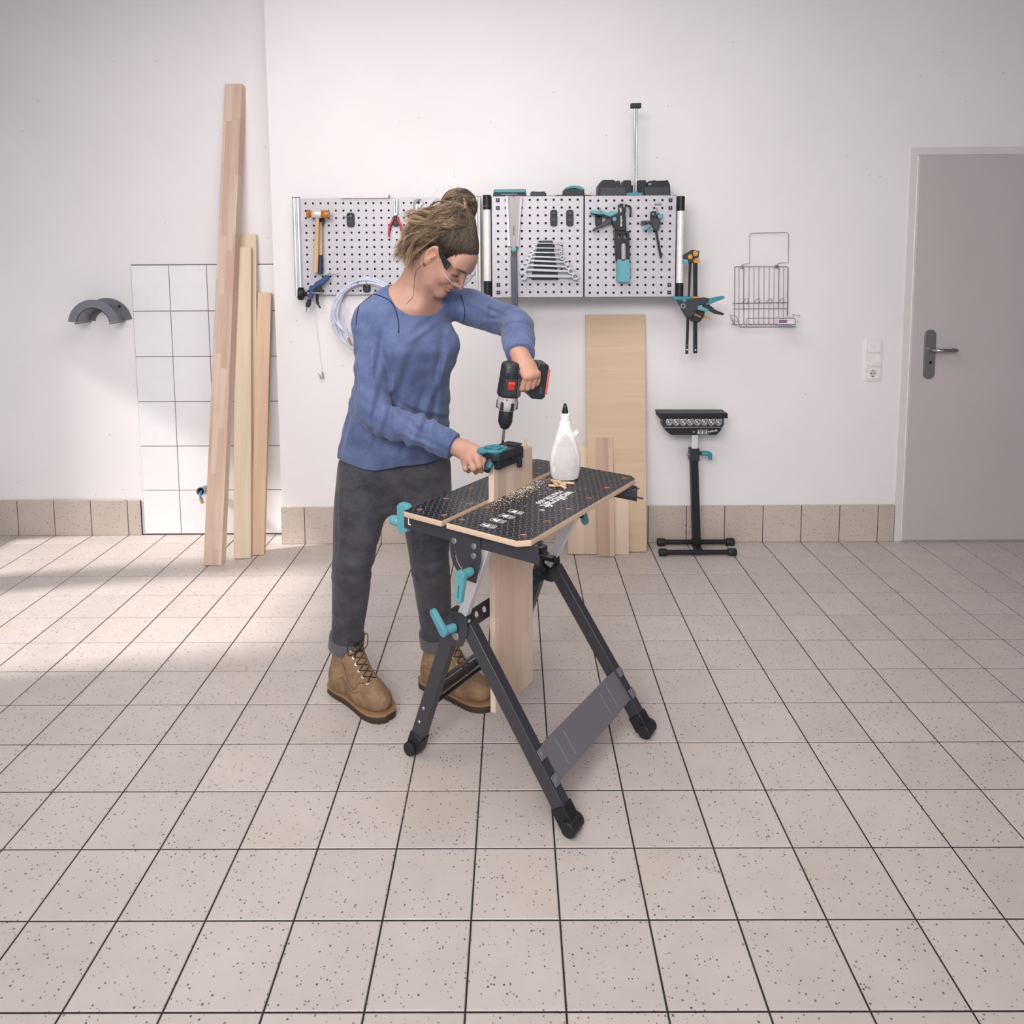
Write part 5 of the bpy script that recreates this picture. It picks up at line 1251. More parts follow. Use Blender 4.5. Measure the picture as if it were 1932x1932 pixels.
tpz = P3(cs, 525, 640, RY).z
tx_ = P3(cs, 525, 640, RY).x
MB().bar((RX-0.002, RY, 0.03), (tx_, RY, tpz), 0.038, 0.038, (0, 1, 0)).build('outer_post', BLACK, rs, bevel=0.002)
z5 = P3(cs, 525, 500, RY).z; z6 = P3(cs, 525, 655, RY).z
MB().bx(tx_-0.024, tx_+0.024, RY-0.024, RY+0.024, z6, z5).build('collar', M_CLB, rs, bevel=0.003)
z7 = P3(cs, 525, 330, RY).z
MB().bx(tx_-0.014, tx_+0.016, RY-0.015, RY+0.015, z5-0.05, z7+0.01).build('inner_post', ALU, rs, bevel=0.0015)
a = P3(cs, 580, 575, RY-0.02)
lv_ = MB().cyl((tx_+0.022, RY-0.01, a.z), (tx_+0.036, RY-0.01, a.z), 0.010, None, 16).build('lever_boss', BLACK, rs)
MB().tube(bez([(tx_+0.034, RY-0.01, a.z), (tx_+0.062, RY-0.01, a.z), (tx_+0.078, RY-0.01, a.z-0.006), (tx_+0.082, RY-0.01, a.z-0.032)], 5), [0.0125]*12+[0.010]*4, 14).build('clamp_lever', TEAL_D, lv_)
MB().cyl((tx_-0.024, RY-0.01, a.z-0.006), (tx_-0.038, RY-0.01, a.z-0.006), 0.006, None, 8).build('nut', STEEL, rs)
HYs = RY-0.03
hd = MB().px(mm(cs, [(135, 128), (905, 128), (905, 215), (880, 248), (150, 248), (135, 215)]), HYs, 0.06).build('roller_housing', M_CLB, rs, bevel=0.002)
MB().px(mm(cs, [(82, 66), (955, 66), (955, 130), (95, 132), (95, 82), (82, 80)]), HYs-0.018, 0.10).build('top_bar', BLACK, rs, bevel=0.003)
fp = MB().px(mm(cs, [(165, 252), (875, 252), (872, 275), (810, 339), (240, 339), (168, 278)]), HYs-0.006, 0.072).build('front_plate', BLACK, rs, bevel=0.002)
MB().px(mm(cs, [(150, 240), (865, 238), (865, 245), (150, 247)]), HYs-0.007, 0.004).build('edge_strip', STEEL, rs)
for k in range(8):
    x = 215+k*88.8; c = P3(cs, x, 178, HYs-0.004)
    r = (P3(cs, x+42, 178, HYs-0.004)-c).length
    o = [(r*math.cos(t), r*math.sin(t)) for t in np.linspace(math.radians(105), math.radians(345), 14)]+[(r*1.05, r*1.15)]
    me = plate([o, circle(0, 0, r*0.62, 16)], 0.005, 0.001); rl = place_mesh(me, 'roller_cup', CHROME, rs, axes(tuple(c), (1, 0, 0), (0, 0, 1), (0, -1, 0)))
    MB().ell(c+Vector((0, 0.002, 0)), (r*0.6, r*0.6, r*0.6), None, 16, 10).build('ball', mat('ball_steel', (196, 186, 182), 0.2, 0.8), rl)
MB().lathe(P3(cs, 525, 298, HYs-0.006), (0, -1, 0), [(0, 0), (0, 0.0055), (0.002, 0.005), (0.002, 0)], 14).build('bolt', STEEL, fp)
for k in range(3):
    c = P3(cs, 590+k*48, 300, HYs-0.0066)
    me = plate([rrect(-0.0085, 0.0085, -0.0115, 0.0115, 0.001, 2), rrect(-0.0078, 0.0078, -0.0108, 0.0108, 0.001, 2)], 0.0004); place_mesh(me, 'pictogram_frame', WHITE_INK, fp, axes(tuple(c), (1, 0, 0), (0, 0, 1), (0, -1, 0)), 0)
    me = plate([circle(0, 0.006, 0.0022, 10)], 0.0004); place_mesh(me, 'pictogram_head', WHITE_INK, fp, axes(tuple(c), (1, 0, 0), (0, 0, 1), (0, -1, 0)), 0)
    me = plate([[(-0.003, 0.003), (0.003, 0.003), (0.005, -0.002+0.002*k), (0.001, -0.001), (0.003, -0.009), (0.0, -0.009), (-0.002, -0.004), (-0.004, -0.009), (-0.005, -0.008)]], 0.0004); place_mesh(me, 'pictogram', WHITE_INK, fp, axes(tuple(c), (1, 0, 0), (0, 0, 1), (0, -1, 0)), 0)
place_mesh(lettering('wolfcraft', 0.013, 0.0003, 0.0002), 'lettering', WHITE_INK, fp, axes(tuple(P3(cs, 765, 288, HYs-0.0068)), Vector((1, 0, 0.18)).normalized(), Vector((-0.18, 0, 1)).normalized(), (0, -1, 0)), 0)

# ------------------------------------------------------------------ dowelling jig on the board
M_JIG = mat('jig_black', (36, 38, 46), 0.42)
jg = thing('dowelling_jig', BW(-0.06, 0.066, ZBT), 'black dowelling jig with teal top plate, held on the upper edge of the board', 'jig')
JV0, JV1 = 0.036, 0.096
jo = [(-0.130, JV0+0.012), (-0.118, JV0), (-0.060, JV0), (-0.004, JV0), (0.000, JV0+0.004), (0.000, JV0+0.016), (0.012, JV0+0.018), (0.012, JV1-0.018), (0.018, JV1-0.016), (0.018, JV1), (-0.118, JV1), (-0.130, JV1-0.012)]
jb = place_mesh(plate([jo], 0.0235, 0.0015), 'jig_body', M_JIG, jg, axes(BW(0, 0, ZBT+0.0135), BU, BV, BZ))
for v in (JV0, JV1):       # cheeks hanging over both faces of the board
    s = 1 if v > 0.06 else -1
    MB().box(BW(-0.060, (0.0558 if s < 0 else 0.0752)+s*0.0085, ZBT-0.012), (0.114, 0.015, 0.026), AXB).build('cheek', M_JIG, jb, bevel=0.0015)
    for k in range(9): MB().box(BW(-0.050+k*0.0072, (0.0558 if s < 0 else 0.0752)+s*0.0175, ZBT+0.002), (0.0032, 0.0036, 0.036), AXB).build('rib', M_JIG, jb, bevel=0.0006)
for (u, v) in ((-0.004, JV0+0.006), (0.010, 0.0865)):
    MB().box(BW(u, v, ZBT-0.026), (0.014, 0.012, 0.034), AXB).build('stop_prong', M_JIG, jb, bevel=0.001)
for k in range(5): MB().box(BW(-0.028+k*0.0085, 0.066, ZBT+0.0268), (0.0045, 0.052, 0.004), AXB).build('top_rib', M_JIG, jb, bevel=0.0006)
tp_ = [(-0.150, 0.070), (-0.150, 0.092), (-0.136, 0.094), (-0.130, 0.104), (-0.085, 0.106), (-0.062, 0.092), (-0.058, 0.074), (-0.066, 0.070), (-0.066, 0.056), (-0.060, 0.050), (-0.078, 0.036), (-0.110, 0.033), (-0.128, 0.046), (-0.134, 0.064)]
win = [[(-0.122, 0.062), (-0.122, 0.092), (-0.098, 0.096), (-0.098, 0.062)], [(-0.092, 0.062), (-0.092, 0.096), (-0.074, 0.090), (-0.072, 0.062)], [(-0.120, 0.054), (-0.078, 0.054), (-0.086, 0.042), (-0.108, 0.040)]]
place_mesh(plate([tp_]+win, 0.007, 0.0012), 'teal_plate', mat('jig_teal', (58, 126, 137), 0.42), jg, axes(BW(0, 0, ZBT+0.030), BU, BV, BZ))
place_mesh(plate([[(-0.13, 0.036), (-0.066, 0.036), (-0.066, 0.10), (-0.13, 0.10)]], 0.002), 'plate_floor', mat('jig_teal_dark', (34, 100, 112), 0.5), jg, axes(BW(0, 0, ZBT+0.0262), BU, BV, BZ))
MB().tube([BW(-0.060, 0.066, ZBT+0.020), BW(-0.060, 0.066, ZBT+0.036)], 0.011, 18).build('drill_bush', STEEL, jg)
MB().tube([BW(-0.060, 0.066, ZBT+0.026), BW(-0.060, 0.066, ZBT+0.0365)], 0.0085, 18).build('bush_bore', HOLE_DARK, jg)
hk = MB().tube([BW(-0.126, 0.062, ZBT-0.001), BW(-0.140, 0.060, ZBT-0.010), BW(-0.152, 0.056, ZBT-0.022)], [0.013, 0.012, 0.009], 14).build('clamp_grip', M_JIG, jg)
MB().tube([BW(-0.136, 0.052, ZBT-0.002), BW(-0.150, 0.050, ZBT-0.014)], [0.008, 0.007], 12).build('grip_inlay', mat('jig_teal_dark', (34, 100, 112), 0.5), hk)

# ------------------------------------------------------------------ cordless drill
DT = Vector(BW(-0.060, 0.066, ZBT+0.030)) + Vector((0, 0, 0))          # where the bit enters the jig
dtop = Vector(aty(966, 683, 0.372))
DA = (DT-dtop).normalized()                                            # axis, pointing down
DL = (DT-dtop).length
HH = Vector((0.95, 0.30, 0.0)); HH = (HH-DA*HH.dot(DA)).normalized()   # towards the battery
DS = DA.cross(HH).normalized()
if DS.y > 0: DS = -DS                                                  # DS faces the camera side
drl = thing('cordless_drill', tuple(DT), 'black and red cordless drill with silver collar, held upright over the board', 'drill')
def DP(a, h, s): return dtop+DA*a+HH*h+DS*s
def dring(a, rh, rs, e=2.6, n=24, oh=0.0):
    R = []
    for k in range(n):
        t = 2*PI*k/n; c, s = math.cos(t), math.sin(t)
        R.append(DP(a, oh+rh*math.copysign(abs(c)**(2/e), c), rs*math.copysign(abs(s)**(2/e), s)))
    return R
M_DR = mat('drill_black', (34, 36, 40), 0.42)
M_DR2 = mat('drill_graphite', (62, 62, 68), 0.38)
M_RED = mat('drill_red', (190, 44, 38), 0.4)
MB().rings([dring(a, r1, r2) for a, r1, r2 in ((0.0, 0.020, 0.018), (0.004, 0.0265, 0.024), (0.012, 0.0295, 0.0275), (0.045, 0.0305, 0.0295), (0.090, 0.0330, 0.0320), (0.098, 0.0330, 0.0320), (0.102, 0.030, 0.030))]).build('motor_housing', M_DR, drl, smooth=40)
for a in (0.030, 0.036, 0.042):
    for hh in (-0.016, 0.002, 0.016): MB().box(DP(a, hh, 0.0288), (0.010, 0.003, 0.0022), (HH, DS, DA)).build('vent_slot', HOLE_DARK, drl)
MB().box(DP(0.070, -0.004, 0.0292), (0.036, 0.005, 0.052), (HH, DS, DA)).build('selector_panel', mat('drill_slate', (46, 50, 54), 0.45), drl, bevel=0.003)
MB().box(DP(0.064, -0.004, 0.0305), (0.022, 0.005, 0.026), (HH, DS, DA)).build('gear_switch', M_RED, drl, bevel=0.003)
MB().box(DP(0.0565, -0.004, 0.0335), (0.021, 0.003, 0.0045), (HH, DS, DA)).build('switch_rib', mat('drill_red_light', (214, 92, 84), 0.35), drl, bevel=0.001)
for k, (h0, h1, a0, a1) in enumerate(((0.020, 0.026, 0.010, 0.095),)):
    MB().tube([DP(0.010, 0.016, 0.022), DP(0.05, 0.0215, 0.0235), DP(0.096, 0.022, 0.0255)], [0.006, 0.0075, 0.007], 10).build('side_rib', M_DR2, drl)
MB().lathe(DP(0.102, 0, 0), DA, [(0, 0), (0, 0.0295), (0.012, 0.0305), (0.030, 0.0300), (0.040, 0.0270), (0.043, 0.024), (0.043, 0)], 32).build('torque_collar', mat('satin_silver', (206, 198, 198), 0.35, 0.4), drl)
for k in range(6):
    t = 2*PI*k/6+0.3; e = HH*math.cos(t)+DS*math.sin(t); sd = DA.cross(e)
    MB().box(DP(0.129, 0, 0)+e*0.0288, (0.010, 0.006, 0.024), (sd, e, DA)).build('collar_groove', mat('groove_black', (34, 36, 40), 0.5), drl, bevel=0.001)
for t, tx_t in ((1.95, '20'), (0.95, '15')):
    e = HH*math.cos(t)+DS*math.sin(t)
    place_mesh(lettering(tx_t, 0.008, 0.0003, 0.0001), 'collar_number', BLACK, drl, axes(tuple(DP(0.108, 0, 0)+e*0.0308), tuple(-(DA.cross(e))), tuple(DA), tuple(e)) if False else axes(tuple(DP(0.108, 0, 0)+e*0.0308), tuple(e.cross(DA)), tuple(DA*-1), tuple(e)), 0)
MB().lathe(DP(0.145, 0, 0), DA, [(0, 0), (0, 0.0205), (0.004, 0.0215), (0.036, 0.0215), (0.040, 0.0200), (0.043, 0.0195), (0.056, 0.0125), (0.058, 0.010), (0.058, 0)], 28).build('chuck', mat('chuck_black', (30, 31, 35), 0.35), drl)
MB().lathe(DP(0.203, 0, 0), DA, [(0, 0), (0, 0.0042), (DL-0.203-0.020, 0.0042), (DL-0.203-0.020, 0)], 12).build('bit_shank', CHROME, drl)
# twisted flutes
tw = MB(); N = 26; z0_ = DL-0.026; z1_ = DL+0.010
R = []
for i in range(N+1):
    t = i/N; a = z0_+(z1_-z0_)*t; an = t*2*PI*1.6; ring = []
    for k in range(10):
        u_ = 2*PI*k/10; rr = 0.0046*(0.62+0.38*abs(math.cos(u_)))
        ring.append(DP(a, rr*math.cos(u_+an), rr*math.sin(u_+an)))
    R.append(ring)
tw.rings(R).build('twist_flutes', mat('bit_steel', (70, 66, 68), 0.3, 0.9), drl)
# grip, trigger and battery
gr0 = 0.030
def gring(h, ra, rs, a0, e=2.4, n=20):
    R = []
    for k in range(n):
        t = 2*PI*k/n; c, s = math.cos(t), math.sin(t)
        R.append(DP(a0+ra*math.copysign(abs(c)**(2/e), c), h, rs*math.copysign(abs(s)**(2/e), s)))
    return R
MB().rings([gring(h, ra, rs, a0) for h, ra, rs, a0 in ((0.012, 0.020, 0.017, 0.036), (0.030, 0.019, 0.0165, 0.034), (0.055, 0.018, 0.016, 0.034), (0.075, 0.022, 0.018, 0.036), (0.084, 0.030, 0.026, 0.040))]).build('grip', M_DR, drl)
MB().tube([DP(0.066, 0.028, 0), DP(0.068, 0.046, 0)], 0.009, 12).build('trigger', M_RED, drl)
MB().prism([DP(a, h, 0.022) for a, h in ((-0.002, 0.078), (0.002, 0.074), (0.092, 0.060), (0.104, 0.066), (0.106, 0.100), (0.098, 0.108), (0.006, 0.110), (-0.002, 0.104))], tuple(DS*-0.060)).build('battery', M_DR, drl, bevel=0.006, seg=3)
MB().prism([DP(a, h, 0.0225) for a, h in ((0.012, 0.1075), (0.090, 0.1055), (0.090, 0.1135), (0.012, 0.1145))], tuple(DS*-0.061)).build('battery_stripe', mat('drill_red_light', (214, 92, 84), 0.35), drl, bevel=0.002)
MB().box(DP(0.078, 0.092, 0.0225), (0.010, 0.004, 0.022), (HH, DS, DA)).build('battery_latch', M_DR2, drl, bevel=0.001)

# ------------------------------------------------------------------ implicit surfaces for the figure
def smin(a, b, k):
    h = np.maximum(k-np.abs(a-b), 0.0)/k
    return np.minimum(a, b)-h*h*k*0.25
class Vox:
    """signed distance samples on a grid; shapes are blended in, then meshed with surface nets"""
    def __init__(s, lo, hi, h):
        s.lo = np.array(lo, float); s.h = h; s.n = (np.ceil((np.array(hi)-s.lo)/h)+1).astype(int)
        s.F = np.full(tuple(s.n), 0.2, np.float32)
    def box(s, lo, hi):
        a = np.clip(np.floor((np.array(lo)-s.lo)/s.h).astype(int), 0, s.n-1); b = np.clip(np.ceil((np.array(hi)-s.lo)/s.h).astype(int)+1, 1, s.n)
        if np.any(b <= a): return None
        sl = tuple(slice(i, j) for i, j in zip(a, b))
        ax = [s.lo[i]+s.h*np.arange(a[i], b[i]) for i in range(3)]
        X, Y, Z = np.meshgrid(*ax, indexing='ij', sparse=True)
        return sl, X.astype(np.float32), Y.astype(np.float32), Z.astype(np.float32)
    def put(s, lo, hi, fn, k=0.0, op='u'):
        r = s.box(lo, hi)
        if r is None: return
        sl, X, Y, Z = r; d = fn(X, Y, Z).astype(np.float32); c = s.F[sl]
        if op == 'u': s.F[sl] = smin(c, d, k) if k else np.minimum(c, d)
        elif op == 's': s.F[sl] = -smin(-c, d, k) if k else np.maximum(c, -d)
        elif op == 'a': s.F[sl] = c+d
    def tube(s, pts, ra, rb=None, side=(1, 0, 0), k=0.01, op='u', pad=0.06):
        """chain of elliptical sections: ra along side, rb across"""
        P = np.array(pts, float); n = len(P); ra = np.broadcast_to(np.array(ra, float), n); rb = ra if rb is None else np.broadcast_to(np.array(rb, float), n)
        S_ = np.array(side, float); S_ = np.broadcast_to(S_, (n, 3)) if S_.ndim == 1 else S_
        pad = max(pad, k*1.1); m = float(max(ra.max(), rb.max()))+pad
        r = s.box(P.min(0)-m, P.max(0)+m)
        if r is None: return
        sl, X, Y, Z = r; best = np.full((X.shape[0], Y.shape[1], Z.shape[2]), 0.2, np.float32)
        for i in range(n-1):
            a = P[i]; d = P[i+1]-a; L2 = d@d; L = math.sqrt(L2); dn = d/L
            mi = float(max(ra[i], ra[i+1], rb[i], rb[i+1]))+pad; lo = np.minimum(a, P[i+1])-mi; hi = np.maximum(a, P[i+1])+mi
            ix = [slice(int(np.searchsorted(q, lo[k_])), int(np.searchsorted(q, hi[k_]))) for k_, q in enumerate((X[:, 0, 0], Y[0, :, 0], Z[0, 0, :]))]
            if any(q.stop <= q.start for q in ix): continue
            x, y, z = X[ix[0]], Y[:, ix[1]], Z[:, :, ix[2]]
            tc = np.clip(((x-a[0])*d[0]+(y-a[1])*d[1]+(z-a[2])*d[2])/L2, 0, 1)
            px, py, pz = x-a[0]-d[0]*tc, y-a[1]-d[1]*tc, z-a[2]-d[2]*tc
            sv = (S_[i]+S_[i+1])/2; sv = sv-dn*(sv@dn); sv = sv/np.linalg.norm(sv); bv = np.cross(dn, sv)
            A = ra[i]+(ra[i+1]-ra[i])*tc; B = rb[i]+(rb[i+1]-rb[i])*tc
            u = px*sv[0]+py*sv[1]+pz*sv[2]; v = px*bv[0]+py*bv[1]+pz*bv[2]; w = px*dn[0]+py*dn[1]+pz*dn[2]
            mn = np.minimum(A, B)
            q = np.sqrt((u/A)**2+(v/B)**2+(w/mn)**2); g = np.sqrt((u/A**2)**2+(v/B**2)**2+(w/mn**2)**2)+1e-6
            dd = np.where(q > 0.05, q*(q-1)/g, -mn)
            c_ = best[tuple(ix)]; np.minimum(c_, dd, out=c_)
        c = s.F[sl]
        if op == 'u': s.F[sl] = smin(c, best, k) if k else np.minimum(c, best)
        elif op == 's': s.F[sl] = -smin(-c, best, k) if k else np.maximum(c, -best)
    def ell(s, c, r, ax=None, k=0.01, op='u', pad=0.03):
        c = np.array(c, float); r = np.array(r, float); A = np.eye(3) if ax is None else np.array(ax, float)
        m = float(r.max())+max(pad, k*1.1)
        def fn(X, Y, Z):
            x, y, z = X-c[0], Y-c[1], Z-c[2]
            u = [(x*A[i][0]+y*A[i][1]+z*A[i][2]) for i in range(3)]
            q = np.sqrt((u[0]/r[0])**2+(u[1]/r[1])**2+(u[2]/r[2])**2); g = np.sqrt((u[0]/r[0]**2)**2+(u[1]/r[1]**2)**2+(u[2]/r[2]**2)**2)+1e-6
            return np.where(q > 0.05, q*(q-1)/g, -r.min())
        s.put(c-m, c+m, fn, k, op)
    def mesh(s):
        F = s.F; n = F.shape; S_ = F < 0
        cnt = np.zeros((n[0]-1, n[1]-1, n[2]-1), np.int8)
        for i in (0, 1):
            for j in (0, 1):
                for k in (0, 1): cnt += S_[i:n[0]-1+i, j:n[1]-1+j, k:n[2]-1+k]
        I, J, K = np.nonzero((cnt > 0) & (cnt < 8))
        idx = np.full(cnt.shape, -1, np.int32); idx[I, J, K] = np.arange(len(I))
        acc = np.zeros((len(I), 3)); num = np.zeros(len(I))
        cor = [(i, j, k) for i in (0, 1) for j in (0, 1) for k in (0, 1)]
        for a in cor:
            for ax in range(3):
                if a[ax]: continue
                b = list(a); b[ax] = 1
                fa = F[I+a[0], J+a[1], K+a[2]]; fb = F[I+b[0], J+b[1], K+b[2]]
                m_ = (fa < 0) != (fb < 0)
                t = np.where(m_, fa/np.where(fa == fb, 1, fa-fb), 0)
                p = np.zeros((len(I), 3)); p += np.array(a); p[:, ax] += t
                acc[m_] += p[m_]; num += m_
        V = s.lo+(np.c_[I, J, K]+acc/num[:, None])*s.h
        Q = []
        for ax in range(3):
            sl0 = [slice(None)]*3; sl1 = [slice(None)]*3; sl0[ax] = slice(0, -1); sl1[ax] = slice(1, None)
            A = S_[tuple(sl0)]; B = S_[tuple(sl1)]
            e = np.nonzero(A != B); o1, o2 = [q for q in range(3) if q != ax]
            e = [x.copy() for x in e]
            ok = (e[o1] > 0) & (e[o2] > 0) & (e[o1] < n[o1]-1) & (e[o2] < n[o2]-1)
            e = [x[ok] for x in e]; flip = A[e[0], e[1], e[2]]
            def cell(d1, d2):
                q = [x.copy() for x in e]; q[o1] = q[o1]-d1; q[o2] = q[o2]-d2; return idx[q[0], q[1], q[2]]
            q = np.c_[cell(1, 1), cell(0, 1), cell(0, 0), cell(1, 0)]
            if ax == 1: q = q[:, ::-1]
            q = np.where(flip[:, None], q, q[:, ::-1])
            Q.append(q)
        return V, np.concatenate(Q)
def vox_mesh(name, V, Q, material, parent, colors=None, relax=0):
    me = bpy.data.meshes.new(name); o0 = np.array(origin_of(parent))
    if relax:
        for _ in range(relax):
            acc = np.zeros_like(V); cn = np.zeros(len(V))
            for a, b in ((0, 1), (1, 2), (2, 3), (3, 0)):
                np.add.at(acc, Q[:, a], V[Q[:, b]]); np.add.at(acc, Q[:, b], V[Q[:, a]]); np.add.at(cn, Q[:, a], 1); np.add.at(cn, Q[:, b], 1)
            V = V*0.5+0.5*acc/cn[:, None]
    W = V-o0
    me.vertices.add(len(W)); me.vertices.foreach_set('co', W.astype(np.float32).ravel())
    me.loops.add(Q.size); me.loops.foreach_set('vertex_index', Q.astype(np.int32).ravel())
    me.polygons.add(len(Q)); me.polygons.foreach_set('loop_start', (np.arange(len(Q))*4).astype(np.int32)); me.polygons.foreach_set('loop_total', np.full(len(Q), 4, np.int32))
    me.update(); me.validate(); me.materials.append(material)
    me.shade_smooth()
    if colors is not None:
        at = me.color_attributes.new('tint', 'FLOAT_COLOR', 'POINT'); at.data.foreach_set('color', np.c_[colors, np.ones(len(colors))].astype(np.float32).ravel())
    o = bpy.data.objects.new(name, me); COL.objects.link(o); o.parent = parent
    return o
class bvh_of:
    def __init__(s, o): s.o = o; s.off = origin_of(o); bpy.context.view_layer.update(); s.dg = bpy.context.evaluated_depsgraph_get()
    def ray_cast(s, p, d):
        ok, loc, n, i = s.o.ray_cast(Vector(p)-s.off, Vector(d), depsgraph=s.dg)
        return (loc+s.off, n) if ok else (None, None)
    def find_nearest(s, p):
        ok, loc, n, i = s.o.closest_point_on_mesh(Vector(p)-s.off, depsgraph=s.dg)
        return (loc+s.off, n) if ok else (None, None)
def hit(bvh, x, y, off=0.0):
    """where the line of sight through photograph position x, y meets a surface"""
    d = Vector(ray(x, y)).normalized(); r = bvh.ray_cast(Vector(CAM_C), d)
    if r[0] is None: return None
    return r[0]-d*off

def A3(x, y, Y): return np.array(aty(x, y, Y))
person = thing('person', (-0.40, 0.66, 0.0), 'person in blue long-sleeved top, dark jeans and tan boots drilling at the workbench', 'person')

# ---- joints
RSH, REL, RWR = A3(703, 606, 0.605), A3(714, 782, 0.50), A3(868, 846, 0.415)
LSH, LEL, LWR = A3(888, 580, 0.775), A3(972, 612, 0.60), A3(984, 676, 0.405)
NECK = A3(770, 560, 0.665); HEAD = A3(843, 484, 0.60)
RHIP, RKN, RAN = A3(690, 885, 0.675), A3(664, 1072, 0.625), A3(653, 1219, 0.682)
LHIP, LKN, LAN = A3(800, 885, 0.735), A3(811, 1062, 0.665), A3(825, 1213, 0.718)
SH_AX = LSH-RSH; SH_AX[2] = 0; SH_AX /= np.linalg.norm(SH_AX)
PEL = (RHIP+LHIP)/2

# ---- head frame
_ya, _pt = math.radians(64), math.radians(48)
HF = np.array([math.sin(_ya)*math.cos(_pt), -math.cos(_ya)*math.cos(_pt), -math.sin(_pt)])
HU = np.array([math.sin(_ya)*math.sin(_pt), -math.cos(_ya)*math.sin(_pt), math.cos(_pt)])
HLv = np.cross(HU, HF)
HAX = np.array([HLv, HF, HU])
HS = 0.97
def H(x, y, z): return HEAD+(HLv*x+HF*y+HU*z)*HS
def hloc(V): d = (V-HEAD)/HS; return d@HLv, d@HF, d@HU

# ---- skin body: head, neck, trunk, arms and hands in one surface
def build_body():
    g = Vox((-0.60, 0.27, 0.84), (0.09, 0.96, 1.66), 0.0028)
    r = HS
    e = lambda c, rad, k=0.012, op='u': g.ell(H(*c), np.array(rad)*r, HAX, k, op)
    t = lambda pts, rad, k=0.012, op='u', rb=None: g.tube([H(*p) for p in pts], np.array(rad)*r, None if rb is None else np.array(rb)*r, HLv, k, op)
    e((0, -0.014, 0.030), (0.071, 0.094, 0.084), 0.0)
    e((0, 0.030, -0.022), (0.057, 0.054, 0.080), 0.03)
    e((0, 0.052, 0.040), (0.052, 0.034, 0.040), 0.03)
    for s in (-1, 1):
        t([(s*0.057, -0.006, -0.048), (s*0.042, 0.034, -0.084), (s*0.012, 0.066, -0.098)], [0.017, 0.018, 0.016], 0.025)
        e((s*0.036, 0.058, -0.030), (0.022, 0.022, 0.024), 0.025)
        t([(s*0.048, 0.062, 0.024), (s*0.026, 0.078, 0.026), (s*0.008, 0.082, 0.022)], [0.009, 0.010, 0.009], 0.016)
    e((0, 0.070, -0.098), (0.019, 0.015, 0.015), 0.02)
    for s in (-1, 1):
        e((s*0.031, 0.089, 0.006), (0.017, 0.012, 0.010), 0.010, 's')
        e((s*0.031, 0.069, 0.004), (0.0150, 0.0140, 0.0130), 0.004)
    t([(0, 0.081, 0.020), (0, 0.091, 0.002), (0, 0.105, -0.023), (0, 0.108, -0.029)], [0.0075, 0.0078, 0.0098, 0.0095], 0.012)
    for s in (-1, 1): e((s*0.0085, 0.094, -0.032), (0.0065, 0.009, 0.0065), 0.006)
    for s in (-1, 1): e((s*0.0060, 0.098, -0.0405), (0.0022, 0.0035, 0.0022), 0.002, 's')
    e((0, 0.078, -0.056), (0.026, 0.014, 0.020), 0.016)
    e((0, 0.0885, -0.0545), (0.0215, 0.0075, 0.0052), 0.005); e((0, 0.0875, -0.0655), (0.0185, 0.0080, 0.0062), 0.005)
    t([(-0.027, 0.080, -0.0575), (-0.014, 0.092, -0.0605), (0, 0.096, -0.0605), (0.014, 0.092, -0.0605), (0.027, 0.080, -0.0575)], [0.0016, 0.0022, 0.0022, 0.0022, 0.0016], 0.003, 's')
    # ears
    for s in (-1, 1):
        c = H(s*0.0765, -0.014, -0.002); a = np.array([HLv*0.93+HF*0.36*s, HF*0.93-HLv*0.36*s, HU])
        g.ell(c, np.array((0.0085, 0.0185, 0.032))*r, a, 0.010)
        g.ell(c+(HLv*s*0.007+HF*0.003+HU*0.004)*r, np.array((0.007, 0.0115, 0.020))*r, a, 0.003, 's')
        g.ell(c+(HLv*s*0.003+HF*0.012-HU*0.004)*r, np.array((0.005, 0.005, 0.007))*r, a, 0.004)
        g.ell(c+(HLv*s*0.001+HF*0.005-HU*0.030)*r, np.array((0.005, 0.008, 0.009))*r, a, 0.006)
    # neck and trunk core
    g.tube([H(0, -0.030, -0.025), H(0, -0.040, -0.075), NECK+np.array([0.012, -0.008, 0.012]), NECK+np.array([0, 0, -0.06])], [0.056, 0.052, 0.057, 0.07], None, HLv, 0.03)
    g.tube([H(0.034, 0.0, -0.045), NECK+np.array([0.05, -0.045, -0.03])], [0.016, 0.012], None, HLv, 0.03)
    g.tube([H(-0.045, -0.022, -0.04), NECK+np.array([0.045, -0.055, -0.035])], [0.016, 0.012], None, HLv, 0.03)   # neck muscle
    tr = NECK+np.array([0, 0.01, -0.03])
    g.tube([RSH+np.array([0.02, 0.02, 0.018]), (RSH+tr)/2+np.array([0, 0.01, 0.03]), tr, (LSH+tr)/2+np.array([0, 0.02, 0.03]), LSH+np.array([-0.02, 0, 0.018])], [0.040, 0.046, 0.062, 0.046, 0.04], None, (0, 0, 1), 0.05)
    ch = NECK+np.array([0.01, -0.005, -0.16])
    g.tube([NECK+np.array([0.01, 0, -0.05]), ch, (ch+PEL)/2, PEL+np.array([0, 0, 0.08])], [0.125, 0.140, 0.125, 0.135], [0.065, 0.085, 0.075, 0.09], SH_AX, 0.05)
    # collar bones
    cb = NECK+np.array([0.040, -0.072, -0.035])
    g.tube([cb, cb*0.62+RSH*0.38+np.array([0.006, 0.0, 0.016])], [0.009, 0.007], None, (0, 0, 1), 0.03)
    # arms
    g.tube([RSH, REL, RWR], [0.046, 0.036, 0.025], None, (0, 1, 0), 0.02)
    g.tube([LSH, LEL, LWR], [0.046, 0.036, 0.025], None, (0, 1, 0), 0.02)
    # right hand closing on the grip of the jig
    hw = RWR; back = np.array([-0.25, -0.75, 0.6])
    MCP = {'i': A3(903, 855, 0.372), 'm': A3(898, 864, 0.360), 'r': A3(888, 870, 0.366), 'p': A3(876, 873, 0.380)}
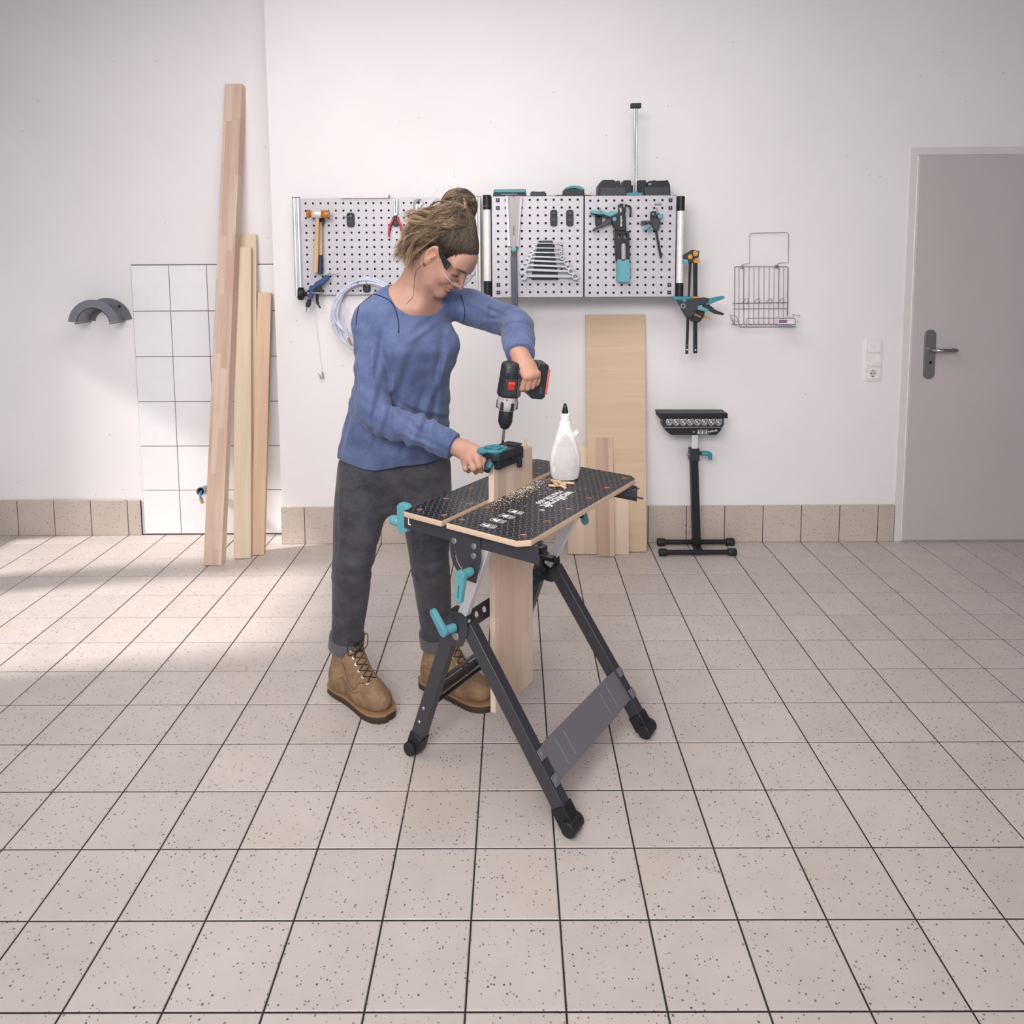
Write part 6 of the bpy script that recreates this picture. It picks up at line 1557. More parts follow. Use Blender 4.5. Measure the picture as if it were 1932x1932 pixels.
    g.tube([hw-(MCP['m']-hw)*0.5, hw, (hw*0.4+MCP['m']*0.6), (MCP['i']+MCP['m']+MCP['r']+MCP['p'])/4], [0.026, 0.0255, 0.030, 0.030], [0.022, 0.019, 0.0165, 0.0125], MCP['i']-MCP['p'], 0.012)
    fin = {'i': [A3(913, 868, 0.345), A3(918, 880, 0.342), A3(918.5, 888, 0.350)], 'm': [A3(904, 879, 0.345), A3(908, 888, 0.362), A3(907, 886, 0.380)],
           'r': [A3(893, 884, 0.350), A3(898, 891, 0.368), A3(900, 888, 0.385)], 'p': [A3(878, 884, 0.368), A3(884, 889, 0.382), A3(888, 886, 0.395)]}
    rad = {'i': 0.0092, 'm': 0.0094, 'r': 0.0088, 'p': 0.0078}
    for q in 'imrp':
        b = MCP[q]; f = fin[q]; rr = rad[q]
        g.ell(b, (rr*1.12,)*3, None, 0.010)
        g.tube([b]+f, [rr*1.05, rr*0.98, rr*0.88, rr*0.72], None, (0, 0, 1), 0.0045)
        g.ell(f[0], (rr*1.04,)*3, None, 0.004)
    g.tube([hw+(MCP['i']-hw)*0.25+np.array([0, 0.012, 0.010]), A3(893, 845, 0.392), A3(906, 850, 0.378), A3(915, 860, 0.372)], [0.016, 0.0125, 0.0102, 0.0078], None, (0, 0, 1), 0.010)
    # left hand round the drill grip
    hv = LWR
    D = lambda a, h, s: np.array(DP(a, h, s))
    M2 = {'i': D(0.034, 0.034, 0.037), 'm': D(0.027, 0.051, 0.040), 'r': D(0.025, 0.067, 0.038), 'p': D(0.026, 0.081, 0.033)}
    g.tube([hv-(M2['m']-hv)*0.4, hv, hv*0.5+M2['m']*0.5+np.array([0, -0.004, 0]), (M2['i']+M2['m']+M2['r'])/3], [0.027, 0.028, 0.032, 0.028], [0.022, 0.022, 0.020, 0.014], M2['i']-M2['p'], 0.014)
    f2 = {'i': [D(0.070, 0.029, 0.034), D(0.082, 0.027, 0.012), D(0.080, 0.026, -0.004)], 'm': [D(0.068, 0.045, 0.035), D(0.080, 0.043, 0.010), D(0.070, 0.042, -0.008)],
          'r': [D(0.064, 0.060, 0.033), D(0.074, 0.058, 0.008), D(0.062, 0.056, -0.010)], 'p': [D(0.056, 0.074, 0.030), D(0.064, 0.072, 0.010), D(0.054, 0.070, -0.004)]}
    for q in 'imrp':
        b = M2[q]; f = f2[q]; rr = rad[q]
        g.ell(b, (rr*1.02,)*3, None, 0.008)
        g.tube([b]+f, [rr*0.95, rr*0.90, rr*0.82, rr*0.7], None, (0, 0, 1), 0.003)
    g.tube([hv+(M2['i']-hv)*0.2, D(0.010, 0.018, -0.020), D(0.040, 0.012, -0.034), D(0.060, 0.020, -0.036)], [0.015, 0.0125, 0.0105, 0.008], None, (0, 0, 1), 0.008)
    V, Q = g.mesh()
    # complexion
    x, y, z = hloc(V); base = np.array(S(174, 134, 117)[:3]); C_ = np.tile(base, (len(V), 1))
    def blend(m, c): 
        global _dummy
        C_[:] = C_*(1-m[:, None])+np.array(S(*c)[:3])*m[:, None]
    ax_ = np.abs(x)
    near = np.exp(-((V-HEAD)**2).sum(1)/0.16**2)
    blend(0.45*np.exp(-((ax_-0.040)/0.020)**2-((y-0.062)/0.03)**2-((z+0.028)/0.022)**2), (206, 130, 112))
    blend(0.35*np.exp(-(x/0.014)**2-((y-0.104)/0.016)**2-((z+0.028)/0.014)**2), (206, 132, 114))
    blend(0.30*np.exp(-((ax_-0.075)/0.014)**2-((y+0.012)/0.022)**2-(z/0.034)**2), (206, 128, 108))
    lips = np.clip(1.6*np.exp(-(x/0.0215)**4-((z+0.0602)/0.0105)**4)*(y > 0.078), 0, 1)*0.75; blend(lips, (184, 106, 98))
    line = np.clip(np.exp(-(x/0.026)**6-((z+0.0603)/0.0022)**2)*(y > 0.076), 0, 1)*0.6; blend(line, (110, 56, 52))
    brow = np.clip(1.8*np.exp(-((z-(0.0255-0.16*np.abs(ax_-0.034)))/0.0042)**4-((ax_-0.032)/0.0190)**6)*(y > 0.05), 0, 1)*0.95; blend(brow, (50, 34, 30))
    lash = np.clip(1.4*np.exp(-((z+0.0040+0.12*np.abs(ax_-0.031))/0.0026)**2-((ax_-0.032)/0.0160)**8)*(y > 0.055), 0, 1); blend(lash, (38, 28, 28))
    hands = np.exp(-((V-np.array(MCP['m']))**2).sum(1)/0.05**2)+np.exp(-((V-M2['m'])**2).sum(1)/0.05**2); blend(np.clip(hands, 0, 1)*0.2, (206, 140, 118))
    return V, Q, C_
def skin():
    t = NT('skin').set(0.48, 0, 0.4)
    a = t.n('Attribute', attribute_name='tint')
    v = t.noise(t.coord(), 90, 3); fr = t.n('TexVoronoi'); t.l(t.coord(), fr.inputs['Vector']); fr.inputs['Scale'].default_value = 130
    dot = t.math('MULTIPLY', t.math('LESS_THAN', fr.outputs['Distance'], 0.16), 0.12)
    m1 = t.mix(t.math('MULTIPLY', v, 0.16), a.outputs['Color'], S(186, 130, 108))
    t.base(t.mix(dot, m1, S(150, 100, 78)))
    t.b.inputs['Subsurface Weight'].default_value = 0.12; t.b.inputs['Subsurface Radius'].default_value = (0.008, 0.003, 0.0015); t.b.inputs['Subsurface Scale'].default_value = 0.6
    t.bump(t.noise(t.coord(), 420, 2), 0.06, 0.0005)
    return t.m
BV_, BQ_, BC_ = build_body()
vox_mesh('body', BV_, BQ_, skin(), person, BC_)

# ---- blue top
def folds(lines, amp, wid):
    """soft ridges along lines given as photograph positions on the front of the figure"""
    out = []
    for (a, b, Y, am, wd) in lines: out.append((A3(*a, Y), A3(*b, Y), am*amp, wd*wid))
    return out
def build_shirt():
    g = Vox((-0.66, 0.30, 0.80), (0.10, 1.02, 1.50), 0.0038)
    hem_c = PEL+np.array([-0.005, 0.0, 0.035])
    ch = NECK+np.array([0.012, -0.012, -0.17]); wa = NECK*0.42+hem_c*0.58+np.array([0.010, -0.012, 0])
    top = NECK+np.array([0.006, 0.004, -0.055])
    g.tube([top, ch, wa, hem_c, hem_c+np.array([-0.004, 0, -0.035])], [0.120, 0.140, 0.168, 0.198, 0.203], [0.080, 0.110, 0.128, 0.130, 0.130], SH_AX, 0.0)
    # bust
    fw = np.array([SH_AX[1], -SH_AX[0], 0.0])
    for s in (-1, 1): g.ell(ch+SH_AX*s*0.070+fw*0.058+np.array([0, 0, 0.010]), (0.058, 0.050, 0.062), None, 0.08)
    tr = NECK+np.array([0, 0.012, -0.040])
    g.tube([RSH, (RSH+tr)/2+np.array([0, 0.01, 0.032]), tr, (LSH+tr)/2+np.array([0, 0.02, 0.030]), LSH], [0.060, 0.060, 0.070, 0.060, 0.058], None, (0, 0, 1), 0.06)
    # sleeves with bunched cloth
    def sleeve(P, R, n, bunch, k=0.012):
        pts = bez([tuple(p)+(r,) for p, r in zip(P, R)], n); m = len(pts)-1
        pp = [p[:3] for p in pts]; rr = []
        for i, p in enumerate(pts):
            t = i/m; rr.append(p[3]*(1+bunch(t)))
        g.tube(pp, rr, None, (0, 1, 0), k)
    sleeve([RSH, RSH*0.45+REL*0.55+np.array([-0.006, 0, 0]), REL+np.array([-0.006, 0.004, 0.0]), REL*0.5+RWR*0.5, RWR*0.93+REL*0.07], [0.066, 0.060, 0.056, 0.046, 0.041], 12,
           lambda t: 0.035*math.sin(t*46)*math.exp(-((t-0.5)/0.12)**2)+0.04*math.sin(t*70)*math.exp(-((t-0.93)/0.07)**2)+0.02*math.sin(t*30))
    sleeve([LSH, LSH*0.5+LEL*0.5, LEL, LEL*0.45+LWR*0.55, LWR*0.97+LEL*0.03], [0.064, 0.056, 0.053, 0.047, 0.043], 14,
           lambda t: 0.06*math.sin(t*74)*math.exp(-((t-0.70)/0.20)**2)+0.05*math.sin(t*50)*math.exp(-((t-0.45)/0.10)**2))
    # folds: direction lines on the front
    FL = [((858, 640), (770, 860), .58, 1.0, 1.0), ((846, 620), (815, 850), .56, .8, .9), ((735, 640), (760, 800), .56, .9, .9), ((760, 760), (850, 800), .56, .5, .8), ((690, 650), (668, 700), .55, .7, .7),
          ((700, 840), (720, 700), .56, .8, .8), ((672, 780), (650, 860), .60, 1.0, .8), ((830, 600), (780, 640), .58, .7, .8), ((700, 640), (712, 740), .52, .6, .6), ((720, 620), (708, 760), .52, -.6, .7),
          ((745, 815), (830, 845), .42, .7, .5), ((740, 770), (800, 815), .44, -.7, .5), ((905, 570), (960, 590), .64, .6, .5), ((915, 600), (955, 598), .64, -.6, .6), ((930, 560), (922, 610), .66, .7, .5), ((676, 640), (690, 760), .54, .5, .5), ((780, 660), (720, 860), .56, -.7, 1.0), ((820, 700), (760, 870), .56, .6, .8)]
    for a, b, am, wd in folds(FL, 0.0095, 0.0125):
        d = b-a; L2 = d[0]**2+d[2]**2
        lo = np.minimum(a, b)-0.06; hi = np.maximum(a, b)+0.06; lo[1] = 0.30; hi[1] = 0.74
        def fn(X, Y, Z, a=a, d=d, L2=L2, am=am, wd=wd):
            t = np.clip(((X-a[0])*d[0]+(Z-a[2])*d[2])/L2, 0, 1)
            q = (X-a[0]-d[0]*t)**2+(Z-a[2]-d[2]*t)**2
            sgn = ((X-a[0])*d[2]-(Z-a[2])*d[0])/math.sqrt(L2)
            return -am*(np.exp(-q/wd**2)-0.75*np.exp(-(sgn-1.5*wd)**2/wd**2)*np.exp(-np.maximum(q-sgn**2, 0)/wd**2))*np.sin(np.pi*(0.1+0.8*t))*np.clip((0.72-Y)/0.06, 0, 1)
        g.put(lo, hi, fn, 0, 'a')
    # broad soft ripples
    g.put((-0.7, 0.2, 0.8), (0.12, 1.05, 1.5), lambda X, Y, Z: 0.0016*np.sin(38*X+22*Z+9*np.sin(14*Z+5*X)+12*Y)+0.0011*np.sin(61*X-47*Z+20*Y+4*np.sin(17*X)), 0, 'a')
    # hem, cuffs and neckline cut clean
    g.put((-0.7, 0.2, 0.78), (0.12, 1.05, 0.90), lambda X, Y, Z: Z-(0.836-0.010*np.cos((X+0.36)*13.0)+0.006*np.sin(X*31))+0*Y, 0, 's')
    for a, b in ((REL, RWR), (LEL, LWR)):
        d = (b-a)/np.linalg.norm(b-a); w = b-d*0.020
        g.put(b-0.075, b+0.09, lambda X, Y, Z, d=d, w=w: -((X-w[0])*d[0]+(Y-w[1])*d[1]+(Z-w[2])*d[2]), 0, 's')
    return g
def carve(g):
    # opening at the neck: a wide scoop
    c = A3(800, 545, 0.60)
    n = np.array([0.42, -0.50, 0.76]); n /= np.linalg.norm(n)
    s_ = np.cross(n, np.array([0, 0, 1.0])); s_ /= np.linalg.norm(s_); w = np.cross(s_, n)
    ctr = NECK+np.array([0.038, -0.030, 0.020])
    g.tube([ctr-n*0.075, ctr+n*0.16], [0.090, 0.104], [0.078, 0.10], SH_AX, 0.006, 's')
    return g
def cloth(name, c0, c1, scale=900, melange=0.5, rough=0.85):
    t = NT(name).set(rough, 0, 0.2)
    t.b.inputs['Sheen Weight'].default_value = 0.15; t.b.inputs['Sheen Roughness'].default_value = 0.5
    n1 = t.noise(t.coord((1, 1, 2.6)), scale*0.35, 3, 0.6); n2 = t.noise(t.coord(), 16, 4, 0.6)
    f = t.math('ADD', t.math('MULTIPLY', n1, melange), t.math('MULTIPLY', n2, 1-melange))
    t.base(t.ramp(f, [(0.32, S(*c0)), (0.68, S(*c1))]))
    hb_ = t.math('ADD', t.math('MULTIPLY', n1, 0.6), t.noise(t.coord(), 55, 4, 0.6))
    t.bump(hb_, 0.28, 0.0016)
    return t.m
M_TOP = cloth('blue_jersey', (64, 76, 112), (100, 112, 148))
M_TRIM = mat('blue_trim', (62, 78, 122), 0.9, 0, 0.2, 0.1, 300)
M_SEAM = mat('dark_blue_seam', (34, 42, 74), 0.9, 0, 0.2, 0.1, 300)
SG = carve(build_shirt())
SV, SQ = SG.mesh()
shirt = vox_mesh('blue_top', SV, SQ, M_TOP, person, None, 2)
tag(shirt, 'blue long-sleeved jersey top')
bvh_shirt = bvh_of(shirt)
def on_surface(bvh, pts, off, r, name, material, parent, n=6, close=False, smooth_n=6):
    P = []
    pts = [tuple(q) for q in bez(pts, 6)]
    for x, y in pts:
        h = hit(bvh, x, y, off)
        if h is not None: P.append(tuple(h))
    if len(P) < 2: return None
    Q = P
    return MB().tube(Q, r, n).build(name, material, parent)
on_surface(bvh_shirt, [(672, 612), (675, 585), (684, 567), (702, 556), (720, 559), (738, 570), (748, 590), (752, 612), (752, 628)], 0.0022, 0.0014, 'armhole_seam', M_SEAM, shirt)
on_surface(bvh_shirt, [(869, 556), (875, 575), (877, 590), (875, 606)], 0.0022, 0.0014, 'armhole_seam', M_SEAM, shirt)

# ---- jeans
def build_jeans():
    g = Vox((-0.68, 0.44, 0.10), (-0.10, 0.95, 0.93), 0.0042)
    wst = PEL+np.array([-0.004, 0.004, 0.075])
    g.tube([wst, PEL+np.array([0, 0.006, 0.01]), PEL+np.array([0, 0.008, -0.045])], [0.160, 0.176, 0.168], [0.100, 0.118, 0.110], SH_AX, 0.0)
    def legs(hp, kn, an, sd):
        rs = [(hp+np.array([0, 0, 0.0]), 0.093), (hp*0.6+kn*0.4, 0.088), (hp*0.22+kn*0.78, 0.073), (kn, 0.066), (kn*0.7+an*0.3+np.array([0, 0.012, 0]), 0.0635), (kn*0.35+an*0.65+np.array([0, 0.010, 0]), 0.057), (an*0.88+kn*0.12, 0.0525), (an, 0.0525)]
        pts = bez([tuple(p)+(r,) for p, r in rs], 7); m = len(pts)-1; rr = []
        for i, p in enumerate(pts):
            t = i/m; rr.append(p[3]*(1+0.035*math.sin(t*95+sd)*math.exp(-((t-0.47)/0.06)**2)+0.022*math.sin(t*60+sd)*math.exp(-((t-0.85)/0.12)**2)))
        g.tube([p[:3] for p in pts], rr, None, (1, 0, 0), 0.035)
        # rolled cuff
        u = (kn-an)/np.linalg.norm(kn-an); c0 = an+u*0.002; c1 = an+u*0.044
        g.tube([c0, c1], [0.0575, 0.0575], None, (1, 0, 0), 0.004)
        g.put(an-0.09, an+np.array([0.09, 0.09, 0.0]), lambda X, Y, Z, c=c0, u=u: (X-c[0])*u[0]+(Y-c[1])*u[1]+(Z-c[2])*u[2], 0, 's')
        g.tube([c1, c1+u*0.006], [0.0595, 0.0595], None, (1, 0, 0), 0.003, 's', 0.0) if False else None
    legs(RHIP, RKN, RAN, 0.4); legs(LHIP, LKN, LAN, 1.7)
    FL = [((640, 1060), (700, 1078), .55, 1, 1), ((636, 1085), (690, 1092), .55, -1, .9), ((650, 1040), (705, 1048), .56, -.8, .9), ((640, 930), (690, 915), .55, .7, 1), ((700, 900), (745, 930), .58, .8, 1), ((760, 905), (800, 935), .60, .8, 1), ((660, 910), (745, 905), .56, -.6, .9),
          ((782, 1050), (840, 1040), .58, 1, 1), ((785, 1070), (842, 1066), .58, -1, .9), ((630, 1160), (680, 1175), .62, .7, .8), ((800, 1150), (845, 1165), .62, .7, .8), ((640, 1120), (655, 1190), .62, .5, .8)]
    for a, b, am, wd in folds(FL, 0.0085, 0.012):
        d = b-a; L2 = d[0]**2+d[2]**2; lo = np.minimum(a, b)-0.05; hi = np.maximum(a, b)+0.05; lo[1] = 0.44; hi[1] = 0.76
        def fn(X, Y, Z, a=a, d=d, L2=L2, am=am, wd=wd):
            t = np.clip(((X-a[0])*d[0]+(Z-a[2])*d[2])/L2, 0, 1); q = (X-a[0]-d[0]*t)**2+(Z-a[2]-d[2]*t)**2
            return -am*np.exp(-q/wd**2)*np.sin(np.pi*(0.1+0.8*t))*np.clip((0.72-Y)/0.06, 0, 1)
        g.put(lo, hi, fn, 0, 'a')
    return g.mesh()
JV, JQ = build_jeans()
M_JEAN = cloth('charcoal_denim', (36, 36, 43), (88, 85, 92), 1000, 0.55)
jeans = vox_mesh('jeans', JV, JQ, M_JEAN, person, None, 1)
tag(jeans, 'dark grey washed jeans with rolled cuffs')
bvh_jeans = bvh_of(jeans)
M_CUFF = cloth('cuff_denim', (70, 70, 76), (112, 110, 114), 900, 0.6)
for an, kn in ((RAN, RKN), (LAN, LKN)):
    u = (kn-an)/np.linalg.norm(kn-an); P0 = Vector(an+u*0.001); P1 = Vector(an+u*0.047)
    a_, b_, d_ = frame_from(Vector(u)); R = []
    for (hh, rr) in ((0.0, 0.0555), (0.0, 0.0600), (0.004, 0.0612), (0.040, 0.0612), (0.046, 0.0602), (0.046, 0.0555)):
        R.append([P0+d_*hh+(a_*math.cos(2*PI*k/32)+b_*math.sin(2*PI*k/32))*(rr+0.0012*math.sin(5*2*PI*k/32+hh*70)) for k in range(32)])
    MB().rings(R, cap=False).build('rolled_cuff', M_CUFF, jeans)
on_surface(bvh_jeans, [(641, 900), (638, 960), (640, 1020), (633, 1060), (632, 1110), (634, 1190)], 0.0002, 0.0011, 'side_seam', mat('denim_thread', (96, 94, 100), 0.9), jeans)
on_surface(bvh_jeans, [(764, 920), (770, 980), (776, 1040), (783, 1090), (795, 1150), (803, 1185)], 0.0002, 0.0011, 'side_seam', mat('denim_thread', (96, 94, 100), 0.9), jeans)

# ---- boots
def leather(name, c0, c1):
    t = NT(name).set(0.62, 0, 0.3)
    n1 = t.noise(t.coord(), 22, 5, 0.65); n2 = t.noise(t.coord(), 130, 3)
    t.base(t.ramp(t.math('ADD', t.math('MULTIPLY', n1, 0.75), t.math('MULTIPLY', n2, 0.25)), [(0.33, S(*c0)), (0.66, S(*c1))]))
    t.bump(n2, 0.15, 0.001)
    return t.m
M_BOOT = leather('tan_nubuck', (116, 90, 66), (160, 130, 100))
M_SOLE = mat('brown_rubber_sole', (76, 60, 50), 0.75, 0, 0.3, 0.15, 60)
M_WELT = mat('tan_welt', (150, 116, 84), 0.7)
M_LACE = mat('dark_brown_lace', (52, 40, 36), 0.8)
M_COLLAR = mat('black_padded_collar', (38, 36, 40), 0.55)
def boot(heel, toe, an, label):
    h = Vector((heel[0], heel[1], 0)); f = (Vector((toe[0], toe[1], 0))-h); f.normalize(); sd = Vector((0, 0, 1)).cross(f)   # sd: left of the foot
    F_, S_2 = np.array(f), np.array(sd); B0 = np.array(h)-F_*0.012
    q = lambda a, b, c: B0+F_*a+S_2*b+np.array([0, 0, c])
    ax = np.array([F_, S_2, [0, 0, 1]])
    lo = np.minimum(q(-0.05, 0, 0), q(0.36, 0, 0))-0.09; hi = np.maximum(q(-0.05, 0, 0), q(0.36, 0, 0))+0.09; lo[2] = 0.0; hi[2] = 0.27
    g = Vox(lo, hi, 0.0030)
    g.ell(q(0.222, 0.002, 0.052), (0.068, 0.047, 0.044), ax, 0.0)
    g.ell(q(0.16, 0, 0.055), (0.08, 0.043, 0.05), ax, 0.03)
    g.ell(q(0.062, 0, 0.062), (0.056, 0.0395, 0.062), ax, 0.03)
    an_l = np.array(an)-B0; af = float(an_l@F_); as_ = float(an_l@S_2)
    g.tube([q(0.185, 0, 0.062), q(0.135, as_*0.5, 0.105), q(0.100, as_*0.8, 0.15), q(af+0.013, as_, 0.21)], [0.040, 0.042, 0.039, 0.034], None, S_2, 0.03)
    g.tube([q(0.060, 0, 0.07), q(af*0.5+0.03, as_*0.6, 0.13), q(af+0.002, as_, 0.205)], [0.045, 0.043, 0.045], [0.050, 0.048, 0.046], S_2, 0.03)
    g.put(lo, hi, lambda X, Y, Z: (Z-0.026)+0*X+0*Y, 0.0, 's')
    g.put(lo, hi, lambda X, Y, Z: -(Z-0.200)+0*X+0*Y, 0.0, 's')
    V, Q = g.mesh()
    b = vox_mesh('boot', V, Q, M_BOOT, person, None, 1); tag(b, label)
    bv = bvh_of(b)
    # sole: outline of the foot, heel block and lugs
    def outline(grow):
        P = []
        for a, w in ((0.000, 0.012), (0.008, 0.026), (0.03, 0.036), (0.07, 0.038), (0.12, 0.036), (0.17, 0.042), (0.22, 0.049), (0.255, 0.046), (0.28, 0.033), (0.292, 0.014)): P.append((a, w+grow))
        P[0] = (P[0][0]-grow, P[0][1]); P[-1] = (P[-1][0]+grow, P[-1][1])
        P = [tuple(p_) for p_ in bez(P, 4)]
        return [(a, w) for a, w in P]+[(a, -w) for a, w in reversed(P)]
    M_ = axes(tuple(B0+np.array([0, 0, 0.0])), f, sd, (0, 0, 1))
    so = plate([outline(0.004)], 0.016, 0.002); so = place_mesh(so, 'sole', M_SOLE, b, M_ @ Matrix.Translation((0, 0, 0.0185)))
    we = plate([outline(0.0062)], 0.006, 0.0015); place_mesh(we, 'welt', M_WELT, b, M_ @ Matrix.Translation((0, 0, 0.0265)))
    hl = plate([[(-0.003, 0.02), (0.01, 0.034), (0.04, 0.040), (0.088, 0.040), (0.088, -0.040), (0.04, -0.040), (0.01, -0.034), (-0.003, -0.02)]], 0.012, 0.001); place_mesh(hl, 'heel', M_SOLE, so, M_ @ Matrix.Translation((0, 0, 0.0065)))
    lug = MB(); o_ = outline(0.0035); n_ = len(o_)
    for i in range(n_):
        a0, a1 = o_[i], o_[(i+1) % n_]; L = math.dist(a0, a1); m_ = max(1, int(L/0.012))
        for k in range(m_):
            tt = (k+0.5)/m_; a = a0[0]+(a1[0]-a0[0])*tt; w = a0[1]+(a1[1]-a0[1])*tt
            if a < 0.10: continue
            lug.box(q(a, w*0.93, 0.0062), (0.0075, 0.0085, 0.0105), (f, sd, (0, 0, 1)))
    tag(lug.build('lugs', M_SOLE, so), kind='stuff')
    # padded collar, laces, eyelets
    ring = []
    c = q(af+0.006, as_, 0.200)
    for k in range(28):
        t = 2*PI*k/28; d = Vector(F_*math.cos(t)*1.02+S_2*math.sin(t)*0.98)
        r_ = bv.ray_cast(Vector(c)+d*0.15-Vector((0, 0, 0.008)), -d); p = r_[0] if r_[0] is not None else Vector(c)+d*0.046
        ring.append(p+Vector((0, 0, 0.006))-d*0.002)
    MB().tube(ring, 0.0085, 10, closed=True).build('padded_collar', M_COLLAR, b)
    rows = []
    for k in range(7):
        t = k/6; a = 0.182+(af+0.048-0.182)*t; z = 0.090+0.112*t; w = 0.0185+0.006*t; asd = as_*t
        pr = []
        for s in (1, -1):
            o0 = Vector(q(a+0.09, asd+s*w, z+0.05)); dr = Vector(-F_*0.85-np.array([0, 0, 0.5])).normalized()
            r_ = bv.ray_cast(o0, dr); p = r_[0] if r_[0] is not None else Vector(q(a, asd+s*w, z)); n = r_[1] if r_[0] is not None else Vector(f)
            if n.dot(dr) > 0: n = -n
            pr.append((p, n))
        rows.append(pr)
    for pr in rows:
        for p, n in pr:
            ey = MB().lathe(p-n*0.001, n, [(0, 0.0), (0, 0.0048), (0.0022, 0.0044), (0.0024, 0.0022), (0.0008, 0.002), (0.0008, 0)], 12).build('eyelet', mat('eyelet_metal', (214, 204, 188), 0.35, 0.7), b)
    lc = MB()
    for k in range(6):
        for s in (0, 1):
            p0, n0 = rows[k][s]; p1, n1 = rows[k+1][1-s]; md = (p0+p1)/2+(n0+n1).normalized()*0.0065
            lc.tube(bez([p0+n0*0.002, md, p1+n1*0.002], 5), 0.0017, 6)
    p0, n0 = rows[6][0]; p1, n1 = rows[6][1]; kn_ = (rows[4][0][0]+rows[5][1][0])/2+rows[5][1][1]*0.010
    for s, p in ((1, p0), (-1, p1)):
        lc.tube(bez([rows[5][0 if s > 0 else 1][0]+n0*0.003, kn_], 3), 0.0017, 6)
        lp_ = [kn_, kn_+Vector(S_2)*s*0.020+n0*0.018+Vector((0, 0, 0.026)), kn_+Vector(S_2)*s*0.042+n0*0.024+Vector((0, 0, 0.022)), kn_+Vector(S_2)*s*0.038+n0*0.014+Vector((0, 0, -0.010)), kn_+Vector(S_2)*s*0.004+n0*0.002]
        lc.tube(bez(lp_, 5), 0.0017, 6)
        lc.tube(bez([kn_, kn_+Vector(S_2)*s*0.012+n0*0.018+Vector((0, 0, -0.016)), kn_+Vector(S_2)*s*0.020+n0*0.016+Vector((0, 0, -0.055+0.03*s))], 5), 0.0017, 6)
    lc.build('laces', M_LACE, b)
    return b, bv, q
bR = boot(atz(634, 1299, 0), atz(709, 1344, 0), RAN, 'tan nubuck boot with dark laces, image left')
bL = boot(atz(803, 1290, 0), atz(900, 1327, 0), LAN, 'tan nubuck boot half hidden behind the bench leg')
M_BSEAM = mat('boot_seam', (84, 60, 42), 0.8)
on_surface(bR[1], [(636, 1282), (645, 1279), (652, 1289), (659, 1301), (669, 1308), (676, 1306)], 0.0003, 0.0009, 'quarter_seam', M_BSEAM, bR[0])
on_surface(bR[1], [(641, 1236), (648, 1256), (655, 1278), (663, 1297), (669, 1301), (676, 1290)], 0.0003, 0.0010, 'facing_seam', M_BSEAM, bR[0])
on_surface(bR[1], [(676, 1290), (690, 1288), (702, 1284)], 0.0003, 0.0010, 'vamp_seam', M_BSEAM, bR[0])
on_surface(bL[1], [(806, 1262), (815, 1266), (824, 1280), (836, 1292)], 0.0003, 0.0010, 'quarter_seam', M_BSEAM, bL[0])
# round stamped tree mark on the tongue of the near boot
_d = Vector(ray(668, 1240)).normalized(); _r = bR[1].ray_cast(Vector(CAM_C), _d)
if _r[0] is not None:
    _n = _r[1] if _r[1].dot(_d) < 0 else -_r[1]
    MB().lathe(_r[0]-_n*0.0004, _n, [(0, 0), (0, 0.0075), (0.0008, 0.0072), (0.0008, 0)], 16).build('stamped_mark', mat('boot_stamp', (92, 62, 44), 0.7), bR[0])

# ---- hair
def strand_mesh(name, strands, parent, material):
    """strands: (points, radii, root colour, tip colour); three-sided tubes with a colour per vertex"""
    VV = []; FF = []; CC = []
    for P, R_, c0, c1 in strands:
        P = np.array(P); n = len(P)
        T_ = np.gradient(P, axis=0); T_ /= np.linalg.norm(T_, axis=1)[:, None]+1e-9
        a = np.cross(T_, np.array([0.3, 0.5, 0.8])); a /= np.linalg.norm(a, axis=1)[:, None]+1e-9; b = np.cross(T_, a)
        k0 = len(VV)
        R_ = np.broadcast_to(np.array(R_, float), n)
        for i in range(n):
            t = i/(n-1); c = c0*(1-t)+c1*t
            for j in range(3):
                an = 2*PI*j/3; VV.append(P[i]+(a[i]*math.cos(an)+b[i]*math.sin(an))*R_[i]); CC.append(c)
        for i in range(n-1):
            for j in range(3):
                j2 = (j+1) % 3; FF.append((k0+i*3+j, k0+i*3+j2, k0+(i+1)*3+j2, k0+(i+1)*3+j))
    V = np.array(VV); Q = np.array(FF)
    return vox_mesh(name, V, Q, material, parent, np.array(CC))
def hair_mat(name):
    t = NT(name).set(0.42, 0, 0.5); a = t.n('Attribute', attribute_name='tint')
    v = t.noise(t.coord(), 240, 3)
    m_ = t.n('VectorMath', operation='SCALE'); t.l(a.outputs['Color'], m_.inputs[0]); t.l(t.math('MULTIPLY_ADD', v, 0.7, 0.65), m_.inputs['Scale'])
    t.base(m_.outputs[0]); t.b.inputs['Anisotropic'].default_value = 0.5
    return t.m
M_HAIR = hair_mat('brown_blonde_hair')
DK, MD, BL = np.array(S(34, 26, 23)[:3]), np.array(S(92, 70, 54)[:3]), np.array(S(196, 164, 130)[:3])
BUN = A3(866, 389, 0.605); CROWN = H(0.0, -0.052, 0.112)
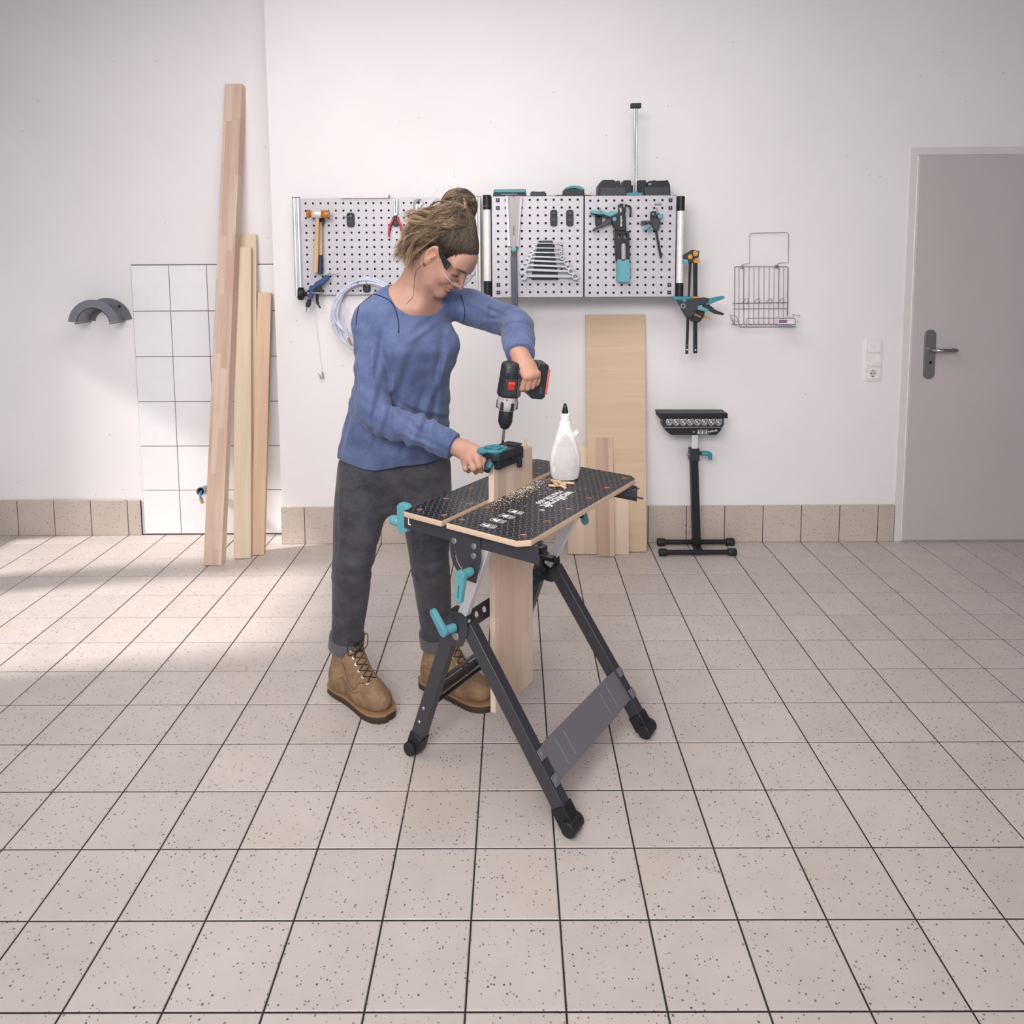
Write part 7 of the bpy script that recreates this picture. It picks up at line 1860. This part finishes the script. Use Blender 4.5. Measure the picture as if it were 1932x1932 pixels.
def build_cap():
    g = Vox(HEAD-0.17, HEAD+np.array([0.17, 0.17, 0.24]), 0.0032)
    g.ell(H(0, -0.016, 0.034), np.array((0.0758, 0.0985, 0.0885))*HS, HAX, 0.0)
    g.ell(H(0, -0.060, 0.040), np.array((0.066, 0.064, 0.064))*HS, HAX, 0.03)
    g.tube([CROWN, BUN], [0.045, 0.034], None, HLv, 0.04)
    # loose swept-back mass behind the head
    g.tube([H(-0.010, -0.085, 0.085), H(-0.020, -0.118, 0.030), H(-0.018, -0.112, -0.015)], [0.046, 0.046, 0.026], [0.050, 0.05, 0.04], HLv, 0.04)
    def face_cut(X, Y, Z):
        d = [X-HEAD[0], Y-HEAD[1], Z-HEAD[2]]
        y = (d[0]*HF[0]+d[1]*HF[1]+d[2]*HF[2])/HS; z = (d[0]*HU[0]+d[1]*HU[1]+d[2]*HU[2])/HS; x = (d[0]*HLv[0]+d[1]*HLv[1]+d[2]*HLv[2])/HS
        line = 0.80*y+0.004+0.010*np.cos(x*42)+np.where(y < 0.0, 0.55*y, 0.0)
        ear = 0.020-np.sqrt((y+0.006)**2+(z-0.0)**2)*0.55
        return np.minimum(z-line, 0.03)*HS
    g.put(HEAD-0.2, HEAD+0.25, face_cut, 0.004, 's')
    for s_ in (-1, 1): g.ell(H(s_*0.088, -0.008, -0.004), np.array((0.030, 0.024, 0.036))*HS, HAX, 0.004, 's')
    return g.mesh()
CV, CQ = build_cap()
x, y, z = hloc(CV)
fb = np.clip((-y-0.03)/0.08, 0, 1)[:, None]
hairc = DK*0.8*(1-fb)+MD*fb*0.75
hair = vox_mesh('hair', CV, CQ, M_HAIR, person, hairc, 1); tag(hair, 'brown hair with blonde ends tied up in a loose bun')
bvh_cap = bvh_of(hair)
rg = np.random.default_rng(4); EAR = H(-0.084, -0.008, -0.004)
STR = []
def snap(p, lift):
    r = bvh_cap.find_nearest(Vector(p)); 
    if r[0] is None: return np.array(p)
    n = np.array(r[1]); v = np.array(p)-np.array(r[0])
    return np.array(r[0])+n*lift
def pick(a, b, t): return a*(1-t)+b*t
# combed strands from the hairline to the crown
for i in range(2200):
    ph = rg.uniform(-1.9, 1.9)
    y0 = 0.085*math.cos(ph)-0.005; x0 = 0.078*math.sin(ph); z0 = 0.80*y0+0.010+(0.55*y0 if y0 < 0 else 0)-0.004+rg.uniform(0, 0.034)
    if abs(y0+0.008) < 0.030 and z0 < 0.036: z0 = 0.038+rg.uniform(0, 0.012)
    if y0 < -0.034 and z0 < 0.02: continue
    p0 = H(x0, y0, z0); tgt = CROWN+rg.normal(0, 0.012, 3)
    mid = pick(p0, tgt, 0.5)+(pick(p0, tgt, 0.5)-HEAD)*0.4+rg.normal(0, 0.008, 3)
    pts = bez([p0, mid, tgt], 7); l0 = rg.uniform(0.0008, 0.0045)
    w = rg.normal(0, 0.0022, (len(pts), 3)); w = np.cumsum(w, 0)*0.35
    P = [snap(np.array(p)+w[k], l0*(0.4+math.sin(PI*k/(len(pts)-1)))) for k, p in enumerate(pts)]
    c = rg.uniform(0, 1); c0 = pick(DK, MD, rg.uniform(0, 0.6)**1.5); c1 = pick(DK, BL, 0.6*rg.uniform(0.05, 1)**2.2)
    STR.append((P, [0.00015, 0.00035]+[rg.uniform(0.0004, 0.00085)]*(len(P)-3)+[0.0004], c0, c1))
# bun: wraps of strands
bun_ax = np.array(BUN-CROWN); bun_ax /= np.linalg.norm(bun_ax)
for i in range(150):
    n = rg.normal(0, 1, 3); n = n*0.55+bun_ax*rg.choice([-1, 1])*1.1; n /= np.linalg.norm(n)
    a = np.cross(n, [0.2, 0.9, 0.3]); a /= np.linalg.norm(a); b = np.cross(n, a)
    t0 = rg.uniform(0, 2*PI); L = rg.uniform(1.4, 3.2); off = rg.uniform(-0.7, 0.7); rad = rg.uniform(0.86, 1.03)
    cl0 = rg.choice([0, 0.03, 0.08, 0.2, 0.4]); cl1 = rg.choice([0.03, 0.1, 0.25, 0.5, 0.9])
    for q in range(14):
        oq = off+rg.normal(0, 0.07); rq = rad+rg.normal(0, 0.012); tq = t0+rg.normal(0, 0.06); pts = []
        for k in range(13):
            t = tq+L*k/12
            d = a*math.cos(t)+b*math.sin(t)+n*oq*(1-0.2*math.sin(t)); d /= np.linalg.norm(d)
            pts.append(BUN+d*np.array([0.058, 0.052, 0.056])*rq)
        c0 = pick(DK, BL, np.clip(cl0+rg.normal(0, 0.04), 0, 1)); c1 = pick(DK, BL, np.clip(cl1+rg.normal(0, 0.07), 0, 1))
        rr_ = rg.uniform(0.0004, 0.0008)
        STR.append((pts, [0.0003]+[rr_]*11+[0.0003], c0, c1))
# loose messy lengths over the back of the head
tips = [(757, 478), (752, 492), (768, 470), (775, 450), (765, 440), (780, 478), (790, 500), (762, 498), (772, 430), (800, 470), (785, 460), (760, 460)]
for i in range(210):
    k_ = rg.uniform(0, 1)
    st0 = snap(H(-0.066+0.125*rg.uniform(0, 1)**1.6, -0.034-0.05*rg.uniform(0, 1), 0.030+0.090*k_), 0.002)
    tp_ = tips[rg.integers(len(tips))]; e0 = A3(tp_[0]+rg.normal(6, 8), tp_[1]+rg.normal(-10, 11), 0.56+rg.uniform(-0.03, 0.09))
    m10 = snap(pick(st0, e0, 0.30)+HU*rg.uniform(0.0, 0.012), rg.uniform(0.002, 0.010)); m20 = pick(st0, e0, 0.70)-HF*rg.uniform(0.0, 0.028)+rg.normal(0, 0.008, 3)
    wv = rg.uniform(0.002, 0.007); f_ = rg.uniform(6, 13); dr = rg.normal(0, 1, 3); dr /= np.linalg.norm(dr)
    cl0 = rg.choice([0.03, 0.1, 0.2, 0.4, 0.65]); cl1 = rg.choice([0.1, 0.3, 0.5, 0.8, 1.05])
    for q in range(16):
        j0 = rg.normal(0, 0.0042, 3); j1 = rg.normal(0, 0.0032, 3); j2 = rg.normal(0, 0.0030, 3); j3 = rg.normal(0, 0.0055, 3)
        pts = bez([st0+j0, m10+j1, m20+j2, e0+j3], 6)
        pts = [np.array(p)+dr*wv*math.sin(f_*k/len(pts)+i)*min(1, k/6) for k, p in enumerate(pts)]
        c0 = pick(DK, BL, np.clip(cl0+rg.normal(0, 0.08), 0, 1)); c1 = pick(MD, BL, np.clip(cl1+rg.normal(0, 0.12), 0, 1.1))
        rr_ = rg.uniform(0.00030, 0.00070)
        if min(np.linalg.norm(p-EAR) for p in pts) < 0.034: continue
        STR.append((pts, [rr_]*(len(pts)-3)+[rr_*0.8, rr_*0.6, 0.0002], c0, np.minimum(c1, 1)))
# fly-away wisps and the lock falling along the neck
for i in range(60):
    st = BUN+rg.normal(0, 1, 3)*0.030; e = st+(st-BUN)*rg.uniform(0.1, 0.45)+rg.normal(0, 0.010, 3)+np.array([0, 0, 0.006])
    STR.append((bez([st, (st+e)/2+rg.normal(0, 0.008, 3), e], 5), 0.00028, MD, BL))
for i in range(3):
    P = [A3(801+i*0.4, 498, 0.535), A3(786-i, 512, 0.530), A3(781+i*0.3, 540, 0.53), A3(779-i*0.4, 560, 0.53), A3(766-i*0.3, 574, 0.535)]
    STR.append((bez(P, 6), 0.00045, DK, MD))
strand_mesh('hair_strands', STR, hair, M_HAIR); 
tag([o for o in hair.children][0], kind='stuff')

# ---- safety glasses, earring
gl = bpy.data.objects.new('safety_glasses', None); COL.objects.link(gl); gl.parent = person; gl.location = (0, 0, 0); tag(gl, 'clear safety glasses with black side arms')
M_LENS = NT('clear_lens').set(0.04, 0, 0.5); M_LENS.base((0.97, 0.98, 1, 1)); M_LENS.b.inputs['Transmission Weight'].default_value = 1.0; M_LENS.b.inputs['IOR'].default_value = 1.12; M_LENS = M_LENS.m
R = []; N = 22
for i in range(N+1):
    t = -1.28+2.56*i/N; x = 0.072*math.sin(t); y = 0.040+0.072*math.cos(t); nose = math.exp(-(t/0.2)**2)
    z1 = 0.030-0.006*t*t; z0 = -0.026+0.016*nose+0.008*t*t
    R.append([H(x, y, z1), H(x, y, (z1+z0)/2), H(x, y, z0), H(x*0.975, y-0.0018, z0), H(x*0.975, y-0.0018, (z1+z0)/2), H(x*0.975, y-0.0018, z1)])
MB().rings([[Vector(p) for p in r] for r in R]).build('lens', M_LENS, gl, smooth=60)
rim = [Vector(r[2]) for r in R]; MB().tube(rim, 0.0011, 6).build('lens_rim', mat('lens_rim_clear', (206, 206, 226), 0.15), gl)
for s in (-1, 1):
    MB().prism([Vector(H(s*0.0765, 0.060, 0.030)), Vector(H(s*0.0765, 0.064, 0.004)), Vector(H(s*0.0765, 0.052, 0.004)), Vector(H(s*0.0775, 0.010, 0.018)), Vector(H(s*0.0765, -0.008, 0.030)), Vector(H(s*0.0765, -0.006, 0.035)), Vector(H(s*0.0775, 0.014, 0.029))], tuple(HLv*s*0.0035)).build('side_arm', BLACK, gl, bevel=0.0008)
    for k in range(3): MB().box(H(s*0.0795, 0.058, 0.010+k*0.006), (0.004, 0.010, 0.0018), (HLv, HF, HU)).build('arm_slot', CHROME, gl)
ec_ = H(-0.077, -0.006, -0.045)
MB().lathe(Vector(ec_), tuple(-HLv), [(0, 0.0), (0, 0.0062), (0.002, 0.0062), (0.0025, 0)], 18).build('earring', mat('gold', (196, 160, 96), 0.25, 0.9), person)
